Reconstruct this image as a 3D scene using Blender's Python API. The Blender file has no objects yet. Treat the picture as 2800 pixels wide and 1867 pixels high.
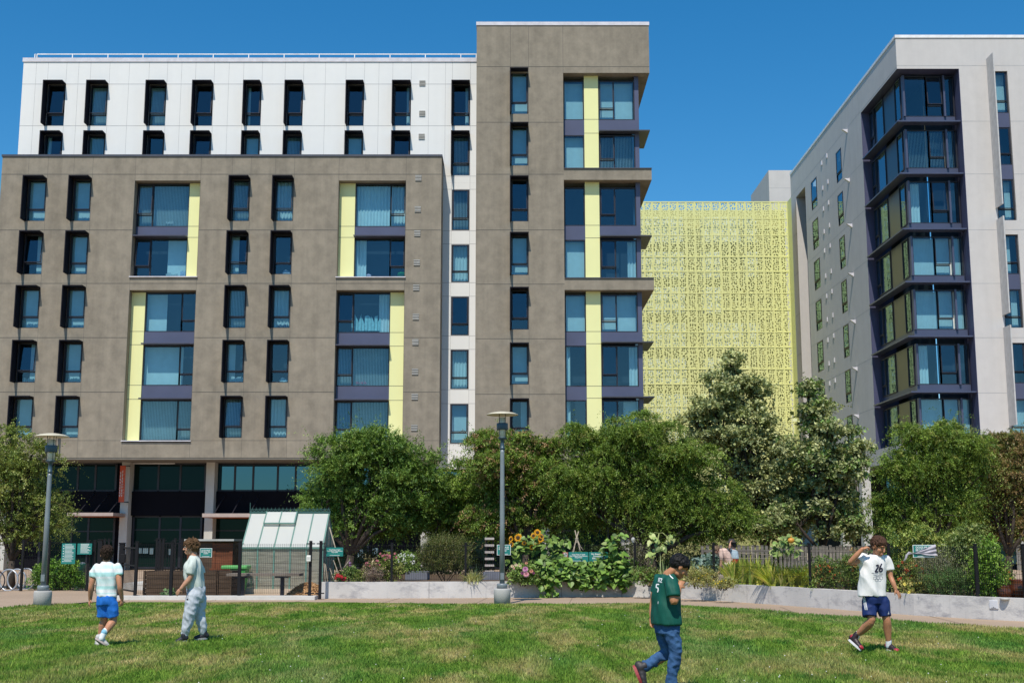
import bpy, bmesh, math, random
import numpy as np
from mathutils import Vector, Matrix, noise as mnoise
from mathutils.bvhtree import BVHTree
R = math.radians
random.seed(7)
rng = np.random.default_rng(7)
scene = bpy.context.scene
COL = scene.collection

# ------------------------------------------------------------------ camera
F, CX, CY, TH, EYE = 3400.0, 1400.0, 933.5, R(9.06), 1.6
cam = bpy.data.cameras.new('camera')
cam.sensor_width = 36.0
cam.lens = 36.0 * F / 2800.0
cam.clip_start, cam.clip_end = 0.1, 5000
cam_o = bpy.data.objects.new('camera', cam)
cam_o.location = (0, 0, EYE)
cam_o.rotation_euler = (math.pi / 2 + TH, 0, 0)
COL.objects.link(cam_o)
scene.camera = cam_o

# survey helpers: a sight line of the photograph meets a known plane
def ray(u, v):
    x = (u - CX) / F; y = (CY - v) / F
    return (x, math.cos(TH) - y * math.sin(TH), math.sin(TH) + y * math.cos(TH))
def atY(u, v, Y):
    d = ray(u, v); t = Y / d[1]
    return Vector((d[0] * t, Y, EYE + d[2] * t))
def atX(u, v, X):
    d = ray(u, v); t = X / d[0]
    return Vector((X, d[1] * t, EYE + d[2] * t))
def gnd(u, v, z=0.0):
    d = ray(u, v); t = (z - EYE) / d[2]
    return Vector((d[0] * t, d[1] * t, z))

# ------------------------------------------------------------------ light
SUN_EL, SUN_AZ = R(58.0), R(13.0)          # light travels into the picture and a little to the right
trav = Vector((math.cos(SUN_EL) * math.sin(SUN_AZ), math.cos(SUN_EL) * math.cos(SUN_AZ), -math.sin(SUN_EL)))
sl = bpy.data.lights.new('sun', 'SUN')
sl.energy = 4.3; sl.angle = R(0.53); sl.color = (1.0, 0.935, 0.82)
so = bpy.data.objects.new('sun', sl)
so.rotation_euler = trav.to_track_quat('-Z', 'Y').to_euler()
so.location = (-10, -30, 60)
COL.objects.link(so)

w = bpy.data.worlds.new('World'); scene.world = w; w.use_nodes = True
nt = w.node_tree; nt.nodes.clear()
sky = nt.nodes.new('ShaderNodeTexSky'); sky.sky_type = 'NISHITA'; sky.sun_disc = False
sky.sun_elevation = SUN_EL
sd = -trav
sky.sun_rotation = math.atan2(sd.x, sd.y)
sky.altitude = 0; sky.air_density = 1.0; sky.dust_density = 0.25; sky.ozone_density = 4.0
hs = nt.nodes.new('ShaderNodeHueSaturation'); hs.inputs['Saturation'].default_value = 1.36
hs.inputs['Hue'].default_value = 0.494; hs.inputs['Value'].default_value = 1.06
bg = nt.nodes.new('ShaderNodeBackground'); bg.inputs['Strength'].default_value = 0.12
wo = nt.nodes.new('ShaderNodeOutputWorld')
nt.links.new(sky.outputs[0], hs.inputs['Color'])
nt.links.new(hs.outputs[0], bg.inputs[0]); nt.links.new(bg.outputs[0], wo.inputs[0])
vs = scene.view_settings
vs.view_transform = 'Standard'; vs.look = 'None'; vs.exposure = 0.12; vs.gamma = 1.0
scene.cycles.max_bounces = 8
scene.cycles.transparent_max_bounces = 24
scene.cycles.use_denoising = True
scene.cycles.sample_clamp_indirect = 6.0

# ------------------------------------------------------------------ materials
class NT:
    def __init__(s, name):
        s.m = bpy.data.materials.new(name); s.m.use_nodes = True
        s.t = s.m.node_tree; s.t.nodes.clear()
        s.out = s.t.nodes.new('ShaderNodeOutputMaterial')
    def n(s, t, **kw):
        nd = s.t.nodes.new('ShaderNode' + t)
        for k, v in kw.items():
            if k in nd.inputs: nd.inputs[k].default_value = v
            else: setattr(nd, k, v)
        return nd
    def l(s, a, b): s.t.links.new(a, b)
    def coord(s, scale=(1, 1, 1), kind='Object', rot=(0, 0, 0)):
        tc = s.n('TexCoord'); mp = s.n('Mapping')
        mp.inputs['Scale'].default_value = scale; mp.inputs['Rotation'].default_value = rot
        s.l(tc.outputs[kind], mp.inputs[0]); return mp.outputs[0]
    def noise(s, co, scale, detail=4, rough=0.55, dist=0.0):
        nd = s.n('TexNoise'); s.l(co, nd.inputs['Vector'])
        nd.inputs['Scale'].default_value = scale; nd.inputs['Detail'].default_value = detail
        nd.inputs['Roughness'].default_value = rough; nd.inputs['Distortion'].default_value = dist
        return nd.outputs['Fac']
    def ramp(s, fac, stops):
        nd = s.n('ValToRGB'); s.l(fac, nd.inputs[0]); el = nd.color_ramp.elements
        while len(el) < len(stops): el.new(0.5)
        for e, (p, c) in zip(el, stops):
            e.position = p; e.color = (c[0], c[1], c[2], 1) if len(c) == 3 else c
        return nd.outputs[0]
    def mix(s, fac, a, b, mode='MIX'):
        nd = s.n('MixRGB', blend_type=mode)
        for i, x in ((0, fac), (1, a), (2, b)):
            if hasattr(x, 'links'): s.l(x, nd.inputs[i])
            elif i == 0: nd.inputs[0].default_value = x
            else: nd.inputs[i].default_value = (x[0], x[1], x[2], 1)
        return nd.outputs[0]
    def principled(s, col, rough=0.7, metal=0.0, bump=None, bstr=0.2, bdist=0.01, spec=0.5, **kw):
        p = s.n('BsdfPrincipled')
        if hasattr(col, 'links'): s.l(col, p.inputs['Base Color'])
        else: p.inputs['Base Color'].default_value = (col[0], col[1], col[2], 1)
        if hasattr(rough, 'links'): s.l(rough, p.inputs['Roughness'])
        else: p.inputs['Roughness'].default_value = rough
        p.inputs['Metallic'].default_value = metal
        p.inputs['Specular IOR Level'].default_value = spec
        if bump is not None:
            b = s.n('Bump'); b.inputs['Strength'].default_value = bstr; b.inputs['Distance'].default_value = bdist
            s.l(bump, b.inputs['Height']); s.l(b.outputs[0], p.inputs['Normal'])
        s.l(p.outputs[0], s.out.inputs[0]); return p

def dim(c, k): return (c[0] * k, c[1] * k, c[2] * k)

def plain(name, col, rough=0.6, metal=0.0, var=0.12, scale=3.0, spec=0.5):
    t = NT(name); co = t.coord()
    f = t.noise(co, scale, 5)
    c = t.ramp(f, [(0.3, dim(col, 1 - var)), (0.7, dim(col, 1 + var))])
    f2 = t.noise(co, scale * 14, 3)
    t.principled(c, rough, metal, f2, 0.08, 0.005, spec)
    return t.m

def concrete(name, col, var=0.16, blot=0.35, streak=0.12, rough=0.85, warm=None):
    t = NT(name); co = t.coord()
    big = t.noise(co, blot, 6, 0.62, 0.4)
    c = t.ramp(big, [(0.28, dim(col, 1 - var)), (0.5, col), (0.72, dim(col, 1 + var))])
    med = t.noise(co, 1.7, 7, 0.66)
    c = t.mix(0.62, c, t.ramp(med, [(0.33, dim(col, 1 - var * 1.1)), (0.67, dim(warm or col, 1 + var * .8))]))
    st = t.noise(t.coord((2.2, 2.2, 0.12)), 1.0, 5, 0.6)
    c = t.mix(streak, c, t.ramp(st, [(0.35, dim(col, 0.6)), (0.6, dim(col, 1.25))]))
    fine = t.noise(co, 26, 4)
    t.principled(c, rough, 0, fine, 0.25, 0.01, 0.3)
    return t.m

M = {}
M['dark_wall'] = concrete('taupe_stucco', (0.248, 0.216, 0.170), 0.24, 0.38, 0.22, warm=(0.29, 0.25, 0.195))
M['white_wall'] = concrete('white_panel', (0.76, 0.755, 0.74), 0.02, 0.3, 0.03)
M['grey_wall'] = concrete('pale_grey_stucco', (0.55, 0.525, 0.51), 0.06, 0.35, 0.07)
M['fin_grey'] = plain('fin_metal', (0.50, 0.49, 0.48), 0.5)
M['joint'] = plain('joint_shadow_gap', (0.09, 0.085, 0.075), 0.9)
M['joint_light'] = plain('light_joint', (0.38, 0.38, 0.385), 0.9)
M['cap'] = plain('parapet_cap', (0.62, 0.60, 0.64), 0.45, 0.0)
M['cap_dark'] = plain('dark_flashing', (0.05, 0.055, 0.075), 0.5)
M['frame'] = plain('dark_window_metal', (0.022, 0.022, 0.032), 0.45, 0.2)
M['frame_mid'] = plain('purple_grey_frame', (0.07, 0.07, 0.10), 0.45, 0.2)
M['hood'] = plain('black_window_hood', (0.008, 0.008, 0.015), 0.7, 0, .1, 3, .2)
M['spandrel'] = plain('blue_grey_spandrel', (0.082, 0.090, 0.152), 0.42, 0.1, 0.08, 0.8)
M['yellow'] = plain('pale_yellow_panel', (0.80, 0.79, 0.38), 0.5, 0, 0.02, 0.8)
M['screen'] = None
M['inside'] = plain('unlit_room_board', (0.035, 0.045, 0.06), 0.95)  # lack of light indoors painted as a dark colour
M['blind'] = plain('white_blind', (0.84, 0.86, 0.82), 0.8, 0, 0.05)
M['soffit'] = plain('grey_soffit', (0.17, 0.155, 0.13), 0.9)
M['white_metal'] = plain('white_rail', (0.80, 0.80, 0.80), 0.4)
M['podium'] = plain('black_cladding', (0.005, 0.005, 0.009), 0.8, 0, .1, 3, .12)
M['column'] = concrete('podium_column_concrete', (0.52, 0.50, 0.46), 0.10, 0.8, 0.1)
M['vent'] = plain('vent_metal', (0.42, 0.41, 0.38), 0.5)
M['vent_dark'] = plain('vent_slot', (0.03, 0.03, 0.03), 0.8)

def facing_fac(t, base, gain):
    lw = t.n('LayerWeight'); lw.inputs[0].default_value = 0.5
    pw = t.n('Math', operation='POWER'); t.l(lw.outputs['Facing'], pw.inputs[0]); pw.inputs[1].default_value = 4.0
    mm = t.n('Math', operation='MULTIPLY_ADD'); t.l(pw.outputs[0], mm.inputs[0])
    mm.inputs[1].default_value = gain; mm.inputs[2].default_value = base; return mm
def glass_mat(name, tint, base=0.10, gain=0.8, refl=(1, 1, 1)):
    t = NT(name)
    tr = t.n('BsdfTransparent'); tr.inputs[0].default_value = (*tint, 1)
    gl = t.n('BsdfGlossy'); gl.inputs[0].default_value = (*refl, 1); gl.inputs['Roughness'].default_value = 0.0
    mm = facing_fac(t, base, gain)
    mx = t.n('MixShader'); t.l(mm.outputs[0], mx.inputs[0]); t.l(tr.outputs[0], mx.inputs[1]); t.l(gl.outputs[0], mx.inputs[2])
    t.l(mx.outputs[0], t.out.inputs[0]); return t.m
M['glass'] = glass_mat('tinted_window_glass', (0.50, 0.71, 0.79), 0.09, 0.8, (0.62, 0.92, 1.05))
M['shop_glass'] = glass_mat('storefront_glass', (0.20, 0.30, 0.32), 0.10, 0.9)

# ------------------------------------------------------------------ object helpers
WM = {}
def thing(name, label, cat, loc=(0, 0, 0), group=None):
    o = bpy.data.objects.new(name, None); COL.objects.link(o)
    o.empty_display_size = 0.3
    o.location = loc; o['label'] = label; o['category'] = cat
    if group: o['group'] = group
    WM[o.name] = Matrix.Translation(Vector(loc))
    return o
def tag(o, label, cat, group=None):
    o['label'] = label; o['category'] = cat
    if group: o['group'] = group
    return o
def adopt(o, parent):
    if parent is not None:
        o.parent = parent
        if parent.name in WM: o.matrix_parent_inverse = WM[parent.name].inverted()
    return o
def obj(name, me, parent=None):
    o = bpy.data.objects.new(name, me); COL.objects.link(o)
    return adopt(o, parent)
def copy_tree(o, parent=None):
    c = o.copy(); COL.objects.link(c)
    if parent is not None: c.parent = parent
    for ch in list(o.children): copy_tree(ch, c)
    return c

class MB:
    def __init__(s): s.v = []; s.f = []; s.m = []; s.smooth = []
    def add(s, vs, fs, mi=0, sm=False):
        b = len(s.v); s.v += [tuple(p) for p in vs]
        for f in fs:
            s.f.append(tuple(b + i for i in f)); s.m.append(mi); s.smooth.append(sm)
        return s
    def quad(s, a, b, c, d, mi=0): return s.add([a, b, c, d], [(0, 1, 2, 3)], mi)
    def box(s, x0, x1, y0, y1, z0, z1, mi=0, mat=None):
        vs = [(x0, y0, z0), (x1, y0, z0), (x1, y1, z0), (x0, y1, z0), (x0, y0, z1), (x1, y0, z1), (x1, y1, z1), (x0, y1, z1)]
        if mat is not None: vs = [mat @ Vector(p) for p in vs]
        return s.add(vs, [(3, 2, 1, 0), (4, 5, 6, 7), (0, 1, 5, 4), (1, 2, 6, 5), (2, 3, 7, 6), (3, 0, 4, 7)], mi)
    def bar(s, a, b, wx, wy, mi=0, up=(0, 0, 1)):
        a = Vector(a); b = Vector(b); d = (b - a); L = d.length; d.normalize()
        u = Vector(up)
        if abs(d.dot(u)) > .98: u = Vector((0, 1, 0))
        x = d.cross(u).normalized(); y = x.cross(d).normalized()
        m = Matrix(((x.x, y.x, d.x, a.x), (x.y, y.y, d.y, a.y), (x.z, y.z, d.z, a.z), (0, 0, 0, 1)))
        return s.box(-wx / 2, wx / 2, -wy / 2, wy / 2, 0, L, mi, m)
    def tube(s, pts, rad, n=8, mi=0, cap=True, sm=True):
        pts = [Vector(p) for p in pts]
        if not hasattr(rad, '__len__'): rad = [rad] * len(pts)
        vs = []; prev = None
        for i, p in enumerate(pts):
            d = (pts[min(i + 1, len(pts) - 1)] - pts[max(i - 1, 0)])
            if d.length < 1e-9: d = Vector((0, 0, 1))
            d.normalize()
            if prev is None:
                r = d.orthogonal().normalized()
            else:
                r = (prev - d * prev.dot(d))
                r = r.normalized() if r.length > 1e-6 else d.orthogonal().normalized()
            prev = r; q = d.cross(r)
            for k in range(n):
                a = 2 * math.pi * k / n
                vs.append(p + (r * math.cos(a) + q * math.sin(a)) * rad[i])
        fs = []
        for i in range(len(pts) - 1):
            for k in range(n):
                fs.append((i * n + k, i * n + (k + 1) % n, (i + 1) * n + (k + 1) % n, (i + 1) * n + k))
        if cap:
            fs.append(tuple(range(n - 1, -1, -1))); fs.append(tuple((len(pts) - 1) * n + k for k in range(n)))
        return s.add(vs, fs, mi, sm)
    def lathe(s, prof, c=(0, 0, 0), n=24, mi=0, sm=True):
        vs = []; cx, cy, cz = c
        for (r, z) in prof:
            for k in range(n):
                a = 2 * math.pi * k / n
                vs.append((cx + r * math.cos(a), cy + r * math.sin(a), cz + z))
        fs = []
        for i in range(len(prof) - 1):
            for k in range(n):
                fs.append((i * n + k, i * n + (k + 1) % n, (i + 1) * n + (k + 1) % n, (i + 1) * n + k))
        if prof[0][0] > 1e-6: fs.append(tuple(range(n - 1, -1, -1)))
        if prof[-1][0] > 1e-6: fs.append(tuple((len(prof) - 1) * n + k for k in range(n)))
        return s.add(vs, fs, mi, sm)
    def ball(s, c, r, n=10, mi=0):
        rx, ry, rz = (r, r, r) if not hasattr(r, '__len__') else r
        vs = []; fs = []; m = n // 2 + 1
        for i in range(m + 1):
            t = math.pi * i / m
            for k in range(n):
                a = 2 * math.pi * k / n
                vs.append((c[0] + rx * math.sin(t) * math.cos(a), c[1] + ry * math.sin(t) * math.sin(a), c[2] + rz * math.cos(t)))
        for i in range(m):
            for k in range(n):
                fs.append((i * n + k, (i + 1) * n + k, (i + 1) * n + (k + 1) % n, i * n + (k + 1) % n))
        return s.add(vs, fs, mi, True)
    def mesh(s, name, mats):
        me = bpy.data.meshes.new(name); me.from_pydata(s.v, [], s.f)
        if not isinstance(mats, (list, tuple)): mats = [mats]
        for m in mats: me.materials.append(m)
        me.polygons.foreach_set('material_index', s.m)
        me.polygons.foreach_set('use_smooth', s.smooth)
        me.update(); return me
    def build(s, name, mats, parent=None): return obj(name, s.mesh(name, mats), parent)

def bevel(o, wd=0.01, seg=2):
    b = o.modifiers.new('bevel', 'BEVEL'); b.width = wd; b.segments = seg; b.limit_method = 'ANGLE'; return o

_fc = {}
def text_obj(body, size, origin, mat, parent, name='lettering', rot=None, align='CENTER', spacing=1.0, shear=0.0, line=0.95, bold=0.0, surf=None, xdir=None, fit=None):
    """flat lettering standing in the XZ plane, facing -Y"""
    cu = bpy.data.curves.new('t', 'FONT'); cu.body = body; cu.size = size; cu.align_x = align; cu.align_y = 'CENTER'
    cu.space_character = spacing; cu.shear = shear; cu.space_line = line; cu.offset = bold; cu.resolution_u = 3
    to = bpy.data.objects.new('t', cu); COL.objects.link(to)
    bpy.context.view_layer.update()
    me = bpy.data.meshes.new_from_object(to.evaluated_get(bpy.context.evaluated_depsgraph_get()))
    bpy.data.objects.remove(to)
    if fit:
        xs = [v.co.x for v in me.vertices]; ys = [v.co.y for v in me.vertices]; k = min(fit[0] / (max(xs) - min(xs)), fit[1] / (max(ys) - min(ys)))
        cy = (max(ys) + min(ys)) / 2
        for v in me.vertices: v.co.x *= k; v.co.y = (v.co.y - cy) * k
    mt = Matrix.Translation(Vector(origin)) @ (rot or Matrix()) @ Matrix.Rotation(math.pi / 2, 4, 'X')
    me.transform(mt); me.materials.clear(); me.materials.append(mat); me.name = name
    return obj(name, me, parent)

def grid_wall(mb, a0, a1, b0, b1, holes, fn, depth, mi=0, mi_rev=None):
    """wall sheet with openings; fn(a, b, c) -> world, c measured inward"""
    mi_rev = mi if mi_rev is None else mi_rev
    A = sorted({a0, a1, *[h[0] for h in holes], *[h[1] for h in holes]})
    B = sorted({b0, b1, *[h[2] for h in holes], *[h[3] for h in holes]})
    A = [a for a in A if a0 <= a <= a1]; B = [b for b in B if b0 <= b <= b1]
    def hole(a, b): return any(h[0] < a < h[1] and h[2] < b < h[3] for h in holes)
    for i in range(len(A) - 1):
        for j in range(len(B) - 1):
            if not hole((A[i] + A[i + 1]) / 2, (B[j] + B[j + 1]) / 2):
                mb.quad(fn(A[i], B[j], 0), fn(A[i + 1], B[j], 0), fn(A[i + 1], B[j + 1], 0), fn(A[i], B[j + 1], 0), mi)
    for h in holes:
        x0, x1, z0, z1 = h[:4]; d = h[4] if len(h) > 4 else depth
        mb.quad(fn(x0, z0, 0), fn(x0, z1, 0), fn(x0, z1, d), fn(x0, z0, d), mi_rev)
        mb.quad(fn(x1, z0, 0), fn(x1, z0, d), fn(x1, z1, d), fn(x1, z1, 0), mi_rev)
        mb.quad(fn(x0, z1, 0), fn(x1, z1, 0), fn(x1, z1, d), fn(x0, z1, d), mi_rev)
        mb.quad(fn(x0, z0, 0), fn(x0, z0, d), fn(x1, z0, d), fn(x1, z0, 0), mi_rev)
    return mb

# ------------------------------------------------------------------ windows
_wc = {}
def lights_of(style, w, h):
    """panes as (x0, x1, z0, z1, opens)"""
    tz = 0.27 * h
    if style == 'slim': return [(0, w, 0, tz, 0), (0, w, tz, h, 1)]
    if style == 'plain': return [(0, w, 0, h, 0)]
    cw = 0.30 * w
    if style == 'case_left': return [(0, cw, 0, tz, 0), (0, cw, tz, h, 1), (cw, w, 0, h, 0)]
    if style == 'case_right': return [(w - cw, w, 0, tz, 0), (w - cw, w, tz, h, 1), (0, w - cw, 0, h, 0)]
    if style == 'case_wide': cw = 0.42 * w; return [(0, cw, 0, tz, 0), (0, cw, tz, h, 1), (cw, w, 0, h, 0)]
    if style == 'triple':
        a, b, c = 0.44 * w, 0.74 * w, 0.80 * w
        return [(0, a, 0, h, 0), (a, b, 0, tz, 0), (a, b, tz, h, 1), (c, w, 0, h, 0)]
def win_meshes(style, w, h, tilt, blind, rec):
    key = (style, round(w, 2), round(h, 2), tilt, blind, round(rec, 2))
    if key in _wc: return _wc[key]
    L = lights_of(style, w, h); t = 0.055
    fr = MB(); gl = MB(); bl = MB()
    fr.box(0, t, rec - .05, rec + .07, 0, h); fr.box(w - t, w, rec - .05, rec + .07, 0, h)
    fr.box(t, w - t, rec - .05, rec + .07, 0, t); fr.box(t, w - t, rec - .05, rec + .07, h - t, h)
    for (x0, x1, z0, z1, op) in L:
        if x0 > 0.01: fr.box(x0 - .035, x0 + .035, rec - .048, rec + .06, t, h - t)
        if op: fr.box(max(x0, t) + (.036 if x0 > .01 else .001), min(x1, w - t) - .036, rec - .047, rec + .06, z0 - .03, z0 + .03)
        a0, a1 = max(x0, t) + .012, min(x1, w - t) - .012; c0, c1 = z0 + .04, z1 - .04
        if op:
            out = tilt * (c1 - c0); g = 0.05
            # opening sash hinged at its head, its own slim frame
            def P(x, z, o=0): return (x, rec - .055 - out * (c1 - z) / (c1 - c0) - o, z)
            for (p, q) in ((P(a0 + .02, c0), P(a0 + .02, c1)), (P(a1 - .02, c0), P(a1 - .02, c1)), (P(a0, c0 + .02), P(a1, c0 + .02)), (P(a0, c1 - .02), P(a1, c1 - .02))):
                fr.bar(p, q, .045, .045)
            gl.quad(P(a0 + .03, c0 + .03), P(a1 - .03, c0 + .03), P(a1 - .03, c1 - .03), P(a0 + .03, c1 - .03))
        else:
            gl.quad((a0, rec, c0), (a1, rec, c0), (a1, rec, c1), (a0, rec, c1))
    if blind != 'none':
        kind, lo, hi = {'full': ('f', 0, 1), 'open': ('o', 0, 1), 'left': ('f', 0, .38), 'right': ('f', .62, 1), 'wide': ('f', 0, .75), 'slit': ('c', 0, .22), 'slitr': ('c', .8, 1), 'cur': ('c', 0, 1)}[blind]
        ang = {'f': R(14), 'o': R(58), 'c': R(30)}[kind]; sw = 0.09 if kind != 'c' else 0.11
        x = lo * (w - .12) + .06; end = hi * (w - .12) + .06; k = 0
        while x < end:
            a = ang if kind != 'c' else (R(35) if k % 2 else -R(35))
            dx, dy = sw / 2 * math.cos(a), sw / 2 * math.sin(a)
            zb = .05 + random.uniform(0, .02)
            bl.quad((x - dx, rec + .29 - dy, zb), (x + dx, rec + .29 + dy, zb), (x + dx, rec + .29 + dy, h - .05), (x - dx, rec + .29 - dy, h - .05))
            x += sw * (.92 if kind != 'c' else .8); k += 1
    r = (fr.mesh('window', M['frame']), gl.mesh('pane', M['glass']), bl.mesh('blind', M['blind']) if bl.f else None)
    _wc[key] = r; return r
def place(name, me, parent, loc, rz=0):
    o = bpy.data.objects.new(name, me); COL.objects.link(o)
    o.location = loc; o.rotation_euler = (0, 0, rz); adopt(o, parent); return o
_hc = {}
def hood_mesh(w, h, p):
    key = (round(w, 2), round(h, 2), round(p, 2))
    if key in _hc: return _hc[key]
    m = MB(); t = 0.05
    m.box(-t, 0, -p, .1, -.02, h + t)              # left fin
    m.box(0.001, w, -p, .1, h, h + t)                 # head plate
    _hc[key] = m.mesh('hood', M['hood']); return _hc[key]
def win(parent, x, y, z, w, h, style='slim', blind='full', tilt=0.0, rec=0.16, hood=0.0, rz=0):
    fr, gl, bl = win_meshes(style, w, h, tilt, blind, rec)
    o = place('window', fr, parent, (x, y, z), rz)
    for nm, me in (('pane', gl), ('blind', bl), ('hood', hood_mesh(w, h, hood) if hood else None)):
        if me:
            c = bpy.data.objects.new(nm, me); COL.objects.link(c); c.parent = o
    return o
BL = ['full', 'full', 'open', 'cur', 'full', 'open', 'right', 'wide', 'left', 'none', 'full', 'slit']
def rb(i): return BL[i % len(BL)]
# ================================================================== BUILDINGS
def mirror_glass(name, base=0.0, gain=0.9, col=(0.002, 0.004, 0.006)):
    t = NT(name); df = t.n('BsdfDiffuse'); df.inputs[0].default_value = (*col, 1)
    gl = t.n('BsdfGlossy'); gl.inputs['Roughness'].default_value = 0.01
    gl.inputs[0].default_value = (.30, .80, 1.1, 1)
    mm = facing_fac(t, base + .04, gain)
    mx = t.n('MixShader'); t.l(mm.outputs[0], mx.inputs[0]); t.l(df.outputs[0], mx.inputs[1]); t.l(gl.outputs[0], mx.inputs[2])
    t.l(mx.outputs[0], t.out.inputs[0]); return t.m
M['dark_glass'] = mirror_glass('dark_storefront_glass', 0.10)
M['door_glass'] = mirror_glass('green_shop_glass', -0.03, 0.6, (0.006, 0.016, 0.013))

def hjoint(mb, a0, a1, b, fn, holes, mi, t=0.014, out=-0.003):
    cuts = sorted([(h[0], h[1]) for h in holes if h[2] < b < h[3] and h[1] > a0 and h[0] < a1])
    x = a0
    for (c0, c1) in cuts + [(a1, a1)]:
        if c0 > x + .02: mb.quad(fn(x, b - t, out), fn(c0, b - t, out), fn(c0, b + t, out), fn(x, b + t, out), mi)
        x = max(x, c1)
def vjoint(mb, a, b0, b1, fn, holes, mi, t=0.011, out=-0.0025):
    cuts = sorted([(h[2], h[3]) for h in holes if h[0] < a < h[1] and h[3] > b0 and h[2] < b1])
    z = b0
    for (c0, c1) in cuts + [(b1, b1)]:
        if c0 > z + .02: mb.quad(fn(a - t, z, out), fn(a + t, z, out), fn(a + t, c0, out), fn(a - t, c0, out), mi)
        z = max(z, c1)
def face(Y): return lambda a, b, c: (a, Y + c, b)

YD, YW, YT, YG = 66.0, 67.65, 65.9, 69.2      # taupe block, white block, tower, podium glazing
zD = lambda v: atY(1400, v, YD).z
xD = lambda u, v: atY(u, v, YD).x
zW = lambda v: atY(1400, v, YW).z
xW = lambda u, v: atY(u, v, YW).x
zT = lambda v: atY(1400, v, YT).z
xT = lambda u, v: atY(u, v, YT).x

apt = thing('apartment_building', 'long apartment building of taupe, white and yellow panels with a tall corner tower', 'building', (-8, 66, 0))
DX0, DX1, DZ0, DZ1 = -28.04, -3.87, 5.9, 22.41
WX0, WZ1 = -27.9, 28.54
TX0, TX1, TZ1 = -1.97, 7.64, 29.99

# --- taupe block
fD = face(YD)
cols = [(xD(69, 604), xD(121.5, 604)), (xD(194, 604), xD(245, 604)), (xD(630, 604), xD(680.7, 604)), (xD(749, 604), xD(800.4, 604))]
rows = [(zD(604.6), zD(490)), (zD(750), zD(640)), (zD(896.6), zD(787.5)), (zD(1045.7), zD(936)), (zD(1196.7), zD(1087.4))]
bayA = (xD(356, 758), xD(537.7, 758)); bayB = (xD(920.4, 757), xD(1106.6, 757))
up = (zD(758), zD(494)); lo = (zD(1209), zD(793))
smallD = [(c[0], c[1], r[0], r[1]) for c in cols for r in rows]
big = [(b[0], b[1], s[0], s[1], 0.75) for b in (bayA, bayB) for s in (up, lo)]
mb = MB(); holes = smallD + big
grid_wall(mb, DX0, DX1, DZ0, DZ1, holes, fD, 0.3, 0)
mb.quad((DX1, YD, DZ0), (DX1, YW, DZ0), (DX1, YW, DZ1), (DX1, YD, DZ1), 0)
mb.quad((DX0, YD, DZ0), (DX0, YD, DZ1), (DX0, YW, DZ1), (DX0, YW, DZ0), 0)
mb.quad((DX0, YD, DZ1 - .02), (DX1, YD, DZ1 - .02), (DX1, YW, DZ1 - .02), (DX0, YW, DZ1 - .02), 0)
jz = [zD(477), zD(629.3), zD(775), zD(923), zD(1071.6), zD(1204)]
for i, z in enumerate(jz): hjoint(mb, DX0, DX1, z, fD, holes, 1, 0.016 if i < 5 else .009)
for c in cols:
    vjoint(mb, c[1] + .02, DZ0, DZ1, fD, holes, 1, .006); vjoint(mb, c[0] + .0, jz[0], DZ1, fD, holes, 1, .006)
for b in (bayA, bayB):
    vjoint(mb, b[0], DZ0, DZ1, fD, holes, 1, .007); vjoint(mb, b[1], DZ0, DZ1, fD, holes, 1, .007)
mb.build('wall', [M['dark_wall'], M['joint']], apt)
MB().box(DX0 - .04, DX1 + .04, YD - .05, YW - .01, DZ1, DZ1 + .12).build('parapet_cap', M['cap_dark'], apt)
MB().box(DX0, DX1, YD + .02, YG + 2, DZ0 - .1, DZ0 - .004).build('soffit', M['soffit'], apt)
n = 0
tl = {(0, 1), (2, 0), (2, 1), (3, 0), (2, 4), (0, 3)}
for ci, c in enumerate(cols):
    for ri, r in enumerate(rows):
        win(apt, c[0], YD, r[0], c[1] - c[0], r[1] - r[0], 'slim', rb(n * 5 + ri), 0.10 if (ci, ri) in tl else 0.0, 0.18, 0.62); n += 1

def accent(x0, x1, z0, z1, Y, joints=()):
    m = MB(); m.box(x0, x1, Y, Y + .12, z0, z1, 0)
    for z in joints: m.quad((x0, Y - .003, z - .012), (x1, Y - .003, z - .012), (x1, Y - .003, z + .012), (x0, Y - .003, z + .012), 1)
    return m.build('accent_panel', [M['yellow'], M['joint']], apt)
def bay(x0, x1, zs, Y, rec, yel, casement, blinds, tilt, yw=.80):
    """zs: list of (z0, z1) glass bands from the top down, spandrels between them"""
    zt = zs[0][1]; zb = zs[-1][0]
    if yel == 'right': g0, g1, a0, a1 = x0 + .02, x1 - yw, x1 - yw, x1
    else: g0, g1, a0, a1 = x0 + yw, x1 - .02, x0, x0 + yw
    js = []
    for k, (b0, b1) in enumerate(zs):
        win(apt, g0, Y, b0, g1 - g0, b1 - b0, casement, blinds[k], tilt[k], rec)
        if k < len(zs) - 1:
            nz = zs[k + 1][1]
            m = MB(); m.box(g0, g1, Y + rec - .06, Y + rec + .1, nz + .06, b0)
            m.build('spandrel', M['spandrel'], apt)
            MB().box(g0, g1, Y + .0, Y + rec + .05, nz, nz + .06).build('sun_shade', M['frame_mid'], apt)
            js += [b0 + .02, nz + .03]
    accent(a0, a1, zb - .02, zt, Y + rec - .12, js)
    MB().box(x0 - .05, x1 + .05, Y - .09, Y + rec, zb - .07, zb - .02).build('sill', M['cap'], apt)
zz = lambda *p: [(zD(b), zD(a)) for a, b in p]
bay(*bayA, zz((495, 614), (645, 755)), YD, 0.6, 'right', 'case_left', ['open', 'right'], [.09, .09], .70)
bay(*bayA, zz((795, 903), (940, 1051), (1090, 1203)), YD, 0.6, 'left', 'case_right', ['left', 'wide', 'open'], [0, 0, 0], .74)
bay(*bayB, zz((495, 614), (645, 756)), YD, 0.6, 'left', 'case_right', ['cur', 'slit'], [.06, .06], .86)
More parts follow.
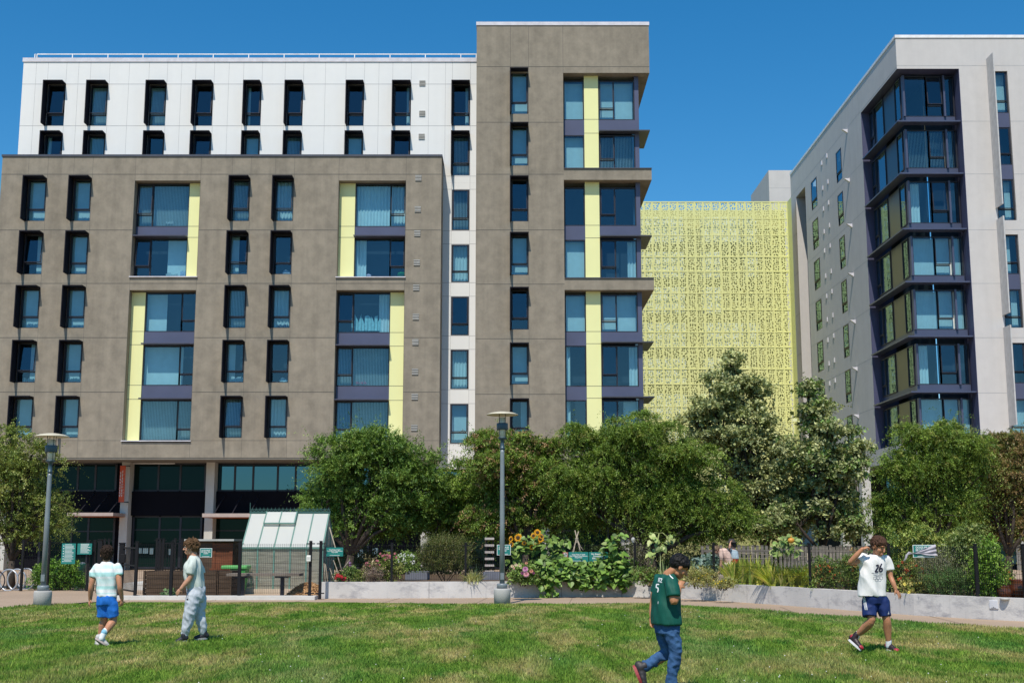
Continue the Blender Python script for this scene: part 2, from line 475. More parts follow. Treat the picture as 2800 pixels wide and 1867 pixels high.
bay(*bayB, zz((795, 906), (944, 1053), (1093, 1203)), YD, 0.6, 'right', 'case_left', ['slitr', 'open', 'open'], [.08, .05, .05])

# belongings on some of the window sills
def sill_item(x, Y, z, kind_, col, s=.3):
    m = MB(); rr = random.Random(int(x * 100))
    if kind_ == 'heap':
        for k in range(5): m.ball((x + rr.uniform(-.5, .5) * s, Y + .45, z + s * rr.uniform(.2, .5)), (s * .5, .08, s * rr.uniform(.3, .55)), 9)
    elif kind_ == 'boxes':
        xx = x - s
        while xx < x + s: h_ = rr.uniform(.12, .4) * s * 1.8; m.box(xx, xx + .05, Y + .42, Y + .52, z + .06, z + .06 + h_); xx += rr.uniform(.05, .11)
    elif kind_ == 'drape':
        for k in range(9): a_ = x - s + 2 * s * k / 9; m.quad((a_, Y + .42 + .03 * (k % 2), z + .05), (a_ + s * .2, Y + .44 - .03 * (k % 2), z + .05), (a_ + s * .2, Y + .44, z + .05 + s * rr.uniform(.5, 1.2)), (a_, Y + .42, z + .05 + s * rr.uniform(.5, 1.2)))
    return m.build('sill_item', plain('belonging', col, .8, 0, .2, 9), apt)
for (ci, ri, k_, c_, s_) in ((0, 0, 'boxes', (.7, .74, .76), .34), (1, 0, 'drape', (.75, .77, .78), .3), (3, 1, 'heap', (.70, .64, .72), .36), (0, 2, 'drape', (.76, .8, .8), .34), (0, 3, 'boxes', (.75, .75, .72), .36), (1, 3, 'drape', (.55, .70, .66), .3), (3, 3, 'heap', (.7, .78, .8), .34), (3, 2, 'boxes', (.30, .12, .16), .34), (2, 3, 'drape', (.72, .78, .8), .3), (1, 2, 'boxes', (.5, .55, .6), .3), (2, 1, 'boxes', (.4, .45, .5), .2)):
    c = cols[ci]; sill_item((c[0] + c[1]) / 2 + .12, YD, rows[ri][0], k_, c_, s_)
for (u, v, k_, c_, s_) in ((1095, 755, 'heap', (.03, .42, .10), .34), (1006, 755, 'heap', (.62, .45, .55), .2), (504, 755, 'drape', (.55, .60, .75), .3), (465, 755, 'boxes', (.6, .62, .6), .3), (985, 1051, 'boxes', (.55, .15, .2), .25), (1000, 905, 'drape', (.45, .7, .7), .8), (460, 612, 'boxes', (.6, .6, .58), .2)):
    p_ = atY(u, v, YD + .6); sill_item(p_.x, YD + .42, p_.z, k_, c_, s_)

# --- white block behind
fW = face(YW)
wr = [(123, 173.7), (241, 290.4), (403, 451), (530, 579.4), (669, 712), (782, 826.6), (948.7, 994), (1075, 1123), (1237, 1285)]
wc = [(xW(a, 344), xW(b, 344)) for a, b in wr]
WB = 5.4
r0 = (zW(344), zW(231)); r1 = (zW(480), zW(368))
colw = [(zW(630), zW(519)), (zW(772), zW(668.7)), (zW(917), zW(811)), (zW(1063.6), zW(956)), (zW(1212.5), zW(1104))]
holes = [(c[0], c[1], *r0) for c in wc] + [(c[0], c[1], *r1) for c in wc] + [(wc[8][0], wc[8][1], *r) for r in colw]
mb = MB(); ZS = zW(500)
grid_wall(mb, WX0, TX0 + .2, ZS, WZ1, [h for h in holes if h[3] > ZS], fW, 0.3, 0)
mb2 = [h for h in holes if h[2] < ZS]
grid_wall(mb, DX1 - .3, TX0 + .2, WB, ZS - .002, [h for h in mb2 if h[3] < ZS], fW, 0.3, 0)
mb.quad((WX0, YW, WB), (WX0, YW, WZ1), (WX0, YW + 12, WZ1), (WX0, YW + 12, WB), 0)
for z in (zW(230.6), zW(344.6)): hjoint(mb, WX0, TX0, z, fW, holes, 1, .013)
c8 = wc[8]
for z in (zW(482), zW(518), zW(631), zW(667), zW(773), zW(810), zW(918), zW(955), zW(1065), zW(1103), zW(1214)): hjoint(mb, DX1, TX0, z, fW, holes, 1, .011)
for u in (100, 132.5, 183, 216, 248.7, 301, 354.5, 408.7, 458.7, 497.5, 536, 587, 627, 667, 718, 780.4, 831, 890.6, 946.6, 997.3, 1036.6, 1074.4, 1125, 1173, 1218.3):
    vjoint(mb, xW(u, 179), zD(420), WZ1, fW, holes, 1, .007)
for x in (c8[0] - .02, c8[1] + .02): vjoint(mb, x, WB, WZ1, fW, holes, 1, .008)
mb.build('wall', [M['white_wall'], M['joint_light']], apt)
mb = MB(); mb.box(WX0 - .05, TX0, YW - .05, YW + .5, WZ1, WZ1 + .24); mb.build('parapet_cap', M['cap'], apt)
MB().box(WX0, TX1 - 1, YW + .02, YW + 12, WZ1 - .3, WZ1 - .1).build('roof', M['soffit'], apt)
for i, c in enumerate(wc):
    w_ = c[1] - c[0]
    win(apt, c[0], YW, r0[0], w_, r0[1] - r0[0], 'slim', ['none', 'open', 'open', 'none', 'slit', 'none', 'none', 'slitr', 'slitr'][i], 0.10, 0.18, 0.58)
    win(apt, c[0], YW, r1[0], w_, r1[1] - r1[0], 'slim', ['slit', 'open', 'none', 'none', 'full', 'open', 'full', 'none', 'open'][i], 0.10 if i in (0, 3, 5, 7, 8) else 0, 0.18, 0.58)
for i, r in enumerate(colw):
    win(apt, c8[0], YW, r[0], c8[1] - c8[0], r[1] - r[0], 'slim', ['open', 'cur', 'none', 'cur', 'full'][i], .06 if i in (0, 2, 4) else 0, 0.05)
# roof railing
rl = MB(); Yr = YW + .55
zt = atY(700, 149, Yr).z; zb_ = WZ1 + .24
x0, x1 = atY(101, 160, Yr).x, TX0 - .05
rl.bar((x0, Yr, zt), (x1, Yr, zt), .05, .05); rl.bar((x0, Yr, zb_ + .1), (x1, Yr, zb_ + .1), .04, .04)
for u in (101, 198, 295, 391, 487, 583, 680, 776.8, 872.8, 969.6, 1066.4, 1163, 1260, 1302):
    x = atY(u, 160, Yr).x; rl.bar((x, Yr, zb_ - .1), (x, Yr, zt), .045, .045)
for (ya, yb) in ((Yr, Yr + 6),): rl.bar((x0 - .12, ya, zt), (x0 - .12, yb, zt), .05, .05); rl.bar((x0 - .12, Yr, zb_), (x0 - .12, Yr, zt), .05, .05)
rl.build('roof_railing', M['white_metal'], apt)

# --- tower
fT = face(YT)
xb = xT(1541.5, 470)                               # where the open corner bay begins
trow = [(zT(312), zT(197)), (zT(453), zT(345)), (zT(605.5), zT(490)), (zT(752), zT(643)), (zT(901), zT(792)), (zT(1051), zT(943)), (zT(1200), zT(1094))]
tx = (xT(1396.5, 600), xT(1445, 600))
holes = [(tx[0], tx[1], *r) for r in trow]
U = [(zT(459.6), zT(200)), (zT(759), zT(492)), (zT(1210), zT(792.6))]
bayh = [(xb, TX1 + 1, u0, u1, 0.0) for u0, u1 in U]
mb = MB()
grid_wall(mb, TX0, xb, WB, U[0][1], holes, fT, 0.3, 0)
mb.box(TX0, TX1, YT, YT + 8, U[0][1], TZ1, 0)
mb.box(xb, TX1 + .02, YT, YT + 7, U[1][1], U[0][0], 0)
mb.box(xb, TX1 + .04, YT, YT + 7, U[2][1], U[1][0], 0)
mb.box(xb, TX1 - .05, YT, YT + 7, WB, U[2][0], 0)
for (a, b) in U: mb.quad((xb, YT, a), (xb, YT + .9, a), (xb, YT + .9, b), (xb, YT, b), 0)
mb.quad((TX0, YT, WB), (TX0, YT, TZ1), (TX0, YT + 8, TZ1), (TX0, YT + 8, WB), 0)
TJ = [zT(183), zT(335), zT(477), zT(629), zT(777), zT(926), zT(1077.6)]
for i, z in enumerate(TJ): hjoint(mb, TX0, xb if i else TX1, z, fT, holes, 1, .015)
for x in (tx[0] - .02, tx[1] + .02): vjoint(mb, x, WB, TZ1, fT, holes, 1, .008)
vjoint(mb, xb, U[0][1], TZ1, fT, [], 1, .008)
mb.build('wall', [M['dark_wall'], M['joint']], apt)
MB().box(TX0 - .03, TX1 + .03, YT - .04, YT + 8, TZ1, TZ1 + .2).build('parapet_cap', M['cap'], apt)
for i, r in enumerate(trow):
    win(apt, tx[0], YT, r[0], tx[1] - tx[0], r[1] - r[0], 'slim', ['full', 'full', 'none', 'full', 'none', 'full', 'right'][i], .05 if i in (2, 4) else 0, .18, .56)
rec = 0.55; Yg = YT + rec
ax0, ax1 = atY(1598.5, 470, Yg).x, atY(1637.5, 470, Yg).x           # yellow strip
gx1 = atY(1736, 400, Yg).x; cx1 = atY(1748, 400, Yg).x            # glass right edge, corner post
floors = [[(213, 321), (369, 457)], [(507, 612), (657, 757)], [(800, 904), (948, 1054), (1098, 1206)]]
bl1 = [['full', 'full'], ['none', 'full'], ['full', 'slit', 'slit']]
bl2 = [['full', 'open'], ['none', 'slitr'], ['full', 'slitr', 'right']]
for k, fl in enumerate(floors):
    u0, u1 = U[k]; js = []
    for j, (va, vb) in enumerate(fl):
        z1, z0 = zT(va) + (.14 if j else 0), zT(vb)
        win(apt, xb + .03, Yg - .02, z0, ax0 - xb - .04, z1 - z0, 'plain', bl1[k][j], 0, .02)
        win(apt, ax1 + .01, Yg - .02, z0, gx1 - ax1, z1 - z0, 'case_wide', bl2[k][j], .09 if (k, j) in ((0, 1), (1, 1), (2, 0)) else .03, .02)
        if j < len(fl) - 1:
            nz = zT(fl[j + 1][0]) + .14
            m = MB(); m.box(xb + .03, ax0, Yg - .06, Yg + .1, nz, z0); m.box(ax1, cx1, Yg - .06, Yg + .1, nz + .16, z0)
            m.build('spandrel', M['spandrel'], apt)
            m = MB(); m.box(ax1, TX1 - .03, YT + .02, Yg + .05, nz + .1, nz + .16); m.box(cx1 + .002, TX1 - .03, Yg + .051, YT + 3.2, nz + .1, nz + .16)
            m.build('sun_shade', M['cap_dark'], apt); js += [z0 + .03, nz + .1]
    m = MB(); m.box(gx1, cx1, Yg - .05, Yg + .1, u0, u1); m.build('corner_post', M['spandrel'], apt)
    m = MB(); m.box(cx1 - .1, cx1 - .002, Yg + .101, YT + 6.9, u0, u1); m.build('side_glazing', M['frame_mid'], apt)
    accent(ax0, ax1, u0, u1, Yg - .1, js)
    MB().box(xb, TX1 + .03, YT - .06, Yg + .1, u0 - .05, u0 - .002).build('sill', M['cap_dark'], apt)
# dark boards behind the windows, the gloom of unlit rooms put into their colour
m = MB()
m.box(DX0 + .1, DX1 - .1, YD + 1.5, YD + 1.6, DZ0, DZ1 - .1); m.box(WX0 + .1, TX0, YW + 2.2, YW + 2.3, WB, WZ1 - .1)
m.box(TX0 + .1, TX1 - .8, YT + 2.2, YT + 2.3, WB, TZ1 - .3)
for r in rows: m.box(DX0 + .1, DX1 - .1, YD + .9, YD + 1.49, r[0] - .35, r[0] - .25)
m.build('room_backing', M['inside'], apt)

# louvred vents
def vent(x, Y, z, parent, s=0.34, rz=0):
    m = MB()
    for k in range(4):
        zz_ = z - s / 2 + s * (k + .5) / 4
        m.box(x - s / 2, x + s / 2, Y - .05, Y - .004, zz_ - .03, zz_ + .018, 0)
    m.box(x - s / 2, x + s / 2, Y - .003, Y - .0005, z - s / 2, z + s / 2, 1)
    return m.build('vent', [M['vent'], M['vent_dark']], parent)
for u, v in ((1155, 228), (1154.5, 311), (1153, 374)): p = atY(u, v, YW); vent(p.x, YW, p.z, apt)
for u, v in ((1144, 487), (1142.4, 572), (1141, 638), (1139.7, 718), (1138.2, 786), (1137, 866), (1135.8, 935), (1135, 1016), (1134, 1084), (1133, 1169)):
    p = atY(u, v, YD); vent(p.x, YD, p.z, apt)

# --- podium
m = MB(); m.box(DX0, TX1, YG, YG + .3, -.2, DZ0 - .1); m.box(DX0, TX1, YG - .35, YG - .001, atY(400, 1409, YG - .35).z, atY(400, 1343, YG - .35).z)
m.build('podium_wall', M['podium'], apt)
zP = lambda v, Y=YG: atY(1400, v, Y).z
def glazing(x0, x1, z0, z1, Y, cuts, mat, extra=()):
    fr = MB(); gl = MB(); xs = [x0, *cuts, x1]
    for a, b in zip(xs, xs[1:]):
        gl.quad((a + .05, Y - .02, z0 + .05), (b - .05, Y - .02, z0 + .05), (b - .05, Y - .02, z1 - .05), (a + .05, Y - .02, z1 - .05))
    for x in xs: fr.box(x - .055, x + .055, Y - .06, Y - .004, z0, z1)
    xs2 = [x + .056 for x in xs[:-1]]; xe = [x - .056 for x in xs[1:]]
    for a, b in zip(xs2, xe):
        for z in (z0, z1): fr.box(a, b, Y - .058, Y - .004, z - .05, z + .05)
        for z in extra: fr.box(a, b, Y - .056, Y - .004, z - .03, z + .03)
    o = fr.build('storefront_window', M['frame'], apt); g = gl.mesh('pane', mat); c = bpy.data.objects.new('pane', g); COL.objects.link(c); c.parent = o
gx = lambda u, v=1300: atY(u, v, YG).x
zu0, zu1 = zP(1341), zP(1268)
glazing(gx(2), gx(318), zu0, zu1, YG, [gx(100), gx(214), gx(262)], M['door_glass'])
glazing(gx(366), gx(562), zu0, zu1, YG, [gx(434), gx(494)], M['door_glass'], [])
glazing(gx(590), gx(1010), zu0, zu1, YG, [gx(643), gx(693), gx(760), gx(809), gx(890)], M['dark_glass'])
glazing(gx(1150), gx(1660), zu0, zu1, YG, [gx(1210), gx(1290), gx(1380), gx(1470), gx(1560)], M['dark_glass'])
zl1 = zP(1412)
glazing(gx(120), gx(320), 0.1, zl1, YG, [gx(205), gx(250)], M['door_glass'], [zP(1452)])
glazing(gx(372), gx(556), 0.1, zl1, YG, [gx(443), gx(500)], M['door_glass'], [zP(1448)])
glazing(gx(592), gx(1010), 0.1, zl1, YG, [gx(690), gx(790), gx(900)], M['door_glass'], [zP(1450)])
glazing(gx(1180), gx(1660), 0.1, zl1, YG, [gx(1260), gx(1330), gx(1420), gx(1540)], M['door_glass'], [zP(1450)])
Yc = 68.3
for (ua, ub, d) in ((-10, 14, 1.2), (324, 346, 0.8), (557, 580, .8), (1150, 1172, .8), (1480, 1502, .8), (1700, 1722, .8)):
    MB().box(atY(ua, 1470, Yc).x, atY(ub, 1470, Yc).x, Yc, Yc + d, -.2, DZ0 - .004).build('column', M['column'], apt)
MB().box(gx(366), gx(480), YD + 2.9, YD + 3.0, DZ0 - .16, DZ0 - .11).build('soffit_light', M['white_metal'], apt)
# papers taped inside the doors
m = MB()
for (u, v, a, b) in ((382, 1505, .22, .3), (398, 1505, .3, .3), (414, 1506, .2, .34), (463, 1508, .12, .32), (985, 1512, .3, .4), (1026, 1509, .3, .45), (1060, 1511, .25, .35)):
    p = atY(u, v, YG - .08); m.quad((p.x - a / 2, p.y, p.z - b / 2), (p.x + a / 2, p.y, p.z - b / 2), (p.x + a / 2, p.y, p.z + b / 2), (p.x - a / 2, p.y, p.z + b / 2))
m.build('door_notice', plain('faded_paper', (.42, .55, .52), .8), apt)
# thin entrance canopies
M['canopy'] = plain('canopy_edge', (.42, .33, .29), .6); M['red_soffit'] = plain('red_wood_soffit', (.32, .09, .035), .6)
for (ua, ub, va, vb, Y) in ((184, 309, 1401, 1410, 66.2), (553, 700, 1403, 1413, 66.2)):
    a = atY(ua, va, Y); b = atY(ub, vb, Y)
    m = MB(); m.box(a.x, b.x, Y, Y + 3, b.z, a.z, 0); m.box(a.x + .05, b.x - .05, Y + .05, Y + 2.95, b.z - .03, b.z - .003, 1)
    for k in range(3):
        x = a.x + (b.x - a.x) * (k + .6) / 3; m.bar((x, Y + .3, a.z), (x, Y + 2.9, a.z + 1.2), .04, .04, 2)
    m.build('canopy', [M['canopy'], M['red_soffit'], M['frame']], apt)

# red vertical banner on the podium column
bn = thing('banner', 'tall narrow red banner with white lettering hanging from a podium column', 'banner', atY(335, 1320, 68.0))
Yb = 67.9; p0 = atY(324, 1372, Yb); p1 = atY(344, 1273, Yb)
MB().box(p0.x, p1.x, Yb, Yb + .02, p0.z, p1.z).build('cloth', plain('red_banner', (.50, .075, .03), .8), bn)
m = MB(); m.bar((p0.x - .12, Yb + .03, p0.z), (p1.x + .15, Yb + .03, p0.z), .05, .05); m.bar((p0.x - .02, Yb + .03, p1.z), (p1.x + .15, Yb + .03, p1.z), .05, .05)
m.bar((p1.x + .1, Yb + .03, p0.z), (p1.x + .1, Yc, p0.z), .05, .05); m.bar((p1.x + .1, Yb + .03, p1.z), (p1.x + .1, Yc, p1.z), .05, .05)
m.build('bracket', M['frame'], bn)
m = MB(); W_ = p1.x - p0.x; H_ = p1.z - p0.z; rr = random.Random(5)
for cx_, lean in ((.30, -.02), (.66, .02)):
    z = p0.z + .15 * H_
    while z < p0.z + .84 * H_:
        hh = rr.uniform(.10, .17)
        for q in range(3):
            xx = p0.x + W_ * (cx_ + rr.uniform(-.10, .10)); zc = z + rr.uniform(0, hh)
            m.bar((xx - rr.uniform(.03, .07), Yb - .004, zc), (xx + rr.uniform(.03, .08), Yb - .004, zc + rr.uniform(-.05, .05)), .035, .003)
        m.bar((p0.x + W_ * cx_ - .05, Yb - .005, z), (p0.x + W_ * cx_ - .05, Yb - .005, z + hh * .8), .035, .003)
        z += hh + .02
m.build('lettering', plain('banner_print', (.62, .58, .55), .8), bn)

# ================================================================== GREY CORNER BUILDING
YR, XR = 66.5, 21.6
fR = face(YR); fL = lambda a, b, c: (XR + c, a, b)
zR = lambda v: atY(1400, v, YR).z
cb = thing('corner_building', 'pale grey stucco apartment building with a dark recessed glass corner at the right', 'building', (26, 70, 0))
RZ1, RZ0 = 29.5, 5.95; HZ0, HZ1 = zR(1203), zR(188.6); HX1 = 25.08; HY1 = 73.8; RX1 = 36.0; YEND = 93.3
wx0, wx1 = atY(2730, 602, YR).x, atY(2781, 602, YR).x
wrow = [(308, 195), (450, 347), (602.5, 489), (748.5, 641), (896, 790), (1047, 937), (1197.6, 1090)]
grp = [(0, 2), (3, 4), (5, 6)]
holes = [(wx0, wx1, zR(wrow[b][0]), zR(wrow[a][1])) for a, b in grp]
mb = MB()
grid_wall(mb, HX1, RX1, RZ0, HZ1, holes, fR, .3, 0)
mb.quad((XR, YR, HZ1), (RX1, YR, HZ1), (RX1, YR, RZ1), (XR, YR, RZ1), 0)
mb.quad((XR, YR, RZ0), (HX1, YR, RZ0), (HX1, YR, HZ0), (XR, YR, HZ0), 0)
RJ = [zR(v) for v in (180, 332, 476, 628.5, 775, 923, 1074)]
for z in RJ: hjoint(mb, HX1 if z < HZ1 else XR, RX1, z, fR, holes, 1, .014)
# left face with its small windows
def colset(pts, k0, n):
    out = []
    for q in range(n):
        k = q - k0; out.append((pts[0], pts[1], pts[2] - 2.93 * k, pts[3] - 2.93 * k))
    return out
a1 = atX(2290, 537, XR); a2 = atX(2304.5, 520, XR); at_ = atX(2290, 656, XR)      # col near, second window
ca = (a2.y, a1.y, (atX(2290.6, 623.4, XR).z), (a1.z + a2.z) / 2)
b1 = atX(2221.5, 608, XR); b2 = atX(2237, 592, XR)
cbn = (b2.y, b1.y, atX(2225, 686, XR).z, (b1.z + b2.z) / 2)
lh = colset(ca, 1, 8) + colset(cbn, 1, 7)
slot = (88.7, 91.7, 7.0, 27.3, 1.3)
lfh = lh + [slot]
grid_wall(mb, HY1, YEND, RZ0, HZ1, lfh, fL, .16, 0)
mb.quad((XR, YR, HZ1), (XR, YR, RZ1), (XR, YEND, RZ1), (XR, YEND, HZ1), 0)
mb.quad((XR, YR, RZ0), (XR, YR, HZ0), (XR, HY1, HZ0), (XR, HY1, RZ0), 0)
for z in RJ[1:]: hjoint(mb, HY1, YEND, z - .05, fL, lfh, 1, .013)
hjoint(mb, YR, YEND, HZ1 + .12, fL, [], 1, .013)
for y in (74.3, 78.2, 84.2): vjoint(mb, y, HZ1, RZ1, fL, [], 1, .01)
mb.quad((XR, YR, RZ1 - .1), (RX1, YR, RZ1 - .1), (RX1, YEND, RZ1 - .1), (XR, YEND, RZ1 - .1), 0)
mb.quad((XR, YR, RZ0), (XR, YEND, RZ0), (RX1, YEND, RZ0), (RX1, YR, RZ0), 0)
mb.build('wall', [M['grey_wall'], M['joint_light']], cb)
m = MB(); m.box(XR - .04, RX1, YR - .05, YR + .4, RZ1, RZ1 + .17); m.box(XR - .04, XR + .4, YR + .401, YEND, RZ1, RZ1 + .17); m.build('parapet_cap', M['white_metal'], cb)
for h in lh: win(cb, XR, h[1], h[2], h[1] - h[0], h[3] - h[2], 'slim', 'none', 0, .05, 0, -math.pi / 2)
for k in range(7): win(cb, XR + .98, slot[1] - .25, 24.6 - 2.93 * k, 2.5, 2.3, 'case_left', 'none', 0, .25, 0, -math.pi / 2)
# recessed corner glazing
M['side_panel'] = plain('dark_side_panel', (.028, .03, .045), .3, 0, .1, 1)
M['bay_metal'] = plain('slate_blue_bay_metal', (0.066, 0.078, 0.135), .42, .1, .1, .8); RC = 0.85; gY = YR + RC; gX = atY(2469, 321, gY).x
M['bay_lining'] = plain('blue_grey_bay_lining', (0.070, 0.075, 0.145), .5, .1, .15, .6)
m = MB()
m.box(HX1 - .02, HX1 + .05, YR + .002, gY + .6, HZ0, HZ1); m.box(XR + .004, gX + 1, HY1 - .002, HY1 + .05, HZ0, HZ1)
m.quad((XR + .01, YR + .01, HZ1 - .004), (HX1, YR + .01, HZ1 - .004), (HX1, HY1, HZ1 - .004), (XR + .01, HY1, HZ1 - .004))
m.quad((XR + .01, YR + .01, HZ0 + .004), (HX1, YR + .01, HZ0 + .004), (HX1, HY1, HZ0 + .004), (XR + .01, HY1, HZ0 + .004))
m.build('bay_lining', M['bay_lining'], cb)
gb = [(210, 321), (357, 462), (497, 612), (648, 755), (793, 902), (941, 1052), (1089, 1201)]
blr = ['none', 'open', 'slit', 'full', 'full', 'slit', 'full']
x1g = HX1 - .08
for k, (va, vb) in enumerate(gb):
    z1 = atY(1400, va, gY).z; z0 = atY(1400, vb, gY).z
    win(cb, gX + .12, gY, z0, x1g - gX - .12, z1 - z0, 'triple', blr[k], .10 if k in (0, 2) else .03, 0.0)
    zn = atY(1400, gb[k + 1][0], gY).z if k < 6 else HZ0
    m = MB(); m.box(gX, x1g, gY - .06, gY + .1, z0 - .42, z0); m.box(gX, gX + .1, gY + .101, HY1 - .02, z0 - .42, z0)
    m.build('spandrel', M['bay_metal'], cb)
    if k < 6:
        m = MB(); m.box(gX - .55, x1g + .06, YR + .14, gY - .061, z0 - .5, z0 - .42); m.box(gX - .55, gX - .001, gY - .06, HY1 - .1, z0 - .5, z0 - .42)
        m.build('ledge', M['bay_metal'], cb)
    zt_ = z1
    MB().box(gX, gX + .11, gY - .2, gY + .1, z0, zt_).build('mullion', M['bay_metal'], cb)
    MB().box(x1g - .64, x1g - .54, gY - .2, gY - .05, z0, zt_).build('mullion', M['bay_metal'], cb)
    win(cb, gX, gY + 1.25, z0, 1.05, z1 - z0, 'plain', 'none', 0, 0, 0, -math.pi / 2)
    win(cb, gX, HY1 - .3, z0, 2.7, z1 - z0, 'case_left', 'none', 0, 0, 0, -math.pi / 2)
    m = MB(); m.box(gX + .0, gX + .1, gY + 1.251, HY1 - 3.001, z0, z1 + .02); m.build('side_panel', M['side_panel'], cb)
# window column at the right with blue spandrels and projecting fins
for a, b in grp:
    for k in range(a, b + 1):
        z0, z1 = zR(wrow[k][0]), zR(wrow[k][1])
        win(cb, wx0 + .02, YR, z0, wx1 - wx0 - .04, z1 - z0, 'slim', ['full', 'left', 'right', 'wide', 'right', 'slit', 'full'][k], 0.02, .16)
        if k < b: MB().box(wx0 + .02, wx1 - .02, YR + .08, YR + .28, zR(wrow[k + 1][1]) + .001, z0 - .001).build('spandrel', M['spandrel'], cb)
for (va, vb, u) in ((162, 570, 2711), (602, 863, 2720), (896, 1165, 2737)):
    x = wx0 - .12; m = MB(); m.box(x, x + .07, YR - .95, YR - .002, zR(vb), zR(va)); m.build('fin', M['fin_grey'], cb)
# wall lights and vents of the left face
for (u, v) in ((2316, 355), (2322, 489), (2329, 613), (2333, 747), (2338, 875), (2343, 1004), (2347, 1133)):
    p = atX(u, v, XR); m = MB()
    m.add([(XR - .34, p.y - .09, p.z), (XR - .34, p.y + .09, p.z), (XR, p.y - .12, p.z), (XR, p.y + .12, p.z), (XR, p.y - .12, p.z - .24), (XR, p.y + .12, p.z - .24)], [(0, 1, 3, 2), (2, 3, 5, 4), (0, 2, 4), (1, 5, 3), (0, 4, 5, 1)])
    m.build('wall_light', M['cap'], cb)
for (u, v) in ((2261, 427), (2247, 447), (2264, 498), (2250, 515), (2266, 555), (2252, 572), (2268.5, 617), (2253.7, 634), (2270, 672), (2255, 686), (2273, 742), (2258, 755), (2275, 797), (2260.7, 810), (2277.6, 862), (2262.4, 874), (2280, 918), (2264, 930), (2282, 985), (2267, 994), (2284, 1040), (2269, 1048)):
    p = atX(u, v, XR); m = MB(); m.box(XR - .055, XR - .003, p.y - .13, p.y + .13, p.z - .15, p.z + .15); m.build('vent', M['cap'], cb)
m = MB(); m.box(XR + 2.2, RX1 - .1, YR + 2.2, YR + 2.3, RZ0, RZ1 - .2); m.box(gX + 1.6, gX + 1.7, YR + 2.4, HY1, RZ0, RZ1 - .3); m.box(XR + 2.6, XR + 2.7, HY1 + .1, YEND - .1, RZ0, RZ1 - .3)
m.build('room_backing', M['inside'], cb)  # dark boards standing in for unlit rooms
m = MB(); m.box(XR + 1.5, RX1, YG + .6, YG + .9, -.2, RZ0 - .01); m.box(XR + 1.5, XR + 1.8, YG + .901, YEND, -.2, RZ0 - .01); m.build('podium_wall', M['podium'], cb)
for (x, y) in ((atY(2360, 1400, 70).x, 70), (27.2, 67.4), (32.5, 67.4), (atY(2306, 1490, 76).x, 76), (22.2, 84)):
    MB().box(x, x + .5, y, y + .6, -.2, RZ0 - .004).build('column', M['column'], cb)
xx = [atY(u, 1300, YG + .6).x for u in (2420, 2500, 2580, 2660, 2740, 2830)]
m = MB(); g = MB()
for a, b in zip(xx, xx[1:]): g.quad((a + .06, YG + .58, 3.2), (b - .06, YG + .58, 3.2), (b - .06, YG + .58, 5.4), (a + .06, YG + .58, 5.4)); g.quad((a + .06, YG + .58, .3), (b - .06, YG + .58, .3), (b - .06, YG + .58, 2.6), (a + .06, YG + .58, 2.6))
g.build('storefront_window', M['dark_glass'], cb)

# ================================================================== YELLOW SCREENED BUILDING
YS = 92.2; XS1 = 21.02
def screen_mat():
    t = NT('perforated_yellow_screen'); c0 = t.coord(); sp = t.n('SeparateXYZ'); cb_ = t.n('CombineXYZ')
    t.l(c0, sp.inputs[0]); t.l(sp.outputs['X'], cb_.inputs['X']); t.l(sp.outputs['Z'], cb_.inputs['Y']); co = cb_.outputs[0]
    v = t.n('TexVoronoi'); v.voronoi_dimensions = '2D'; v.feature = 'F1'; v.inputs['Scale'].default_value = 6.2; v.inputs['Randomness'].default_value = 0.6
    t.l(co, v.inputs['Vector'])
    n = t.noise(t.coord((1, 0, 1)), 2.1, 2); mm = t.n('Math', operation='MULTIPLY_ADD'); t.l(n, mm.inputs[0]); mm.inputs[1].default_value = .06; mm.inputs[2].default_value = .30
    lt = t.n('Math', operation='LESS_THAN'); t.l(v.outputs['Distance'], lt.inputs[0]); t.l(mm.outputs[0], lt.inputs[1])
    p = t.n('BsdfPrincipled'); p.inputs['Base Color'].default_value = (.73, .73, .32, 1); p.inputs['Roughness'].default_value = .5
    tr = t.n('BsdfTransparent'); mx = t.n('MixShader')
    t.l(lt.outputs[0], mx.inputs[0]); t.l(p.outputs[0], mx.inputs[1]); t.l(tr.outputs[0], mx.inputs[2]); t.l(mx.outputs[0], t.out.inputs[0]); return t.m
M['screen'] = screen_mat(); M['screen_solid'] = plain('yellow_screen_frame', (.74, .73, .31), .5, 0, .03)
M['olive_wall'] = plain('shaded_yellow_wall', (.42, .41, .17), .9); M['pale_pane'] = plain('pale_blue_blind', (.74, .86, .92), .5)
sb = thing('screened_building', 'apartment wing behind a pale yellow perforated metal screen between the two buildings', 'building', (13, 93, 0))
zs = [atY(1400, v, YS).z for v in (553, 598, 643.6, 702, 742.5, 802, 847, 908, 949, 1008.5, 1050, 1111, 1151.5, 1212, 1252)]
x0s = 5.0; px = .645; nc = int((XS1 - x0s) / px)
m = MB(); m.quad((XS1 - nc * px, YS, 5.0), (XS1, YS, 5.0), (XS1, YS, zs[0]), (XS1 - nc * px, YS, zs[0]))
m.quad((XS1, YS, 5), (XS1, YS - 1.4, 5), (XS1, YS - 1.4, zs[0]), (XS1, YS, zs[0]), 1)
m.build('screen_panel', [M['screen'], M['screen_solid']], sb)
m = MB()
for k in range(nc + 1): x = XS1 - k * px; m.box(x - .05, x + .05, YS - .03, YS + .03, 5.0, zs[0] + .05)
for z in zs:
    for k in range(nc): x = XS1 - (k + 1) * px; m.box(x + .051, x + px - .051, YS - .028, YS + .03, z - .05, z + .05)
m.build('screen_frame', M['screen_solid'], sb)
m = MB(); m.box(x0s, XS1, YS + 1.15, YS + 1.3, 0, zs[0] - .3); m.box(x0s, XS1, YS + 1.301, YS + 9, zs[0] - .9, zs[0] - .6); m.build('wall', M['olive_wall'], sb)
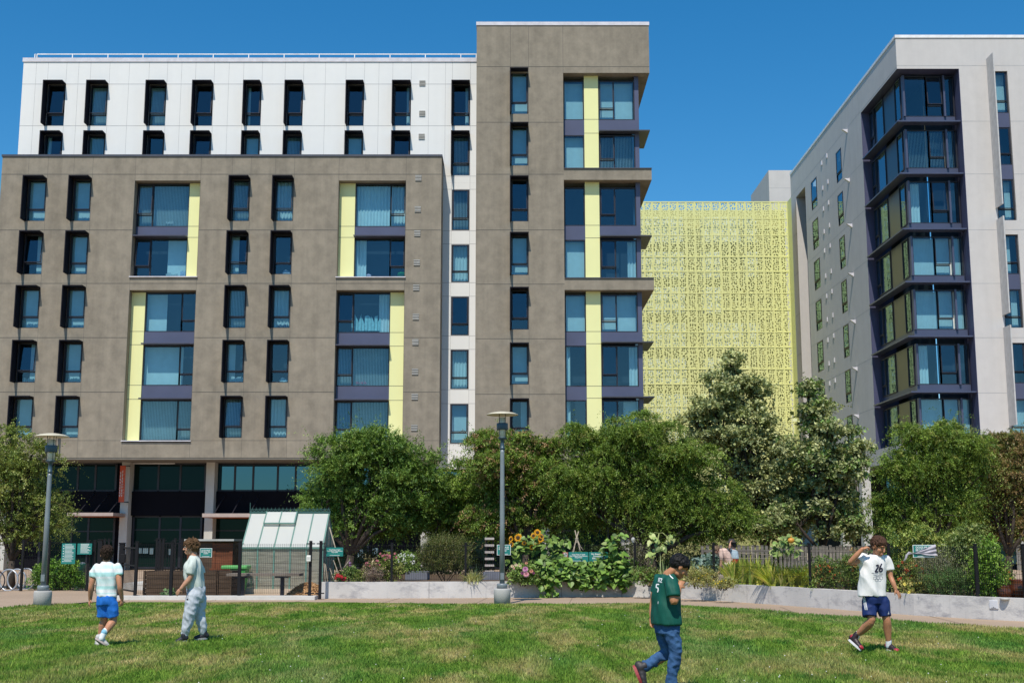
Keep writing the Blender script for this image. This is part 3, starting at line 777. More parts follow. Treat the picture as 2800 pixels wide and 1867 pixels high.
for k in range(8):
    zc = zs[0] - 1.9 - 2.72 * k
    for (ua, ub) in ((1755, 1868), (1918, 2025), (2035, 2068)):
        if k in (1, 2, 4, 5) and ua == 1918: ub = 1966
        if k in (2, 4) and ua == 2035: continue
        a = atY(ua, 800, YS + 1.1).x; b = atY(ub, 800, YS + 1.1).x
        m = MB(); m.box(a, b, YS + .35, YS + 1.149, zc - 1.15, zc + .80); o = m.build('window', M['pale_pane'], sb)
# white stair block on the far roof
rb_ = thing('stair_block', 'plain white concrete stair block rising behind the yellow screen', 'building', (21, 104, 0))
Yb2 = 104.0; p0 = atY(2063, 553, Yb2); p1 = atY(2172, 466, Yb2)
m = MB(); m.box(p0.x + 1.3, p1.x + 4, Yb2, Yb2 + 8, 0, p1.z, 0)
m.quad((p0.x + 1.3, Yb2, p1.z - 1.6), (p1.x + 4, Yb2, p1.z - 1.6), (p1.x + 4, Yb2 - .003, p1.z - 1.57), (p0.x + 1.3, Yb2 - .003, p1.z - 1.57), 1)
m.build('wall', [M['grey_wall'], M['joint_light']], rb_)
# ================================================================== GROUND
def kind(o, k='structure'): o['kind'] = k; return o
def ground_mat(name, col, var, scale, bump=.3):
    t = NT(name); co = t.coord(); n = t.noise(co, scale, 6, .6); c = t.ramp(n, [(.3, dim(col, 1 - var)), (.7, dim(col, 1 + var))])
    s = t.noise(co, .25, 4, .5); c = t.mix(.35, c, t.ramp(s, [(.35, dim(col, .78)), (.65, dim(col, 1.12))]))
    t.principled(c, .9, 0, t.noise(co, 40, 3), bump, .01, .2); return t.m
M['pave'] = ground_mat('tan_paving', (.385, .285, .205), .08, 3.0)
M['soil'] = ground_mat('garden_soil', (.10, .066, .04), .4, 5.0, .8)
M['far'] = ground_mat('far_ground', (.10, .12, .05), .3, .2)
m = MB(); m.quad((-900, -600, -.03), (900, -600, -.03), (900, 2500, -.03), (-900, 2500, -.03)); kind(m.build('ground', M['far']))

edge_px = [(-500, 1690), (-200, 1676), (0, 1667), (113, 1658), (357, 1648), (600, 1649), (870, 1648), (1370, 1651), (1700, 1649), (1860, 1660), (2050, 1672), (2240, 1686), (2500, 1705), (2800, 1722), (3100, 1738), (3500, 1755)]
edge = [gnd(*p) for p in edge_px]
EX = np.array([p.x for p in edge]); EY = np.array([p.y for p in edge])
wall_px = [(877, 1635), (1000, 1635), (1100, 1634.5), (1250, 1634), (1373, 1633), (1480, 1632), (1600, 1631), (1700, 1630.7), (1780, 1632), (1860, 1635.5), (1980, 1642.5), (2100, 1650.5), (2240, 1661), (2400, 1673), (2500, 1681), (2650, 1690), (2800, 1697.5), (2950, 1707), (3200, 1722)]
wbase = [gnd(*p) for p in wall_px]
WXs = np.array([p.x for p in wbase]); WYs = np.array([p.y for p in wbase])
def wallY(u):
    """distance of the low wall's face along the sight column u"""
    best = None
    for (pa, a), (pb, b) in zip(zip(wall_px, wbase), zip(wall_px[1:], wbase[1:])):
        if pa[0] <= u <= pb[0]:
            k = (u - pa[0]) / (pb[0] - pa[0]); return a.y + (b.y - a.y) * k
    return wbase[0].y if u < 877 else wbase[-1].y
def lawn_z(x, y): return .035 + .03 * math.sin(x * .45 + 1.1) * math.sin(y * .31) + .02 * math.sin(x * .19 - y * .23)
# paving
m = MB(); m.quad((-70, 8, -.004), (70, 8, -.004), (70, 69, -.004), (-70, 69, -.004), 0)
for k in range(-6, 16):                           # saw-cut joints of the path
    x = -13 + k * 2.4
    yv = float(np.interp(x, EX, EY))
    m.quad((x, yv - .5, 0.0), (x + .02, yv - .5, 0.0), (x + .32, yv + 3.6, 0.0), (x + .30, yv + 3.6, 0.0), 1)
pv = kind(m.build('pavement', [M['pave'], plain('paving_joint', (.22, .165, .12), .9)]))
# lawn
nx, ny = 150, 90
vs, fs = [], []
for j in range(ny + 1):
    for i in range(nx + 1):
        x = -17 + 34 * i / nx; ye = float(np.interp(x, EX, EY)) + .06 * math.sin(x * 9.0) + .04 * math.sin(x * 23)
        s = (j / ny); y = -6 + (ye + 6) * (1 - (1 - s) ** 1.35)
        z = lawn_z(x, y) if j < ny else -.003
        vs.append((x, y, z))
for j in range(ny):
    for i in range(nx):
        a = j * (nx + 1) + i; fs.append((a, a + 1, a + nx + 2, a + nx + 1))
me = bpy.data.meshes.new('lawn'); me.from_pydata(vs, [], fs); me.polygons.foreach_set('use_smooth', [True] * len(fs))
def lawn_colour(t):
    co = t.coord((1, .34, 1))
    a = t.noise(co, .85, 6, .66, .5); b = t.noise(co, 2.6, 5, .62, .3); d = t.noise(co, 1.9, 5, .6, .2); e = t.noise(co, .5, 3, .5)
    green = t.ramp(b, [(.30, (.085, .165, .024)), (.52, (.150, .245, .038)), (.74, (.245, .330, .062))])
    dry = t.ramp(b, [(.30, (.260, .250, .075)), (.52, (.370, .320, .125)), (.72, (.520, .410, .220))])
    k = t.ramp(a, [(.45, (0, 0, 0)), (.60, (.92, .92, .92))])
    c = t.mix(k, green, dry)
    dk = t.ramp(d, [(.57, (0, 0, 0)), (.68, (.9, .9, .9))])
    c = t.mix(dk, c, (.062, .165, .026))
    return t.mix(t.ramp(e, [(.5, (0, 0, 0)), (.66, (.55, .55, .55))]), c, (.10, .22, .055))
t = NT('lawn_base'); co_ = lawn_colour(t); t.principled(t.mix(1.0, co_, (.70, .65, .58), 'MULTIPLY'), .95, 0, t.noise(t.coord(), 60, 3), .6, .02, .1); M['lawn'] = t.m
me.materials.append(M['lawn']); kind(obj('lawn', me))
# grass blades
t = NT('grass_blade'); cb0 = lawn_colour(t)
at = t.n('Attribute', attribute_name='tint'); c = t.mix(1.0, cb0, at.outputs['Color'], 'MULTIPLY')
df = t.n('BsdfDiffuse'); t.l(c, df.inputs[0]); tl_ = t.n('BsdfTranslucent'); t.l(c, tl_.inputs[0]); mx = t.n('MixShader'); mx.inputs[0].default_value = .35
t.l(df.outputs[0], mx.inputs[1]); t.l(tl_.outputs[0], mx.inputs[2]); t.l(mx.outputs[0], t.out.inputs[0]); M['blade'] = t.m

def np_mesh(name, V, nper, tint, mat, smooth=False):
    """V: (N, nper, 3) polygons of nper corners each; tint: (N, 3)"""
    N = V.shape[0]; me = bpy.data.meshes.new(name)
    me.vertices.add(N * nper); me.vertices.foreach_set('co', V.reshape(-1).astype(np.float32))
    me.loops.add(N * nper); me.loops.foreach_set('vertex_index', np.arange(N * nper, dtype=np.int32))
    me.polygons.add(N); me.polygons.foreach_set('loop_start', np.arange(0, N * nper, nper, dtype=np.int32))
    me.update(calc_edges=True)
    at = me.attributes.new('tint', 'FLOAT_COLOR', 'POINT')
    C = np.ones((N, nper, 4), np.float32); C[:, :, :3] = tint[:, None, :]
    at.data.foreach_set('color', C.reshape(-1))
    me.materials.append(mat); me.update(); return me
N = 400000
U_ = rng.random(N)
d_ = 12.5 * (31.8 / 12.5) ** (U_ ** 0.85)
xr = (rng.random(N) * 2 - 1) * (d_ * .44 + .4)
ye = np.interp(xr, EX, EY)
ok = d_ < ye - .02; xr, d_ = xr[ok], d_[ok]; N = len(xr)
z0 = .03 + .03 * np.sin(xr * .45 + 1.1) * np.sin(d_ * .31) + .02 * np.sin(xr * .19 - d_ * .23)
ed = np.clip((np.interp(xr, EX, EY) - d_) / 1.2, 0, 1)
h = rng.uniform(.024, .052, N) * (1 + .6 * np.maximum(0, np.sin(xr * 2.1 + np.sin(d_ * 1.7)) * np.sin(d_ * 1.3))) * (1.25 - .25 * ed)
tc = rng.random((900, 2)); tcy = 13 + 18.5 * tc[:, 0] ** 1.3; tcx = (tc[:, 1] * 2 - 1) * tcy * .44
kk = rng.integers(0, 900, 70000); tx_ = tcx[kk] + rng.normal(0, .11, 70000); ty_ = tcy[kk] + rng.normal(0, .13, 70000)
gd_ = ty_ < np.interp(tx_, EX, EY) - .15; tx_, ty_ = tx_[gd_], ty_[gd_]
xr = np.concatenate([xr, tx_]); d_ = np.concatenate([d_, ty_]); h = np.concatenate([h, rng.uniform(.045, .085, len(tx_))]); N = len(xr)
z0 = .03 + .03 * np.sin(xr * .45 + 1.1) * np.sin(d_ * .31) + .02 * np.sin(xr * .19 - d_ * .23)
an = rng.random(N) * 2 * np.pi; wd = rng.uniform(.007, .014, N) * (d_ / 17) ** .7
le = rng.uniform(0, .055, N); la = rng.random(N) * 2 * np.pi
V = np.zeros((N, 3, 3))
V[:, 0] = np.stack([xr - np.cos(an) * wd, d_ - np.sin(an) * wd, z0], 1); V[:, 1] = np.stack([xr + np.cos(an) * wd, d_ + np.sin(an) * wd, z0], 1)
V[:, 2] = np.stack([xr + np.cos(la) * le, d_ + np.sin(la) * le, z0 + h], 1)
tint = np.clip(rng.normal(1.34, .30, (N, 1)) * np.array([[1, 1, 1]]) + rng.normal(0, .05, (N, 3)), .5, 2.6)
kind(obj('grass', np_mesh('grass', V, 3, tint, M['blade'])), 'stuff')
# clover flowers dotted in the lawn
cl = MB(); rr = random.Random(3)
for k in range(300):
    d = 13.5 + 17 * rr.random() ** 1.2; x = (rr.random() * 2 - 1) * d * .42
    if d < float(np.interp(x, EX, EY)) - .3 and mnoise.noise((x * .3, d * .3, 2)) > -.05:
        s = .004 + .005 * rr.random(); cl.ball((x, d, lawn_z(x, d) + .06), s, 6)
kind(cl.build('clover', plain('clover_white', (.7, .68, .6), .9)), 'stuff')

# ================================================================== LOW WALL AND GARDEN SOIL
WT = .445
def off(pts, d):
    out = []
    for i, p in enumerate(pts):
        a = pts[max(0, i - 1)]; b = pts[min(len(pts) - 1, i + 1)]; n = Vector((-(b.y - a.y), b.x - a.x, 0)).normalized()
        out.append(Vector((p.x, p.y, 0)) + n * d)
    return out
wb2 = off(wbase, .26)
# smooth the plan
def strip(A, B, zA, zB, mb, mi=0):
    for a, b, c, d in zip(A, A[1:], B[1:], B): mb.quad((a.x, a.y, zA), (b.x, b.y, zA), (c.x, c.y, zB), (d.x, d.y, zB), mi)
M['wall_conc'] = None
def wall_mat():
    t = NT('weathered_low_wall'); co = t.coord(); col = (.60, .575, .55)
    c = t.ramp(t.noise(co, 1.1, 6, .6, .3), [(.3, dim(col, .86)), (.6, col), (.75, dim(col, 1.08))])
    st = t.noise(t.coord((1.0, 1.0, 2.2)), 1.5, 9, .75, .15)
    c = t.mix(t.ramp(st, [(.50, (0, 0, 0)), (.66, (.75, .75, .75))]), c, (.235, .23, .255))
    dr = t.noise(t.coord((7, 7, .5)), 1.0, 4, .6); c = t.mix(t.ramp(dr, [(.58, (0, 0, 0)), (.75, (.45, .45, .45))]), c, (.30, .29, .29))
    t.principled(c, .9, 0, t.noise(co, 35, 5), .35, .012, .2); return t.m
M['wall_conc'] = wall_mat()
lw = thing('retaining_wall', 'long low curved concrete retaining wall stained grey along the path', 'wall', wbase[0])
m = MB(); strip(wbase, wbase, -.05, WT, m); strip(wbase, wb2, WT, WT, m); strip(wb2, wb2, WT, -.05, m)
a, b = wbase[0], wb2[0]; m.quad((a.x, a.y, -.05), (a.x, a.y, WT), (b.x, b.y, WT), (b.x, b.y, -.05))
for k, u in enumerate((1173, 1478, 1535, 1700, 2240, 2575)):
    yy = wallY(u); p = atY(u, 1620, yy); m.box(p.x - .006, p.x + .006, yy - .004, yy + .01, .0, WT - .002, 1)
m.build('wall', [M['wall_conc'], plain('wall_joint', (.2, .19, .19), .9)], lw)
for k, u in ((0, 1696),):
    pass
def wall_pt(u, v):
    d = ray(u, v)
    for a, b in zip(wbase, wbase[1:]):
        # sight line meets the wall face a-b in plan
        ex, ey = b.x - a.x, b.y - a.y; det = d[0] * -ey + ex * d[1]
        if abs(det) < 1e-9: continue
        t = (a.x * -ey + ex * a.y) / det; s = (d[0] * a.y - d[1] * a.x) / det
        if t > 0 and -1e-6 <= s <= 1 + 1e-6: return Vector((d[0] * t, d[1] * t, EYE + d[2] * t)), math.atan2(ey, ex)
p, wa_ = wall_pt(2718, 1652)
ub = thing('utility_plate', 'square white cover plate set in the low wall at the right', 'utility box', (p.x, p.y, p.z))
pm_ = Matrix.Translation(p) @ Matrix.Rotation(wa_, 4, 'Z')
bevel(MB().box(-.095, .095, -.022, .05, -.085, .085, 0, pm_).build('cover', plain('white_plate', (.62, .62, .65), .5), ub), .008)
m = MB(); m.box(-.05, .05, -.025, -.0225, -.07, -.062, 0, pm_); m.box(-.01, .01, -.025, -.0225, -.055, -.045, 0, pm_); m.build('lettering', M['joint'], ub)
p = wall_pt(2746, 1638)[0]; kindd = thing('wall_light', 'small grey half-round light cap on the wall edge above the white plate', 'light', p)
m = MB(); m.lathe([(.09, -.03), (.1, 0), (.08, .012), (.0, .015)], (p.x, p.y - .03, WT - .01), 16); m.build('cap', M['vent'], kindd)
# soil
m = MB(); back = [Vector((p.x + (2 if i == len(wb2) - 1 else 0), 46, 0)) for i, p in enumerate(wb2)]
strip(wb2, back, .37, .37, m); a = wb2[0]; m.quad((a.x, a.y, .37), (a.x, 46, .37), (a.x, 46, -.05), (a.x, a.y, -.05))
strip(back, back, .37, -.05, m)
kind(m.build('garden_bed', M['soil']))
m = MB(); m.box(-12.6, -8.3, 41.0, 47, -.002, .22); kind(m.build('ramp', plain('pale_concrete_ramp', (.55, .53, .50), .9)))

# ================================================================== FENCES
M['fence'] = plain('black_fence_steel', (.008, .008, .010), .6, 0, .1, 3, .25)
def fence_panel(a, b, z0, z1, parent, dx=.05):
    m = MB(); L = (b - a).length; n = max(2, int(L / dx)); w_ = .0052
    for k in range(1, n): p = a.lerp(b, k / n); m.bar((p.x, p.y, z0), (p.x, p.y, z1), w_, w_)
    z = z0 + .03; d = Vector((0, .006, 0))
    while z < z1: m.bar(Vector((a.x, a.y, z)) - d, Vector((b.x, b.y, z)) - d, .0065, .0065); z += .2
    m.bar((a.x, a.y, z1 - .03), (b.x, b.y, z1 - .03), .007, .007)
    return m.build('mesh_panel', M['fence'], parent)
def fence_post(p, z0, z1, parent, w_=.06):
    m = MB(); m.box(p.x - w_ / 2, p.x + w_ / 2, p.y - w_ / 2, p.y + w_ / 2, z0, z1); m.box(p.x - w_ * .62, p.x + w_ * .62, p.y - w_ * .62, p.y + w_ * .62, z1, z1 + .025)
    m.box(p.x - .1, p.x + .1, p.y - .012, p.y + .012, z1 - .05, z1 - .03); return m.build('post', M['fence'], parent)
gf = thing('garden_fence', 'black wire mesh fence standing on the long low concrete wall', 'fence', atY(1373, 1600, 35.9))
fpx = [878, 1071, 1273, 1486, 1737, 1952.6, 2214.7, 2432, 2670, 2800, 2990]
fp = []
for u in fpx: yy = wallY(u) + .13; p = atY(u, 1560, yy); fp.append(Vector((p.x, yy, 0)))
for p in fp[1:]: fence_post(p, WT, 1.5, gf)
for a, b in zip(fp, fp[1:]): fence_panel(a, b, WT + .04, 1.47, gf)
lf = thing('garden_fence', 'black wire mesh fence on a kerb in front of the planters and greenhouse', 'fence', atY(560, 1600, 34.8))
YF = 34.75
lp = [atY(u, 1560, YF) for u in (372, 469, 655, 846)]
for p in lp[:3]: fence_post(p, .1, 1.54, lf, .075)
for a, b in zip(lp, lp[1:]): fence_panel(Vector((a.x, a.y, 0)), Vector((b.x, b.y, 0)), .14, 1.5, lf)
c0 = gnd(318, 1637); m = MB(); m.box(c0.x, fp[0].x, 34.35, 34.95, -.02, .095); kb = kind(m.build('kerb', plain('pale_kerb', (.58, .56, .52), .9)))
sf = thing('garden_fence', 'black wire mesh fence behind the two green notice boards', 'fence', atY(190, 1580, 40.2))
sp_ = [Vector((atY(u, 1560, 40.3).x, 40.3, 0)) for u in (60, 131, 240, 256)]
for p in sp_: fence_post(p, 0, 1.58, sf, .07)
for a, b in zip(sp_, sp_[1:]): fence_panel(a, b, .05, 1.55, sf)
gt = thing('gate', 'black steel gate with thick posts and lock box beside the notice boards', 'gate', atY(300, 1620, 38))
for u, w_, z1, Y in ((270, .12, 1.6, 39), (282, .05, 1.62, 40), (293, .05, 1.62, 40.4), (330, .13, 1.5, 36.5)):
    p = atY(u, 1580, Y); fence_post(Vector((p.x, Y, 0)), 0, z1, gt, w_)
a, b = atY(332, 1580, 36.5), atY(370, 1580, 34.9); m = MB()
for z in (1.38, .9, .2): m.bar((a.x, a.y, z), (b.x, b.y, z), .04, .04)
for k in range(1, 12): p = a.lerp(b, k / 12); m.bar((p.x, p.y, .2), (p.x, p.y, 1.38), .014, .014)
m.build('gate_leaf', M['fence'], gt)
p = a.lerp(b, .08); bevel(MB().box(p.x - .07, p.x + .07, p.y - .08, p.y + .04, .95, 1.2).build('lock', M['fence'], gt), .01)
g2 = thing('gate', 'black barred inner gate between the shed and the glass doors', 'gate', atY(465, 1600, 40.5))
Yg2 = 40.5; m = MB()
us = (425, 434, 443, 475, 494, 520)
for u in us: p = atY(u, 1580, Yg2); fence_post(Vector((p.x, Yg2, 0)), 0, 1.63, g2, .06)
for ua, ub in zip(us, us[1:]):
    a = atY(ua, 1580, Yg2).x; b = atY(ub, 1580, Yg2).x; n = max(2, int((b - a) / .09))
    for k in range(1, n): x = a + (b - a) * k / n; m.bar((x, Yg2, .1), (x, Yg2, 1.5), .016, .016)
    for z in (.1, 1.5): m.bar((a, Yg2, z), (b, Yg2, z), .035, .035)
m.build('bars', M['fence'], g2)
gp = thing('entrance_gate', 'pair of tall black gate posts beside the greenhouse corner with a white keypad', 'gate', atY(862, 1630, 34.8))
for u, lab in ((848, 0), (876, 1)):
    p = atY(u, 1560, 34.75); m = MB(); m.box(p.x - .038, p.x + .038, p.y - .038, p.y + .038, 0, 1.58)
    s = -1 if lab else 1
    for z in (1.5, .16): m.box(p.x - .12, p.x + .12, p.y - .015, p.y + .015, z - .015, z + .015)
    m.build('post', M['fence'], gp)
p = atY(844, 1526, 34.66); o = MB().box(p.x - .06, p.x + .06, p.y - .04, p.y + .03, p.z - .085, p.z + .085).build('keypad', plain('white_keypad', (.75, .74, .68), .5), gp); bevel(o, .02)
m = MB()
for i in range(3):
    for j in range(3): m.box(p.x - .035 + i * .025, p.x - .02 + i * .025, p.y - .043, p.y - .0405, p.z - .03 + j * .025, p.z - .016 + j * .025)
m.build('buttons', M['vent'], gp)

# ================================================================== SIGNS
M['teal'] = plain('teal_sign_face', (.012, .19, .165), .45, 0, .05); M['sign_white'] = plain('sign_white', (.78, .80, .78), .5)
def sign(label, u0, u1, v0, v1, Y, lines, border=False, size=None, rows=None):
    a = atY(u0, v1, Y); b = atY(u1, v0, Y); w_, h_ = b.x - a.x, b.z - a.z; cx_, cz_ = (a.x + b.x) / 2, (a.z + b.z) / 2
    t = thing('sign', label, 'sign', (cx_, Y, a.z))
    m = MB()
    if border:
        m.box(a.x, b.x, Y, Y + .008, a.z, b.z, 1); e = .012; m.box(a.x + e, b.x - e, Y - .003, Y - .0005, a.z + e, b.z - e, 0)
    else: m.box(a.x, b.x, Y - .002, Y + .008, a.z, b.z, 0)
    m.build('board', [M['teal'], M['sign_white']], t)
    if lines: text_obj(lines, .05, (cx_, Y - .006, cz_ + h_ * .09), M['sign_white'], t, bold=.0012, fit=(w_ * (.74 if border else .90), h_ * .60))
    m = MB(); m.box(cx_ - w_ * .3, cx_ + w_ * .3, Y - .006, Y - .004, a.z + h_ * .09, a.z + h_ * .125); m.build('small_print', M['sign_white'], t)
    return t, a, b
sign('green dogs-on-leash sign on the fence behind the boy in grey trousers', 546, 580, 1498, 1523, 34.70, 'DOGS MUST\nBE HELD ON\nLEASH', True)
sign('green keep-dogs-on-leash sign on the fence right of the greenhouse', 892, 938.5, 1496, 1520, 34.9, 'Keep Dogs on Leash\nDog Walkers Must Remove\nDog Waste', False, .052)
sign('green dogs-on-leash sign half hidden behind the lamp post beside the sunflowers', 1359, 1396.5, 1488.5, 1517, 35.6, 'DOGS MUST\nBE HELD ON\nLEASH', True)
sign('green keep-dogs-on-leash sign above the squash leaves', 1555, 1608.6, 1508.5, 1535.5, 36.05, 'Keep Dogs on Leash\nDog Walkers Must Remove\nDog Waste', False, .055)
sign('green no-skateboards sign partly covered by squash leaves', 1611, 1662, 1508.5, 1535.5, 36.1, 'No Skateboards\nScooters or\nBikes Allowed', False, .06)
yd = wallY(2525) - .05
sdr, sa, sb_ = sign('green dogs-on-leash sign with a grey cloth draped over it', 2497, 2554, 1489, 1523.6, yd, 'DOGS MUST\nBE HELD ON\nLEASH', True)
a = atY(1539, 1523, 36.0); b = atY(1553, 1509, 36.0); t_ = thing('sign', 'small red prohibition sign beside the squash plants', 'sign', (a.x, 36.0, a.z))
m = MB(); m.box(a.x, b.x, 35.998, 36.01, a.z, b.z, 0); m.build('board', plain('faded_red_sign', (.38, .14, .11), .5), t_)
m = MB(); m.lathe([(.045, 0), (.055, 0), (.055, .003), (.045, .003), (.045, 0)], (0, 0, 0), 20); m.bar((-.035, .03, .001), (.035, -.03, .001), .012, .003); m.box(-.03, .03, -.006, .006, -.001, .002)
me = m.mesh('symbol', M['sign_white']); me.transform(Matrix.Translation(((a.x + b.x) / 2, 35.995, (a.z + b.z) / 2)) @ Matrix.Rotation(math.pi / 2, 4, 'X')); obj('symbol', me, t_)
# cloth on the last sign
def cloth():
    m = MB(); nu, nv = 20, 12; W_ = .40
    for j in range(nv + 1):
        for i in range(nu + 1):
            s, q = i / nu, j / nv
            left = sa.x + .02 + .32 * (1 - q) * (1 - s * .2) if False else None
            # a triangle of fabric: wide on the right, pulled to a knot on the lower left
            xr_ = sb_.x + .02 + .03 * q; zt_ = sb_.z + .012; zb_ = sa.z + .03
            kx, kz = sa.x - .03, sa.z + .09
            ex, ez = xr_, zt_ - (zt_ - zb_) * q
            x = kx + (ex - kx) * s; z = kz + (ez - kz) * s
            if q < .35 and s > .45: z += 0
            y = yd - .012 - .018 * (1 + math.sin(q * 17 + s * 5)) * s ** .5 - .008 * math.sin(s * 14 + q * 6)
            m.v.append((x, y, z))
    for j in range(nv):
        for i in range(nu):
            a_ = j * (nu + 1) + i; m.f.append((a_, a_ + 1, a_ + nu + 2, a_ + nu + 1)); m.m.append(0); m.smooth.append(True)
    return m
towel = cloth(); kx, kz = sa.x - .03, sa.z + .09
for s in range(3):
    towel.tube([(kx, yd - .02, kz), (kx - .06 - .02 * s, yd - .03, kz + .02 - .02 * s), (kx - .13, yd - .02, kz - .05 - .03 * s), (kx - .15 - .02 * s, yd - .02, kz - .16)], [.012, .02, .018, .006], 7)
tag(towel.build('cloth', plain('grey_lilac_cloth', (.42, .39, .43), .9)), 'grey lilac cloth knotted over the green sign at the right', 'cloth')
# notice boards
for (lab, u0, u1, v0, v1, n) in (('tall green notice board of park rules behind the lamp post', 167, 208, 1485, 1541, 14), ('wide green notice board beside the taller board of park rules', 211, 252, 1485, 1515, 9)):
    Y = 40.1; a = atY(u0, v1, Y); b = atY(u1, v0, Y); t_ = thing('notice_board', lab, 'sign', (a.x, Y, a.z))
    MB().box(a.x, b.x, Y - .01, Y + .01, a.z, b.z).build('board', M['teal'], t_)
    m = MB(); w_, h_ = b.x - a.x, b.z - a.z; rr = random.Random(n)
    for k in range(n):
        z = b.z - h_ * (.06 + .88 * k / n); x0 = a.x + w_ * .22
        if n == 14 and k % 2 == 1: m.box(a.x + w_ * .1, a.x + w_ * .17, Y - .013, Y - .0105, z - .012, z + .014)
        m.box(x0, a.x + w_ * rr.uniform(.7, .93), Y - .013, Y - .0105, z - .007, z + .006)
    m.build('printed_rules', M['sign_white'], t_)

# ================================================================== LAMP POSTS
M['lamp'] = plain('blue_grey_lamp_paint', (.215, .245, .262), .4, .1); M['lamp_dark'] = plain('dark_teal_lamp', (.04, .075, .10), .4, .1)
M['disc'] = plain('cream_lamp_disc', (.55, .50, .38), .5); M['diff'] = plain('lamp_diffuser', (.66, .64, .54), .3); M['conc_base'] = concrete('lamp_base_concrete', (.40, .39, .37), .15, 1.2, .2)
def lamp_post(label, u, vb, vtop, group):
    p = gnd(u, vb); H_ = atY(u, vtop, p.y).z; t = thing('lamp_post', label, 'lamp post', p, group)
    c = (p.x, p.y, 0)
    MB().lathe([(.205, -.05), (.21, .36), (.195, .395), (0, .395)], c, 32).build('base', M['conc_base'], t)
    MB().lathe([(.135, .396), (.135, .50), (.12, .52), (.06, .521)], c, 24).build('collar', M['lamp'], t)
    zc = H_ - .78
    MB().lathe([(.066, .52), (.06, 2.0), (.052, zc - .28), (.05, zc - .2)], c, 20).build('pole', M['lamp'], t)
    bx_ = MB(); bx_.box(p.x - .045, p.x + .045, p.y - .075, p.y - .05, .62, .78); bx_.build('hand_hole_cover', M['lamp'], t)
    m = MB(); m.lathe([(.051, zc - .2), (.062, zc - .2), (.062, zc - .16), (.048, zc - .15), (.048, zc + .02), (.075, zc + .05), (.115, zc + .085), (.115, zc + .1), (.07, zc + .1)], c, 24); m.build('neck', M['lamp_dark'], t)
    m = MB(); m.lathe([(.088, zc + .1), (.088, zc + .62), (.0, zc + .62)], c, 20); m.build('diffuser', M['diff'], t)
    m = MB(); m.lathe([(.142, zc + .30), (.146, zc + .31), (.146, zc + .46), (.142, zc + .47), (.138, zc + .46), (.138, zc + .31), (.142, zc + .30)], c, 28); m.build('band', M['lamp_dark'], t)
    m = MB()
    for k in range(4):
        a = math.pi / 4 + k * math.pi / 2; m.tube([(p.x + .112 * math.cos(a), p.y + .112 * math.sin(a), zc + .09), (p.x + .112 * math.cos(a), p.y + .112 * math.sin(a), zc + .7)], .008, 6)
    m.build('rods', M['lamp_dark'], t)
    MB().lathe([(0, H_ - .01), (.12, H_ - .015), (.30, H_ - .045), (.405, H_ - .085), (.41, H_ - .10), (.39, H_ - .102), (.27, H_ - .075), (.10, H_ - .06), (0, H_ - .06)], c, 48).build('shade', M['disc'], t)
    return t
lamp_post('tall lamp post with a flat disc shade at the left beside the bike racks', 115, 1660, 1183, 'disc-topped lamp posts')
lamp_post('lamp post with flat disc shade beside the sunflowers and low wall', 1373, 1652, 1124, 'disc-topped lamp posts')

# ================================================================== LEFT-HAND GARDEN FURNITURE
def wood(name, col):
    t = NT(name); co = t.coord((1, 1, 1)); n = t.noise(t.coord((1.5, 1.5, 14)), 1.6, 6, .65); n2 = t.noise(t.coord((.8, .8, 5.2)), 1.1, 2)
    c = t.mix(.5, t.ramp(n, [(.3, dim(col, .5)), (.7, dim(col, 1.4))]), t.ramp(n2, [(.35, dim(col, .6)), (.65, dim(col, 1.35))]))
    t.principled(c, .85, 0, n, .4, .01, .2); return t.m
M['planter'] = wood('weathered_planter_wood', (.085, .058, .04)); M['shed_wood'] = wood('red_cedar', (.17, .06, .03)); M['picket'] = wood('grey_picket', (.22, .195, .165))
M['old_wood'] = wood('grey_table_wood', (.19, .16, .135)); M['stick'] = plain('bamboo_stick', (.33, .275, .20), .7)
for lab, ua, ub, v0 in (('dark wooden planter box at the left end, behind the fence', 394, 464, 1560), ('widest dark wooden planter box behind the boy in grey trousers', 468, 592, 1560), ('dark wooden planter box beside the green bin', 594, 631, 1560)):
    Y = 36.2; a = atY(ua, 1625, Y); b = atY(ub, v0, Y); t_ = thing('planter_box', lab, 'planter', (a.x, Y, 0), 'dark wooden planter boxes')
    m = MB(); n = 6
    for k in range(n): z0 = .0 + b.z * k / n; m.box(a.x, b.x, Y, Y + .04, z0 + .004, z0 + b.z / n - .006); m.box(a.x, b.x, Y + 1.1, Y + 1.14, z0 + .004, z0 + b.z / n - .006); m.box(a.x, a.x + .04, Y + .041, Y + 1.099, z0 + .004, z0 + b.z / n - .006); m.box(b.x - .04, b.x, Y + .041, Y + 1.099, z0 + .004, z0 + b.z / n - .006)
    m.build('boards', M['planter'], t_); m = MB(); m.box(a.x + .045, b.x - .045, Y + .045, Y + 1.095, .1, b.z - .08); m.build('soil', M['soil'], t_)
    for x in (a.x - .03, b.x - .01): MB().box(x, x + .05, Y - .045, Y - .001, 0, b.z + .01).build('corner_post', M['planter'], t_)
Y = 39.0; a = atY(508, 1620, Y); b = atY(640, 1474, Y)
sh = thing('garden_shed', 'small red cedar tool shed with a flat pale roof behind the planters', 'shed', (a.x, Y, 0))
MB().box(a.x - .05, b.x + .05, Y - .25, Y + 1.3, b.z - .05, b.z + .01).build('roof', M['vent'], sh)
m = MB(); m.box(a.x, b.x, Y, Y + 1.1, 0, b.z - .051); m.build('wall', M['planter'], sh)
d0, d1 = atY(578, 1600, Y).x, atY(634, 1600, Y).x
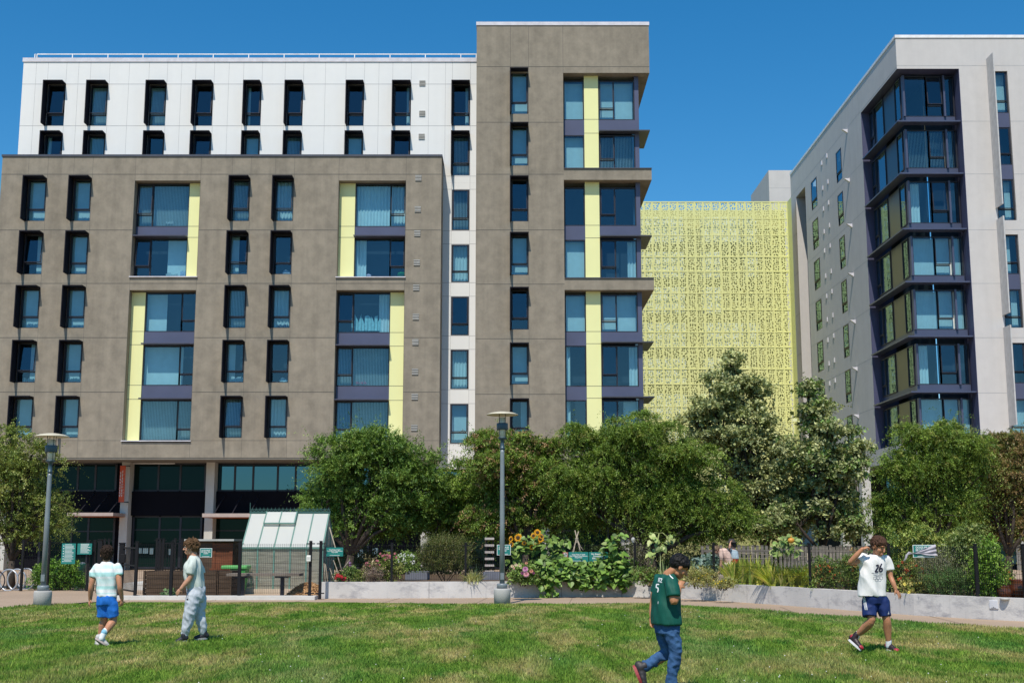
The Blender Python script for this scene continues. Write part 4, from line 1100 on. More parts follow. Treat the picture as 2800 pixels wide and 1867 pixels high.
m = MB(); m.box(d0, d1, Y - .04, Y - .001, .35, b.z - .12); m.box(d0, d0 + .1, Y - .06, Y - .041, .35, b.z - .12); m.box(d1 - .1, d1, Y - .06, Y - .041, .35, b.z - .12); m.box(d0 + .101, d1 - .101, Y - .06, Y - .041, b.z - .3, b.z - .12); m.box(d0 - .05, d1 + .05, Y - .1, Y - .061, .68, .74)
m.build('door', M['shed_wood'], sh); MB().box(a.x, a.x + .2, Y - .03, Y - .001, .3, b.z - .12).build('corner_board', M['shed_wood'], sh)
# green wheeled bin
Y = 37.6; a = atY(628, 1602, Y); b = atY(654, 1548, Y); la_ = atY(605, 1548, Y).x
gb_ = thing('wheeled_bin', 'bright green wheeled bin with its lid, beside the greenhouse', 'bin', ((a.x + b.x) / 2, Y, 0))
M['bin'] = plain('green_bin_plastic', (.07, .34, .075), .4, 0, .04); m = MB(); w0 = b.x - a.x
vsb = [(a.x + .05, Y + .04, .12), (b.x + .12, Y + .04, .12), (b.x + .12, Y + .5, .12), (a.x + .05, Y + .5, .12), (a.x, Y - .02, b.z - .08), (b.x + .2, Y - .02, b.z - .08), (b.x + .2, Y + .56, b.z - .08), (a.x, Y + .56, b.z - .08)]
m.add(vsb, [(3, 2, 1, 0), (4, 5, 6, 7), (0, 1, 5, 4), (1, 2, 6, 5), (2, 3, 7, 6), (3, 0, 4, 7)]); bevel(m.build('body', M['bin'], gb_), .02)
bevel(MB().box(la_, b.x + .24, Y - .06, Y + .6, b.z - .078, b.z + .03).build('lid', plain('light_green_lid', (.13, .42, .12), .4), gb_), .03, 3)
for y in (Y - .03, Y + .53):
    m = MB(); m.tube([(a.x + .14, y, .11), (a.x + .14, y + .05, .11)], .105, 18); m.build('wheel', M['frame'], gb_)
# table
Y0 = 35.3; a = atY(618, 1578, Y0); b = atY(818, 1567.5, Y0)
tb = thing('picnic_table', 'narrow weathered wooden table in front of the greenhouse', 'table', ((a.x + b.x) / 2, Y0, 0))
m = MB()
for k in range(4): m.box(a.x, b.x, Y0 + k * .19, Y0 + k * .19 + .17, b.z - .07, b.z)
m.build('tabletop', M['old_wood'], tb)
for u in (664, 772):
    x = atY(u, 1600, Y0 + .3).x; m = MB(); m.box(x - .05, x + .05, Y0 + .25, Y0 + .35, 0, b.z - .075); m.box(x - .17, x + .17, Y0 + .05, Y0 + .65, b.z - .115, b.z - .072); m.build('leg', M['frame'], tb)
# mulch heap
p = atY(838, 1628, 35.7); m = MB(); nu, nv = 44, 14
for j in range(nv + 1):
    for i in range(nu):
        a_ = 2 * math.pi * i / nu; s = j / nv; r_ = .62 * s
        z = .40 * (1 - s ** 1.6) + .035 * mnoise.noise((math.cos(a_) * s * 7, math.sin(a_) * s * 7, 1.3)) + .02 * mnoise.noise((math.cos(a_) * s * 19, math.sin(a_) * s * 19, 5.3))
        m.v.append((p.x + r_ * 1.1 * math.cos(a_), p.y + .35 + r_ * math.sin(a_), max(-.01, z)))
for j in range(nv):
    for i in range(nu):
        m.f.append((j * nu + i, j * nu + (i + 1) % nu, (j + 1) * nu + (i + 1) % nu, (j + 1) * nu + i)); m.m.append(0); m.smooth.append(False)
rr = random.Random(9)
for k in range(900):
    a_ = rr.random() * 6.283; s = rr.random() ** .6; r_ = .62 * s; z = .40 * (1 - s ** 1.6) + .012
    c = Vector((p.x + r_ * 1.1 * math.cos(a_), p.y + .35 + r_ * math.sin(a_), z)); d = Vector((rr.uniform(-1, 1), rr.uniform(-1, 1), rr.uniform(-.6, .6))).normalized() * rr.uniform(.02, .045)
    m.bar(c - d, c + d, .018, .008, rr.randint(1, 2))
tag(m.build('mulch_heap', [plain('wood_chip', (.36, .20, .09), .9, 0, .4, 20), plain('wood_chip_light', (.52, .32, .15), .9), plain('wood_chip_dark', (.22, .11, .05), .9)]), 'heap of orange brown wood chips beside the tall gate posts', 'mulch heap')

# greenhouse
Yg0, Yg1 = 38.3, 40.7; gx0, gx1 = atY(658.7, 1560, Yg0).x, atY(881, 1560, Yg0).x; ze = 1.33; zr_ = 2.42; yr = (Yg0 + Yg1) / 2
M['gh_frame'] = plain('sage_green_frame', (.14, .27, .22), .45, .1); M['ridge'] = plain('dark_green_ridge', (.03, .085, .075), .5)
def poly_mat():
    t = NT('polycarbonate'); co = t.coord()
    st = t.noise(t.coord((.5, .5, 9)), 2.0, 5, .6); sm = t.noise(co, 2.2, 5, .6)
    c = t.ramp(sm, [(.35, (.82, .81, .74)), (.7, (.92, .90, .80))])
    df = t.n('BsdfDiffuse'); t.l(c, df.inputs[0]); tr = t.n('BsdfTranslucent'); tr.inputs[0].default_value = (.8, .8, .74, 1)
    gl = t.n('BsdfGlossy'); gl.inputs['Roughness'].default_value = .22; tp = t.n('BsdfTransparent'); tp.inputs[0].default_value = (.9, .92, .88, 1)
    a = t.n('MixShader'); a.inputs[0].default_value = .35; t.l(df.outputs[0], a.inputs[1]); t.l(tr.outputs[0], a.inputs[2])
    b = t.n('MixShader'); t.l(a.outputs[0], b.inputs[1]); t.l(tp.outputs[0], b.inputs[2])
    r = t.ramp(sm, [(.3, (.04, .04, .04)), (.7, (.12, .12, .12))]); t.l(r, b.inputs[0])
    d = t.n('MixShader'); d.inputs[0].default_value = .12; t.l(b.outputs[0], d.inputs[1]); t.l(gl.outputs[0], d.inputs[2])
    t.l(d.outputs[0], t.out.inputs[0]); return t.m
def side_mat():
    t = NT('clear_polycarbonate'); co = t.coord(); sm = t.noise(co, 1.4, 5, .6); st = t.noise(t.coord((.6, .6, 10)), 2.0, 5, .7)
    df = t.n('BsdfDiffuse'); df.inputs[0].default_value = (.44, .42, .35, 1); tp = t.n('BsdfTransparent'); tp.inputs[0].default_value = (.66, .68, .63, 1)
    gl = t.n('BsdfGlossy'); gl.inputs['Roughness'].default_value = .12
    b = t.n('MixShader'); r = t.ramp(st, [(.4, (.62, .62, .62)), (.62, (.34, .34, .34))]); t.l(r, b.inputs[0]); t.l(df.outputs[0], b.inputs[1]); t.l(tp.outputs[0], b.inputs[2])
    d = t.n('MixShader'); d.inputs[0].default_value = .10; t.l(b.outputs[0], d.inputs[1]); t.l(gl.outputs[0], d.inputs[2]); t.l(d.outputs[0], t.out.inputs[0]); return t.m
M['poly'] = poly_mat(); M['clear'] = side_mat()
gh = thing('greenhouse', 'small green framed greenhouse with translucent panels and a crested ridge', 'greenhouse', ((gx0 + gx1) / 2, yr, 0))
nb = 5; xs = [gx0 + (gx1 - gx0) * k / nb for k in range(nb + 1)]
m = MB(); m.box(gx0 - .1, gx1 + .1, Yg0 - .12, Yg1 + .1, -.01, .14); m.build('plinth', plain('greenhouse_plinth', (.52, .43, .33), .9), gh)
fr = MB()
for x in xs:
    fr.box(x - .022, x + .022, Yg0 - .022, Yg0 + .022, .141, ze); fr.box(x - .022, x + .022, Yg1 - .022, Yg1 + .022, .141, ze)
    fr.bar((x, Yg0, ze + .03), (x, yr, zr_), .035, .03); fr.bar((x, Yg1, ze + .03), (x, yr, zr_), .035, .03)
for y in (Yg0, Yg1): fr.box(gx0 - .05, gx1 + .05, y - .05, y + .04, ze + .001, ze + .055)
for x in (gx0, gx1): fr.box(x - .02, x + .02, Yg0 + .03, Yg1 - .03, ze + .002, ze + .045); fr.box(x - .021, x + .021, yr - .4, yr - .36, .15, zr_ - .35); fr.box(x - .021, x + .021, yr + .36, yr + .4, .15, zr_ - .35)
fr.build('frame', M['gh_frame'], gh)
m = MB(); 
for k in range(nb):
    m.quad((xs[k] + .023, Yg0 - .005, ze + .06), (xs[k + 1] - .023, Yg0 - .005, ze + .06), (xs[k + 1] - .023, yr - .02, zr_), (xs[k] + .023, yr - .02, zr_))
    m.quad((xs[k] + .023, Yg1 + .005, ze + .06), (xs[k] + .023, yr + .02, zr_), (xs[k + 1] - .023, yr + .02, zr_), (xs[k + 1] - .023, Yg1 + .005, ze + .06))
m.build('roof_panels', M['poly'], gh)
m = MB()
for k in range(nb):
    for y in (Yg0, Yg1): m.quad((xs[k] + .023, y, .142), (xs[k + 1] - .023, y, .142), (xs[k + 1] - .023, y, ze - .002), (xs[k] + .023, y, ze - .002))
for x in (gx0, gx1): m.add([(x, Yg0 + .03, .142), (x, Yg1 - .03, .142), (x, Yg1 - .03, ze), (x, yr, zr_ - .02), (x, Yg0 + .03, ze)], [(0, 1, 2, 3, 4)])
m.build('wall_panels', M['clear'], gh)
m = MB(); sl_ = Vector((0, yr - Yg0, zr_ - ze)).normalized(); nn = Vector((0, -sl_.z, sl_.y))
def rp(x, s, o): q = Vector((x, Yg0, ze + .05)) + sl_ * s + nn * o; return (q.x, q.y, q.z)
L_ = Vector((0, yr - Yg0, zr_ - ze)).length
v0, v1, v2 = xs[1] + .02, xs[3] - .02, (xs[1] + xs[3]) / 2
for x in (v0, v1, v2): m.bar(rp(x, L_ - .62, .08), rp(x, L_ - .03, .04), .035, .03)
m.bar(rp(v0, L_ - .62, .08), rp(v1, L_ - .62, .08), .05, .04); vt = m.build('roof_vent', M['gh_frame'], gh)
m = MB(); m.quad(rp(v0 + .02, L_ - .6, .085), rp(v1 - .02, L_ - .6, .085), rp(v1 - .02, L_ - .05, .045), rp(v0 + .02, L_ - .05, .045)); m.build('vent_panel', M['poly'], vt)
m = MB(); m.box(gx0 - .04, gx1 + .04, yr - .03, yr + .03, zr_ - .01, zr_ + .07); x = gx0 - .02
while x < gx1:
    m.bar((x, yr, zr_ + .07), (x + .06, yr, zr_ + .13), .018, .02); m.bar((x + .12, yr, zr_ + .07), (x + .06, yr, zr_ + .13), .018, .02); m.bar((x + .06, yr, zr_ + .12), (x + .06, yr, zr_ + .19), .014, .02); m.bar((x, yr, zr_ + .14), (x + .12, yr, zr_ + .14), .014, .014); x += .12
m.bar((gx0 - .03, yr, zr_), (gx0 - .03, yr, zr_ + .34), .02, .02); m.build('ridge_crest', M['ridge'], gh)
m = MB(); m.box(gx0 + .1, gx1 - .1, Yg1 - .7, Yg1 - .1, .62, .66); m.box(gx0 + .15, gx0 + .2, Yg1 - .65, Yg1 - .6, .14, .62); m.box(gx1 - .2, gx1 - .15, Yg1 - .65, Yg1 - .6, .14, .62); rr = random.Random(2)
for k in range(14): x = gx0 + .2 + rr.random() * (gx1 - gx0 - .4); m.lathe([(.05, 0), (.075, .13)], (x, Yg1 - rr.uniform(.2, .6), .661), 10)
m.build('staging_bench', M['old_wood'], gh)
# canes leaning by the greenhouse
for k, (ua, va, ub, vb, Y) in enumerate(((901, 1441, 934, 1557, 37.6), (912, 1531, 925, 1567, 36.6), (957, 1529, 941, 1550, 36.8), (886, 1540, 889, 1583, 36.4), (890, 1542, 895, 1584, 36.4), (902, 1553, 912, 1583, 36.3))):
    a = atY(ua, va, Y); b = atY(ub, vb, Y - .3); d = (b - a).normalized(); b = a + d * ((a.z - .37) / max(.05, -d.z)) if k != 2 else b
    tag(MB().tube([a, b], .014 if k else .018, 7).build('garden_cane', M['stick']), ['longest pale cane leaning against the greenhouse gable', 'thick short stake leaning beside the red flowers', 'pale stick leaning the other way among the canes', 'leftmost thin cane at the greenhouse corner', 'second thin cane at the greenhouse corner, close to the leftmost', 'thin cane leaning left of the red flowers'][k], 'cane', 'canes beside the greenhouse')

# bike racks and bicycle
M['galv'] = plain('galvanised_steel', (.44, .46, .50), .35, .5)
def ring_mesh():
    m = MB(); n = 40; pts = [(.335 * math.cos(2 * math.pi * k / n), 0, .335 * math.sin(2 * math.pi * k / n) + .33) for k in range(n + 1)]
    m.tube(pts, .028, 10, cap=False); m.box(-.12, .12, -.05, .05, -.01, .012); return m.mesh('bike_rack', M['galv'])
rm = ring_mesh()
for k, (u, v, lab) in enumerate(((22, 1614, 'round galvanised bike rack hoop nearest the bicycle'), (44, 1612.5, 'round galvanised bike rack hoop in the middle of the three'), (70, 1610, 'round galvanised bike rack hoop farthest from the bicycle'))):
    p = gnd(u, v); o = obj('bike_rack', rm); o.location = (p.x, p.y, 0); o.rotation_euler = (0, 0, R(-14)); tag(o, lab, 'bike rack', 'bike rack hoops')
p = gnd(-2, 1617); bk = thing('bicycle', 'bicycle with a red pannier parked at the bike racks, cut off by the left edge', 'bicycle', (p.x - .75, p.y, 0))
def wheel(cx_):
    m = MB(); n = 36; m.tube([(cx_ + .33 * math.cos(2 * math.pi * k / n), p.y, .33 + .33 * math.sin(2 * math.pi * k / n)) for k in range(n + 1)], .02, 8, cap=False); w_ = m.build('wheel', M['frame'], bk)
    m = MB()
    for k in range(16): a_ = 2 * math.pi * k / 16; m.tube([(cx_, p.y, .33), (cx_ + .31 * math.cos(a_), p.y, .33 + .31 * math.sin(a_))], .0025, 4)
    m.tube([(cx_, p.y - .04, .33), (cx_, p.y + .04, .33)], .025, 8); m.build('spokes', M['galv'], w_)
wheel(p.x - .18); wheel(p.x - 1.2)
m = MB(); A = Vector((p.x - .18, p.y, .33)); S = Vector((p.x - .5, p.y, .86)); B = Vector((p.x - .62, p.y, .30)); Hh = Vector((p.x - 1.05, p.y, .86)); Fk = Vector((p.x - 1.2, p.y, .33))
for a_, b_ in ((A, S), (A, B), (S, B), (S, Hh), (B, Hh), (Hh, Fk), (Hh, Hh + Vector((.02, 0, .14))), (S, S + Vector((.03, 0, .12)))): m.tube([a_, b_], .018, 8)
m.build('frame', plain('dark_bike_frame', (.05, .03, .06), .3, .2), bk)
m = MB(); h_ = Hh + Vector((.02, 0, .14)); m.tube([h_ + Vector((-.05, -.28, .02)), h_, h_ + Vector((-.05, .28, .02))], .014, 8); m.build('handlebar', M['galv'], bk)
m = MB(); s_ = S + Vector((.03, 0, .13)); m.ball((s_.x, s_.y, s_.z), (.13, .07, .03), 12); m.build('saddle', M['frame'], bk)
bevel(MB().box(p.x - .36, p.x + .02, p.y - .16, p.y - .04, .40, .68).build('pannier', plain('dull_red_bag', (.22, .03, .035), .8), bk), .04, 3)
# drinking fountain
p = gnd(222, 1608); df_ = thing('drinking_fountain', 'dark green pedestal drinking fountain with a low side bowl', 'fountain', p)
M['dkgreen'] = plain('dark_green_enamel', (.012, .075, .052), .35)
MB().lathe([(.125, -.01), (.125, .78), (.13, .8), (.11, .82), (0, .82)], (p.x, p.y, 0), 24).build('pedestal', M['dkgreen'], df_)
m = MB(); m.lathe([(.02, .40), (.10, .44), (.13, .52), (.11, .52), (.0, .47)], (p.x - .22, p.y - .05, 0), 20); m.bar((p.x - .22, p.y, .45), (p.x, p.y, .45), .06, .06); m.build('bowl', M['dkgreen'], df_)
MB().lathe([(.10, .821), (.09, .85), (.03, .86), (0, .86)], (p.x, p.y, 0), 16).build('bubbler', M['galv'], df_)
a = gnd(141, 1657); b = gnd(238, 1648.6); tag(MB().tube([a + Vector((0, 0, .02)), a.lerp(b, .5) + Vector((0, .03, .015)), b + Vector((0, 0, .02)), b + Vector((.9, .25, .02))], .014, 6).build('hose', M['frame']), 'thin dark hose lying on the paving beyond the boy in blue shorts', 'hose')
# dog-eared objects in the right-hand garden
Y = 42.0; pk = thing('picket_fence', 'weathered grey picket fence at the back of the garden', 'fence', atY(2150, 1540, Y))
m = MB(); u = 1918; rr = random.Random(4)
while u < 2402:
    x = atY(u, 1520, Y).x
    if u > 2012 or rr.random() < .45:
        w_ = rr.uniform(.085, .105); zt_ = 1.40 + rr.uniform(-.03, .03); ln = rr.uniform(-.012, .012)
        m.add([(x, Y, .3), (x + w_, Y, .3), (x + w_ + ln, Y, zt_), (x + ln, Y, zt_ + .01), (x, Y + .02, .3), (x + w_, Y + .02, .3), (x + w_ + ln, Y + .02, zt_), (x + ln, Y + .02, zt_ + .01)], [(0, 1, 2, 3), (7, 6, 5, 4), (0, 3, 7, 4), (1, 5, 6, 2), (3, 2, 6, 7)])
    u += 12.5 if u < 2140 else 9.6
m.build('pickets', M['picket'], pk)
m = MB(); x0, x1 = atY(1918, 1520, Y).x, atY(2402, 1520, Y).x
for z in (.55, 1.2): m.box(x0, x1, Y + .022, Y + .06, z, z + .08)
m.build('rails', M['picket'], pk)
tr = thing('trellis', 'rickety trellis of pale sticks in front of the picket fence', 'trellis', atY(2150, 1540, 38))
m = MB(); rr = random.Random(6)
for (ua, va, ub, vb) in ((2022, 1512, 2130, 1516), (2020, 1526, 2110, 1527.5), (2170, 1521, 2195, 1521), (2200, 1521, 2245, 1520.5), (2240, 1521, 2268, 1531), (2265, 1531, 2306, 1531.5), (2100, 1519, 2118, 1521)): m.tube([atY(ua, va, 37.9), atY(ub, vb, 37.9)], .012, 6)
for (u, v0) in ((2055, 1492), (2068, 1512), (2183, 1500), (2208, 1511), (2245, 1512), (2272, 1512), (2299, 1510), (2327, 1512), (2122, 1512), (2280, 1526)): a = atY(u, v0, 38); m.tube([a, (a.x + rr.uniform(-.04, .04), 38, .37)], .014, 6)
m.build('sticks', M['stick'], tr)
tp_ = thing('bean_teepee', 'tied teepee of pale poles rising behind the green signs', 'plant support', atY(1578, 1540, 38))
ap = atY(1577, 1470, 38)
for (du, dv) in ((-5, -21), (5, -18)):
    a = atY(1577 + du, 1470 + dv, 38); d = (ap - a).normalized(); MB().tube([a, ap + d * 1.5], .016, 7).build('pole', M['stick'], tp_)
for (dx, dy) in ((-.3, -.3), (.3, -.3), (-.25, .3), (.3, .3)): MB().tube([ap + Vector((0, 0, .05)), (ap.x + dx, 38 + dy, .37)], .014, 7).build('pole', M['stick'], tp_)
m = MB(); 
for k in range(5): m.lathe([(.045, -.02), (.055, 0), (.045, .02)], (ap.x, 38, ap.z - .02 - k * .028), 10)
m.tube([ap, (ap.x + .1, 37.95, ap.z - .25), (ap.x + .2, 37.9, ap.z - .38)], .014, 6); m.build('rope', M['stick'], tp_)
gd = thing('stake_ornament', 'pale round ornament on a stake among dry stalks', 'ornament', atY(1731, 1560, 37.2)); p = atY(1731, 1475, 37.2)
m = MB(); m.ball((p.x, p.y, p.z), (.06, .05, .075), 12); m.ball((p.x, p.y - .01, p.z - .07), (.035, .035, .04), 10); m.build('head', M['vent'], gd); MB().tube([(p.x, p.y, p.z - .08), (p.x + .01, p.y, .37)], .012, 6).build('stake', M['stick'], gd)
# block bed
cbk = thing('block_bed', 'raised bed edged with tan concrete blocks below the bending gardener', 'raised bed', atY(1985, 1600, 33.2)); Y = wallY(1985) + .9
M['block'] = concrete('tan_block', (.42, .35, .28), .1, 1.5, .1); a = atY(1962, 1577, Y)
for i in range(2):
    for k in range(4 + i * 2): x = a.x + k * .41 - i * .2; bevel(MB().box(x, x + .395, Y, Y + .2, .37 + (1 - i) * .15, .515 + (1 - i) * .15).build('block', M['block'], cbk), .012)
for lab, ua, ub, v0, Y, hgt in (('blue grey concrete raised bed between the flowers and the dark bush', 1108, 1168, 1563, 39.5, .3), ('blue grey concrete raised bed behind the lamp post', 1320, 1380, 1565, 39.5, .3)):
    a = atY(ua, v0, Y); b = atY(ub, v0, Y); rbd = thing('raised_bed', lab, 'raised bed', (a.x, Y, .37), 'concrete raised beds'); m = MB()
    m.box(a.x, b.x, Y, Y + .08, .36, a.z); m.box(a.x, b.x, Y + 1.2, Y + 1.28, .36, a.z); m.box(a.x, a.x + .08, Y + .081, Y + 1.199, .36, a.z); m.box(b.x - .08, b.x, Y + .081, Y + 1.199, .36, a.z); m.build('wall', plain('blue_grey_bed', (.16, .17, .21), .8), rbd)
    MB().box(a.x + .081, b.x - .081, Y + .082, Y + 1.198, .36, a.z - .05).build('soil', M['soil'], rbd)
st = thing('slat_stack', 'upright stack of pale slats standing in the dark between the bush and the lamp post', 'slatted screen', atY(1338, 1562, 41))
for v in (1472, 1490.5, 1509, 1527, 1545, 1562): a = atY(1325.5, v + 3, 41); b = atY(1351, v - 3, 41); MB().box(a.x, b.x, 41, 41.3, a.z, b.z).build('slat', plain('pale_slat', (.46, .40, .36), .8), st)
m = MB(); a = atY(1327, 1562, 41.1); b = atY(1350, 1472, 41.1); m.box(a.x, a.x + .04, 41.31, 41.35, .3, b.z); m.box(b.x - .04, b.x, 41.31, 41.35, .3, b.z); m.build('upright', M['planter'], st)
# urns at the far right
M['urn'] = plain('glazed_brown_urn', (.10, .03, .014), .12, 0, .3, 4)
for lab, u, v0, r_, h_ in (('large shiny brown glazed urn behind the low wall at the right edge', 2792, 1572, .27, .42), ('smaller dark brown pot beside the large shiny urn', 2746, 1588, .16, .3)):
    Y = wallY(2790) + .85; p = atY(u, v0, Y); ur = thing('urn', lab, 'urn', (p.x, Y, .37), 'glazed urns'); zb_ = .37
    MB().lathe([(r_ * .6, 0), (r_ * .9, h_ * .3), (r_, h_ * .65), (r_ * .8, h_ * .93), (r_ * .86, h_), (r_ * .74, h_), (r_ * .7, h_ * .85)], (p.x, Y, zb_), 28).build('body', M['urn'], ur)
    MB().lathe([(r_ * .72, 0), (0, .01)], (p.x, Y, zb_ + h_ * .86), 20).build('soil', M['soil'], ur)
# ================================================================== PLANTS
def leaf_mat(name, tr=.15, gloss=.035):
    t = NT(name); at = t.n('Attribute', attribute_name='tint'); col = at.outputs['Color']
    df = t.n('BsdfDiffuse'); t.l(col, df.inputs[0]); tl = t.n('BsdfTranslucent'); t.l(t.mix(1.0, col, (1.15, 1.2, .7), 'MULTIPLY'), tl.inputs[0])
    a = t.n('MixShader'); a.inputs[0].default_value = tr; t.l(df.outputs[0], a.inputs[1]); t.l(tl.outputs[0], a.inputs[2])
    g = t.n('BsdfGlossy'); g.inputs['Roughness'].default_value = .5; b = t.n('MixShader'); b.inputs[0].default_value = gloss
    t.l(a.outputs[0], b.inputs[1]); t.l(g.outputs[0], b.inputs[2]); t.l(b.outputs[0], t.out.inputs[0]); return t.m
M['leaf'] = leaf_mat('leaf'); M['bark'] = plain('bark', (.05, .037, .028), .95, 0, .35, 6)
M['stem'] = plain('green_stem', (.13, .17, .05), .7)
def norm(a): return a / np.maximum(1e-9, np.linalg.norm(a, axis=-1, keepdims=True))
def leaf_quads(P, D, Nn, L, W):
    """rhombic leaves from base P along D"""
    D = norm(D); S = norm(np.cross(D, Nn)); Nn = norm(np.cross(S, D))
    L = L[:, None]; W = W[:, None]
    V = np.stack([P, P + D * L * .45 + S * W * .5 + Nn * L * .06, P + D * L, P + D * L * .45 - S * W * .5 + Nn * L * .06], 1); return V
def pick(cols, n, var=.16):
    C = np.array([c[:3] for c in cols]); w_ = np.array([c[3] if len(c) > 3 else 1 for c in cols], float); w_ /= w_.sum()
    i = rng.choice(len(C), n, p=w_); return np.clip(C[i] * rng.normal(1, var, (n, 1)), .004, .9)
def sprays(lobes, n, per, slen, leaf, cols, droop=.5, spread=.5, inner=.5, up=.3, wl=.42, out=1.0, zmin=None):
    """leaf sprays growing out of the lobes (c, r): the crown's volume filled by arching twigs"""
    C = np.array([l[0] for l in lobes], float); Rr = np.array([l[1] for l in lobes], float)
    w_ = (Rr[:, 0] * Rr[:, 2] + Rr[:, 1] * Rr[:, 2] + Rr[:, 0] * Rr[:, 1]); w_ /= w_.sum()
    k = rng.choice(len(C), n, p=w_)
    d = norm(rng.normal(0, 1, (n, 3)) + np.array([0, -.25, up])); rad = inner + (1 - inner) * rng.random(n) ** .6
    P0 = C[k] + d * Rr[k] * rad[:, None] * .92
    dirn = norm(d * out + rng.normal(0, spread, (n, 3)) + np.array([0, 0, up]))
    Ls = slen * rng.uniform(.5, 1.3, n)
    s = (np.arange(per) + .5) / per
    T = s[None, :, None]
    pts = P0[:, None, :] + dirn[:, None, :] * (Ls[:, None, None] * T) + np.array([0, 0, -1.0]) * (droop * Ls[:, None, None] * T ** 2)
    tang = dirn[:, None, :] + np.array([0, 0, -1.0]) * (2 * droop * T)
    side = norm(np.cross(tang, rng.normal(0, 1, (n, 1, 3)))); sg = np.where(np.arange(per) % 2 == 0, 1, -1)[None, :, None]
    D = norm(tang * .55 + side * sg * 1.0 + rng.normal(0, .35, (n, per, 3))); Nn = rng.normal(0, .55, (n, per, 3)) + np.array([0, -.1, 1])
    pts = pts + rng.normal(0, leaf * .25, pts.shape)
    m_ = n * per; L = leaf * rng.uniform(.6, 1.25, m_); W = L * wl * rng.uniform(.8, 1.2, m_)
    V = leaf_quads(pts.reshape(-1, 3), D.reshape(-1, 3), Nn.reshape(-1, 3), L, W)
    base = pick(cols, n, .14); tint = np.repeat(base, per, 0) * rng.normal(1, .14, (m_, 1)); tint = np.clip(tint, .004, .9)
    if zmin is not None: ok = V[:, :, 2].min(1) > zmin; V, tint = V[ok], tint[ok]
    return V, tint
def foliage(name, parts, parent, mat=None):
    V = np.concatenate([p[0] for p in parts]); T = np.concatenate([p[1] for p in parts]); return obj(name, np_mesh(name, V, 4, T, mat or M['leaf']), parent)
def lob(u, v, ru, rv, Y, ry=None):
    p = atY(u, v, Y); k = p.y / F; return ((p.x, p.y, p.z), (ru * k, (ry if ry else (ru + rv) * .55 * k), rv * k))
def limbs(trunk, lobes, r0, seed, parent):
    rr = random.Random(seed); m = MB(); b = Vector(trunk); zc = min(l[0][2] - l[1][2] * .3 for l in lobes)
    top = Vector((sum(l[0][0] for l in lobes) / len(lobes), b.y, max(b.z + .8, zc)))
    fork = b.lerp(top, .55); fork.x = b.x + (top.x - b.x) * .3
    m.tube([b - Vector((0, 0, .1)), b.lerp(fork, .5) + Vector((rr.uniform(-.06, .06), 0, 0)), fork], [r0 * 1.25, r0, r0 * .8], 9)
    for l in lobes:
        c = Vector(l[0]); mid = fork.lerp(c, .5) + Vector((rr.uniform(-.2, .2), rr.uniform(-.2, .2), .15)); tip = c + Vector((0, 0, l[1][2] * .5))
        m.tube([fork, mid, c, tip], [r0 * .55, r0 * .4, r0 * .24, r0 * .06], 7)
        for q in range(5):
            e = c + Vector((rr.uniform(-1, 1) * l[1][0], rr.uniform(-1, 1) * l[1][1], rr.uniform(-.5, 1) * l[1][2])) * .8; m.tube([mid.lerp(c, .6), c.lerp(e, .5) + Vector((0, 0, .1)), e], [r0 * .2, r0 * .12, r0 * .03], 5)
    return m.build('trunk', M['bark'], parent)
def clumps(lobes, per, size, seed, flat=.8, low=-2):
    """break each lobe of a crown into leafy boughs with gaps between them"""
    r_ = np.random.default_rng(seed); out = []
    for c, r in lobes:
        k = max(4, int(per * (r[0] * r[2]) ** .5)); got = []
        for q in range(k * 4):
            if len(got) >= k: break
            d = r_.normal(0, 1, 3); d[1] -= .35; d[2] += .55; d /= np.linalg.norm(d); f = r_.uniform(.6, 1.0)
            z = size * r_.uniform(.7, 1.4)
            if d[2] < low: continue
            p = np.array(c) + d * np.array(r) * f
            if any(np.linalg.norm((p - o) * np.array([1, .6, 1.2])) < z * .85 for o in got): continue
            got.append(p); out.append((tuple(p), (z, z, z * flat)))
    return out
def tree(name, label, lobes, base, cols, n, per, slen, leaf, r0=.13, group=None, cl=8, cs=.55, flat=.7, bright=1.46, dens=1.15, coref=.9, rag=1.7, **kw):
    t = thing(name, label, 'tree', base, group)
    limbs(base, lobes, r0, n, t)
    cols = [dim(c, bright) + tuple(c[3:]) for c in cols]
    zlo = min(c[2] - r[2] for c, r in lobes); zhi = max(c[2] + r[2] for c, r in lobes); lb2 = []
    for c, r in lobes:                                  # the lowest boughs hang further back, under the others
        k = (c[2] - zlo) / (zhi - zlo)
        lb2.append(((c[0], c[1] + (.7 if k < .36 else 0), c[2]), r))
    lobes = lb2
    kk_ = [(c[2] - zlo) / (zhi - zlo) for c, r in lobes]
    cls = clumps([l for l, q in zip(lobes, kk_) if q >= .5], cl, cs, n, flat, -.15) + clumps([l for l, q in zip(lobes, kk_) if q < .5], cl * 1.25, cs, n + 1, flat, -.9)
    core = [((c[0], c[1] + r[1] * .45, c[2]), (r[0] * .72, r[1] * .6, r[2] * .75)) for c, r in lobes]
    k1 = dict(kw); k1['inner'] = .3; parts = []
    k1.update(inner=.45, up=kw.get('up', .3) + .55)
    parts.append(sprays(cls, int(n * 1.9 * dens), per, slen * .5, leaf, cols, **k1))
    k3 = dict(kw); k3['inner'] = .8; parts.append(sprays(cls, int(n * .13), per, slen * rag, leaf * .95, cols, **k3))
    k2 = dict(kw); k2['inner'] = .1; k2['out'] = .3
    parts.append(sprays(core, int(n * coref), per, slen * .7, leaf * 1.5, cols, **k2))
    foliage('crown', parts, t); return t

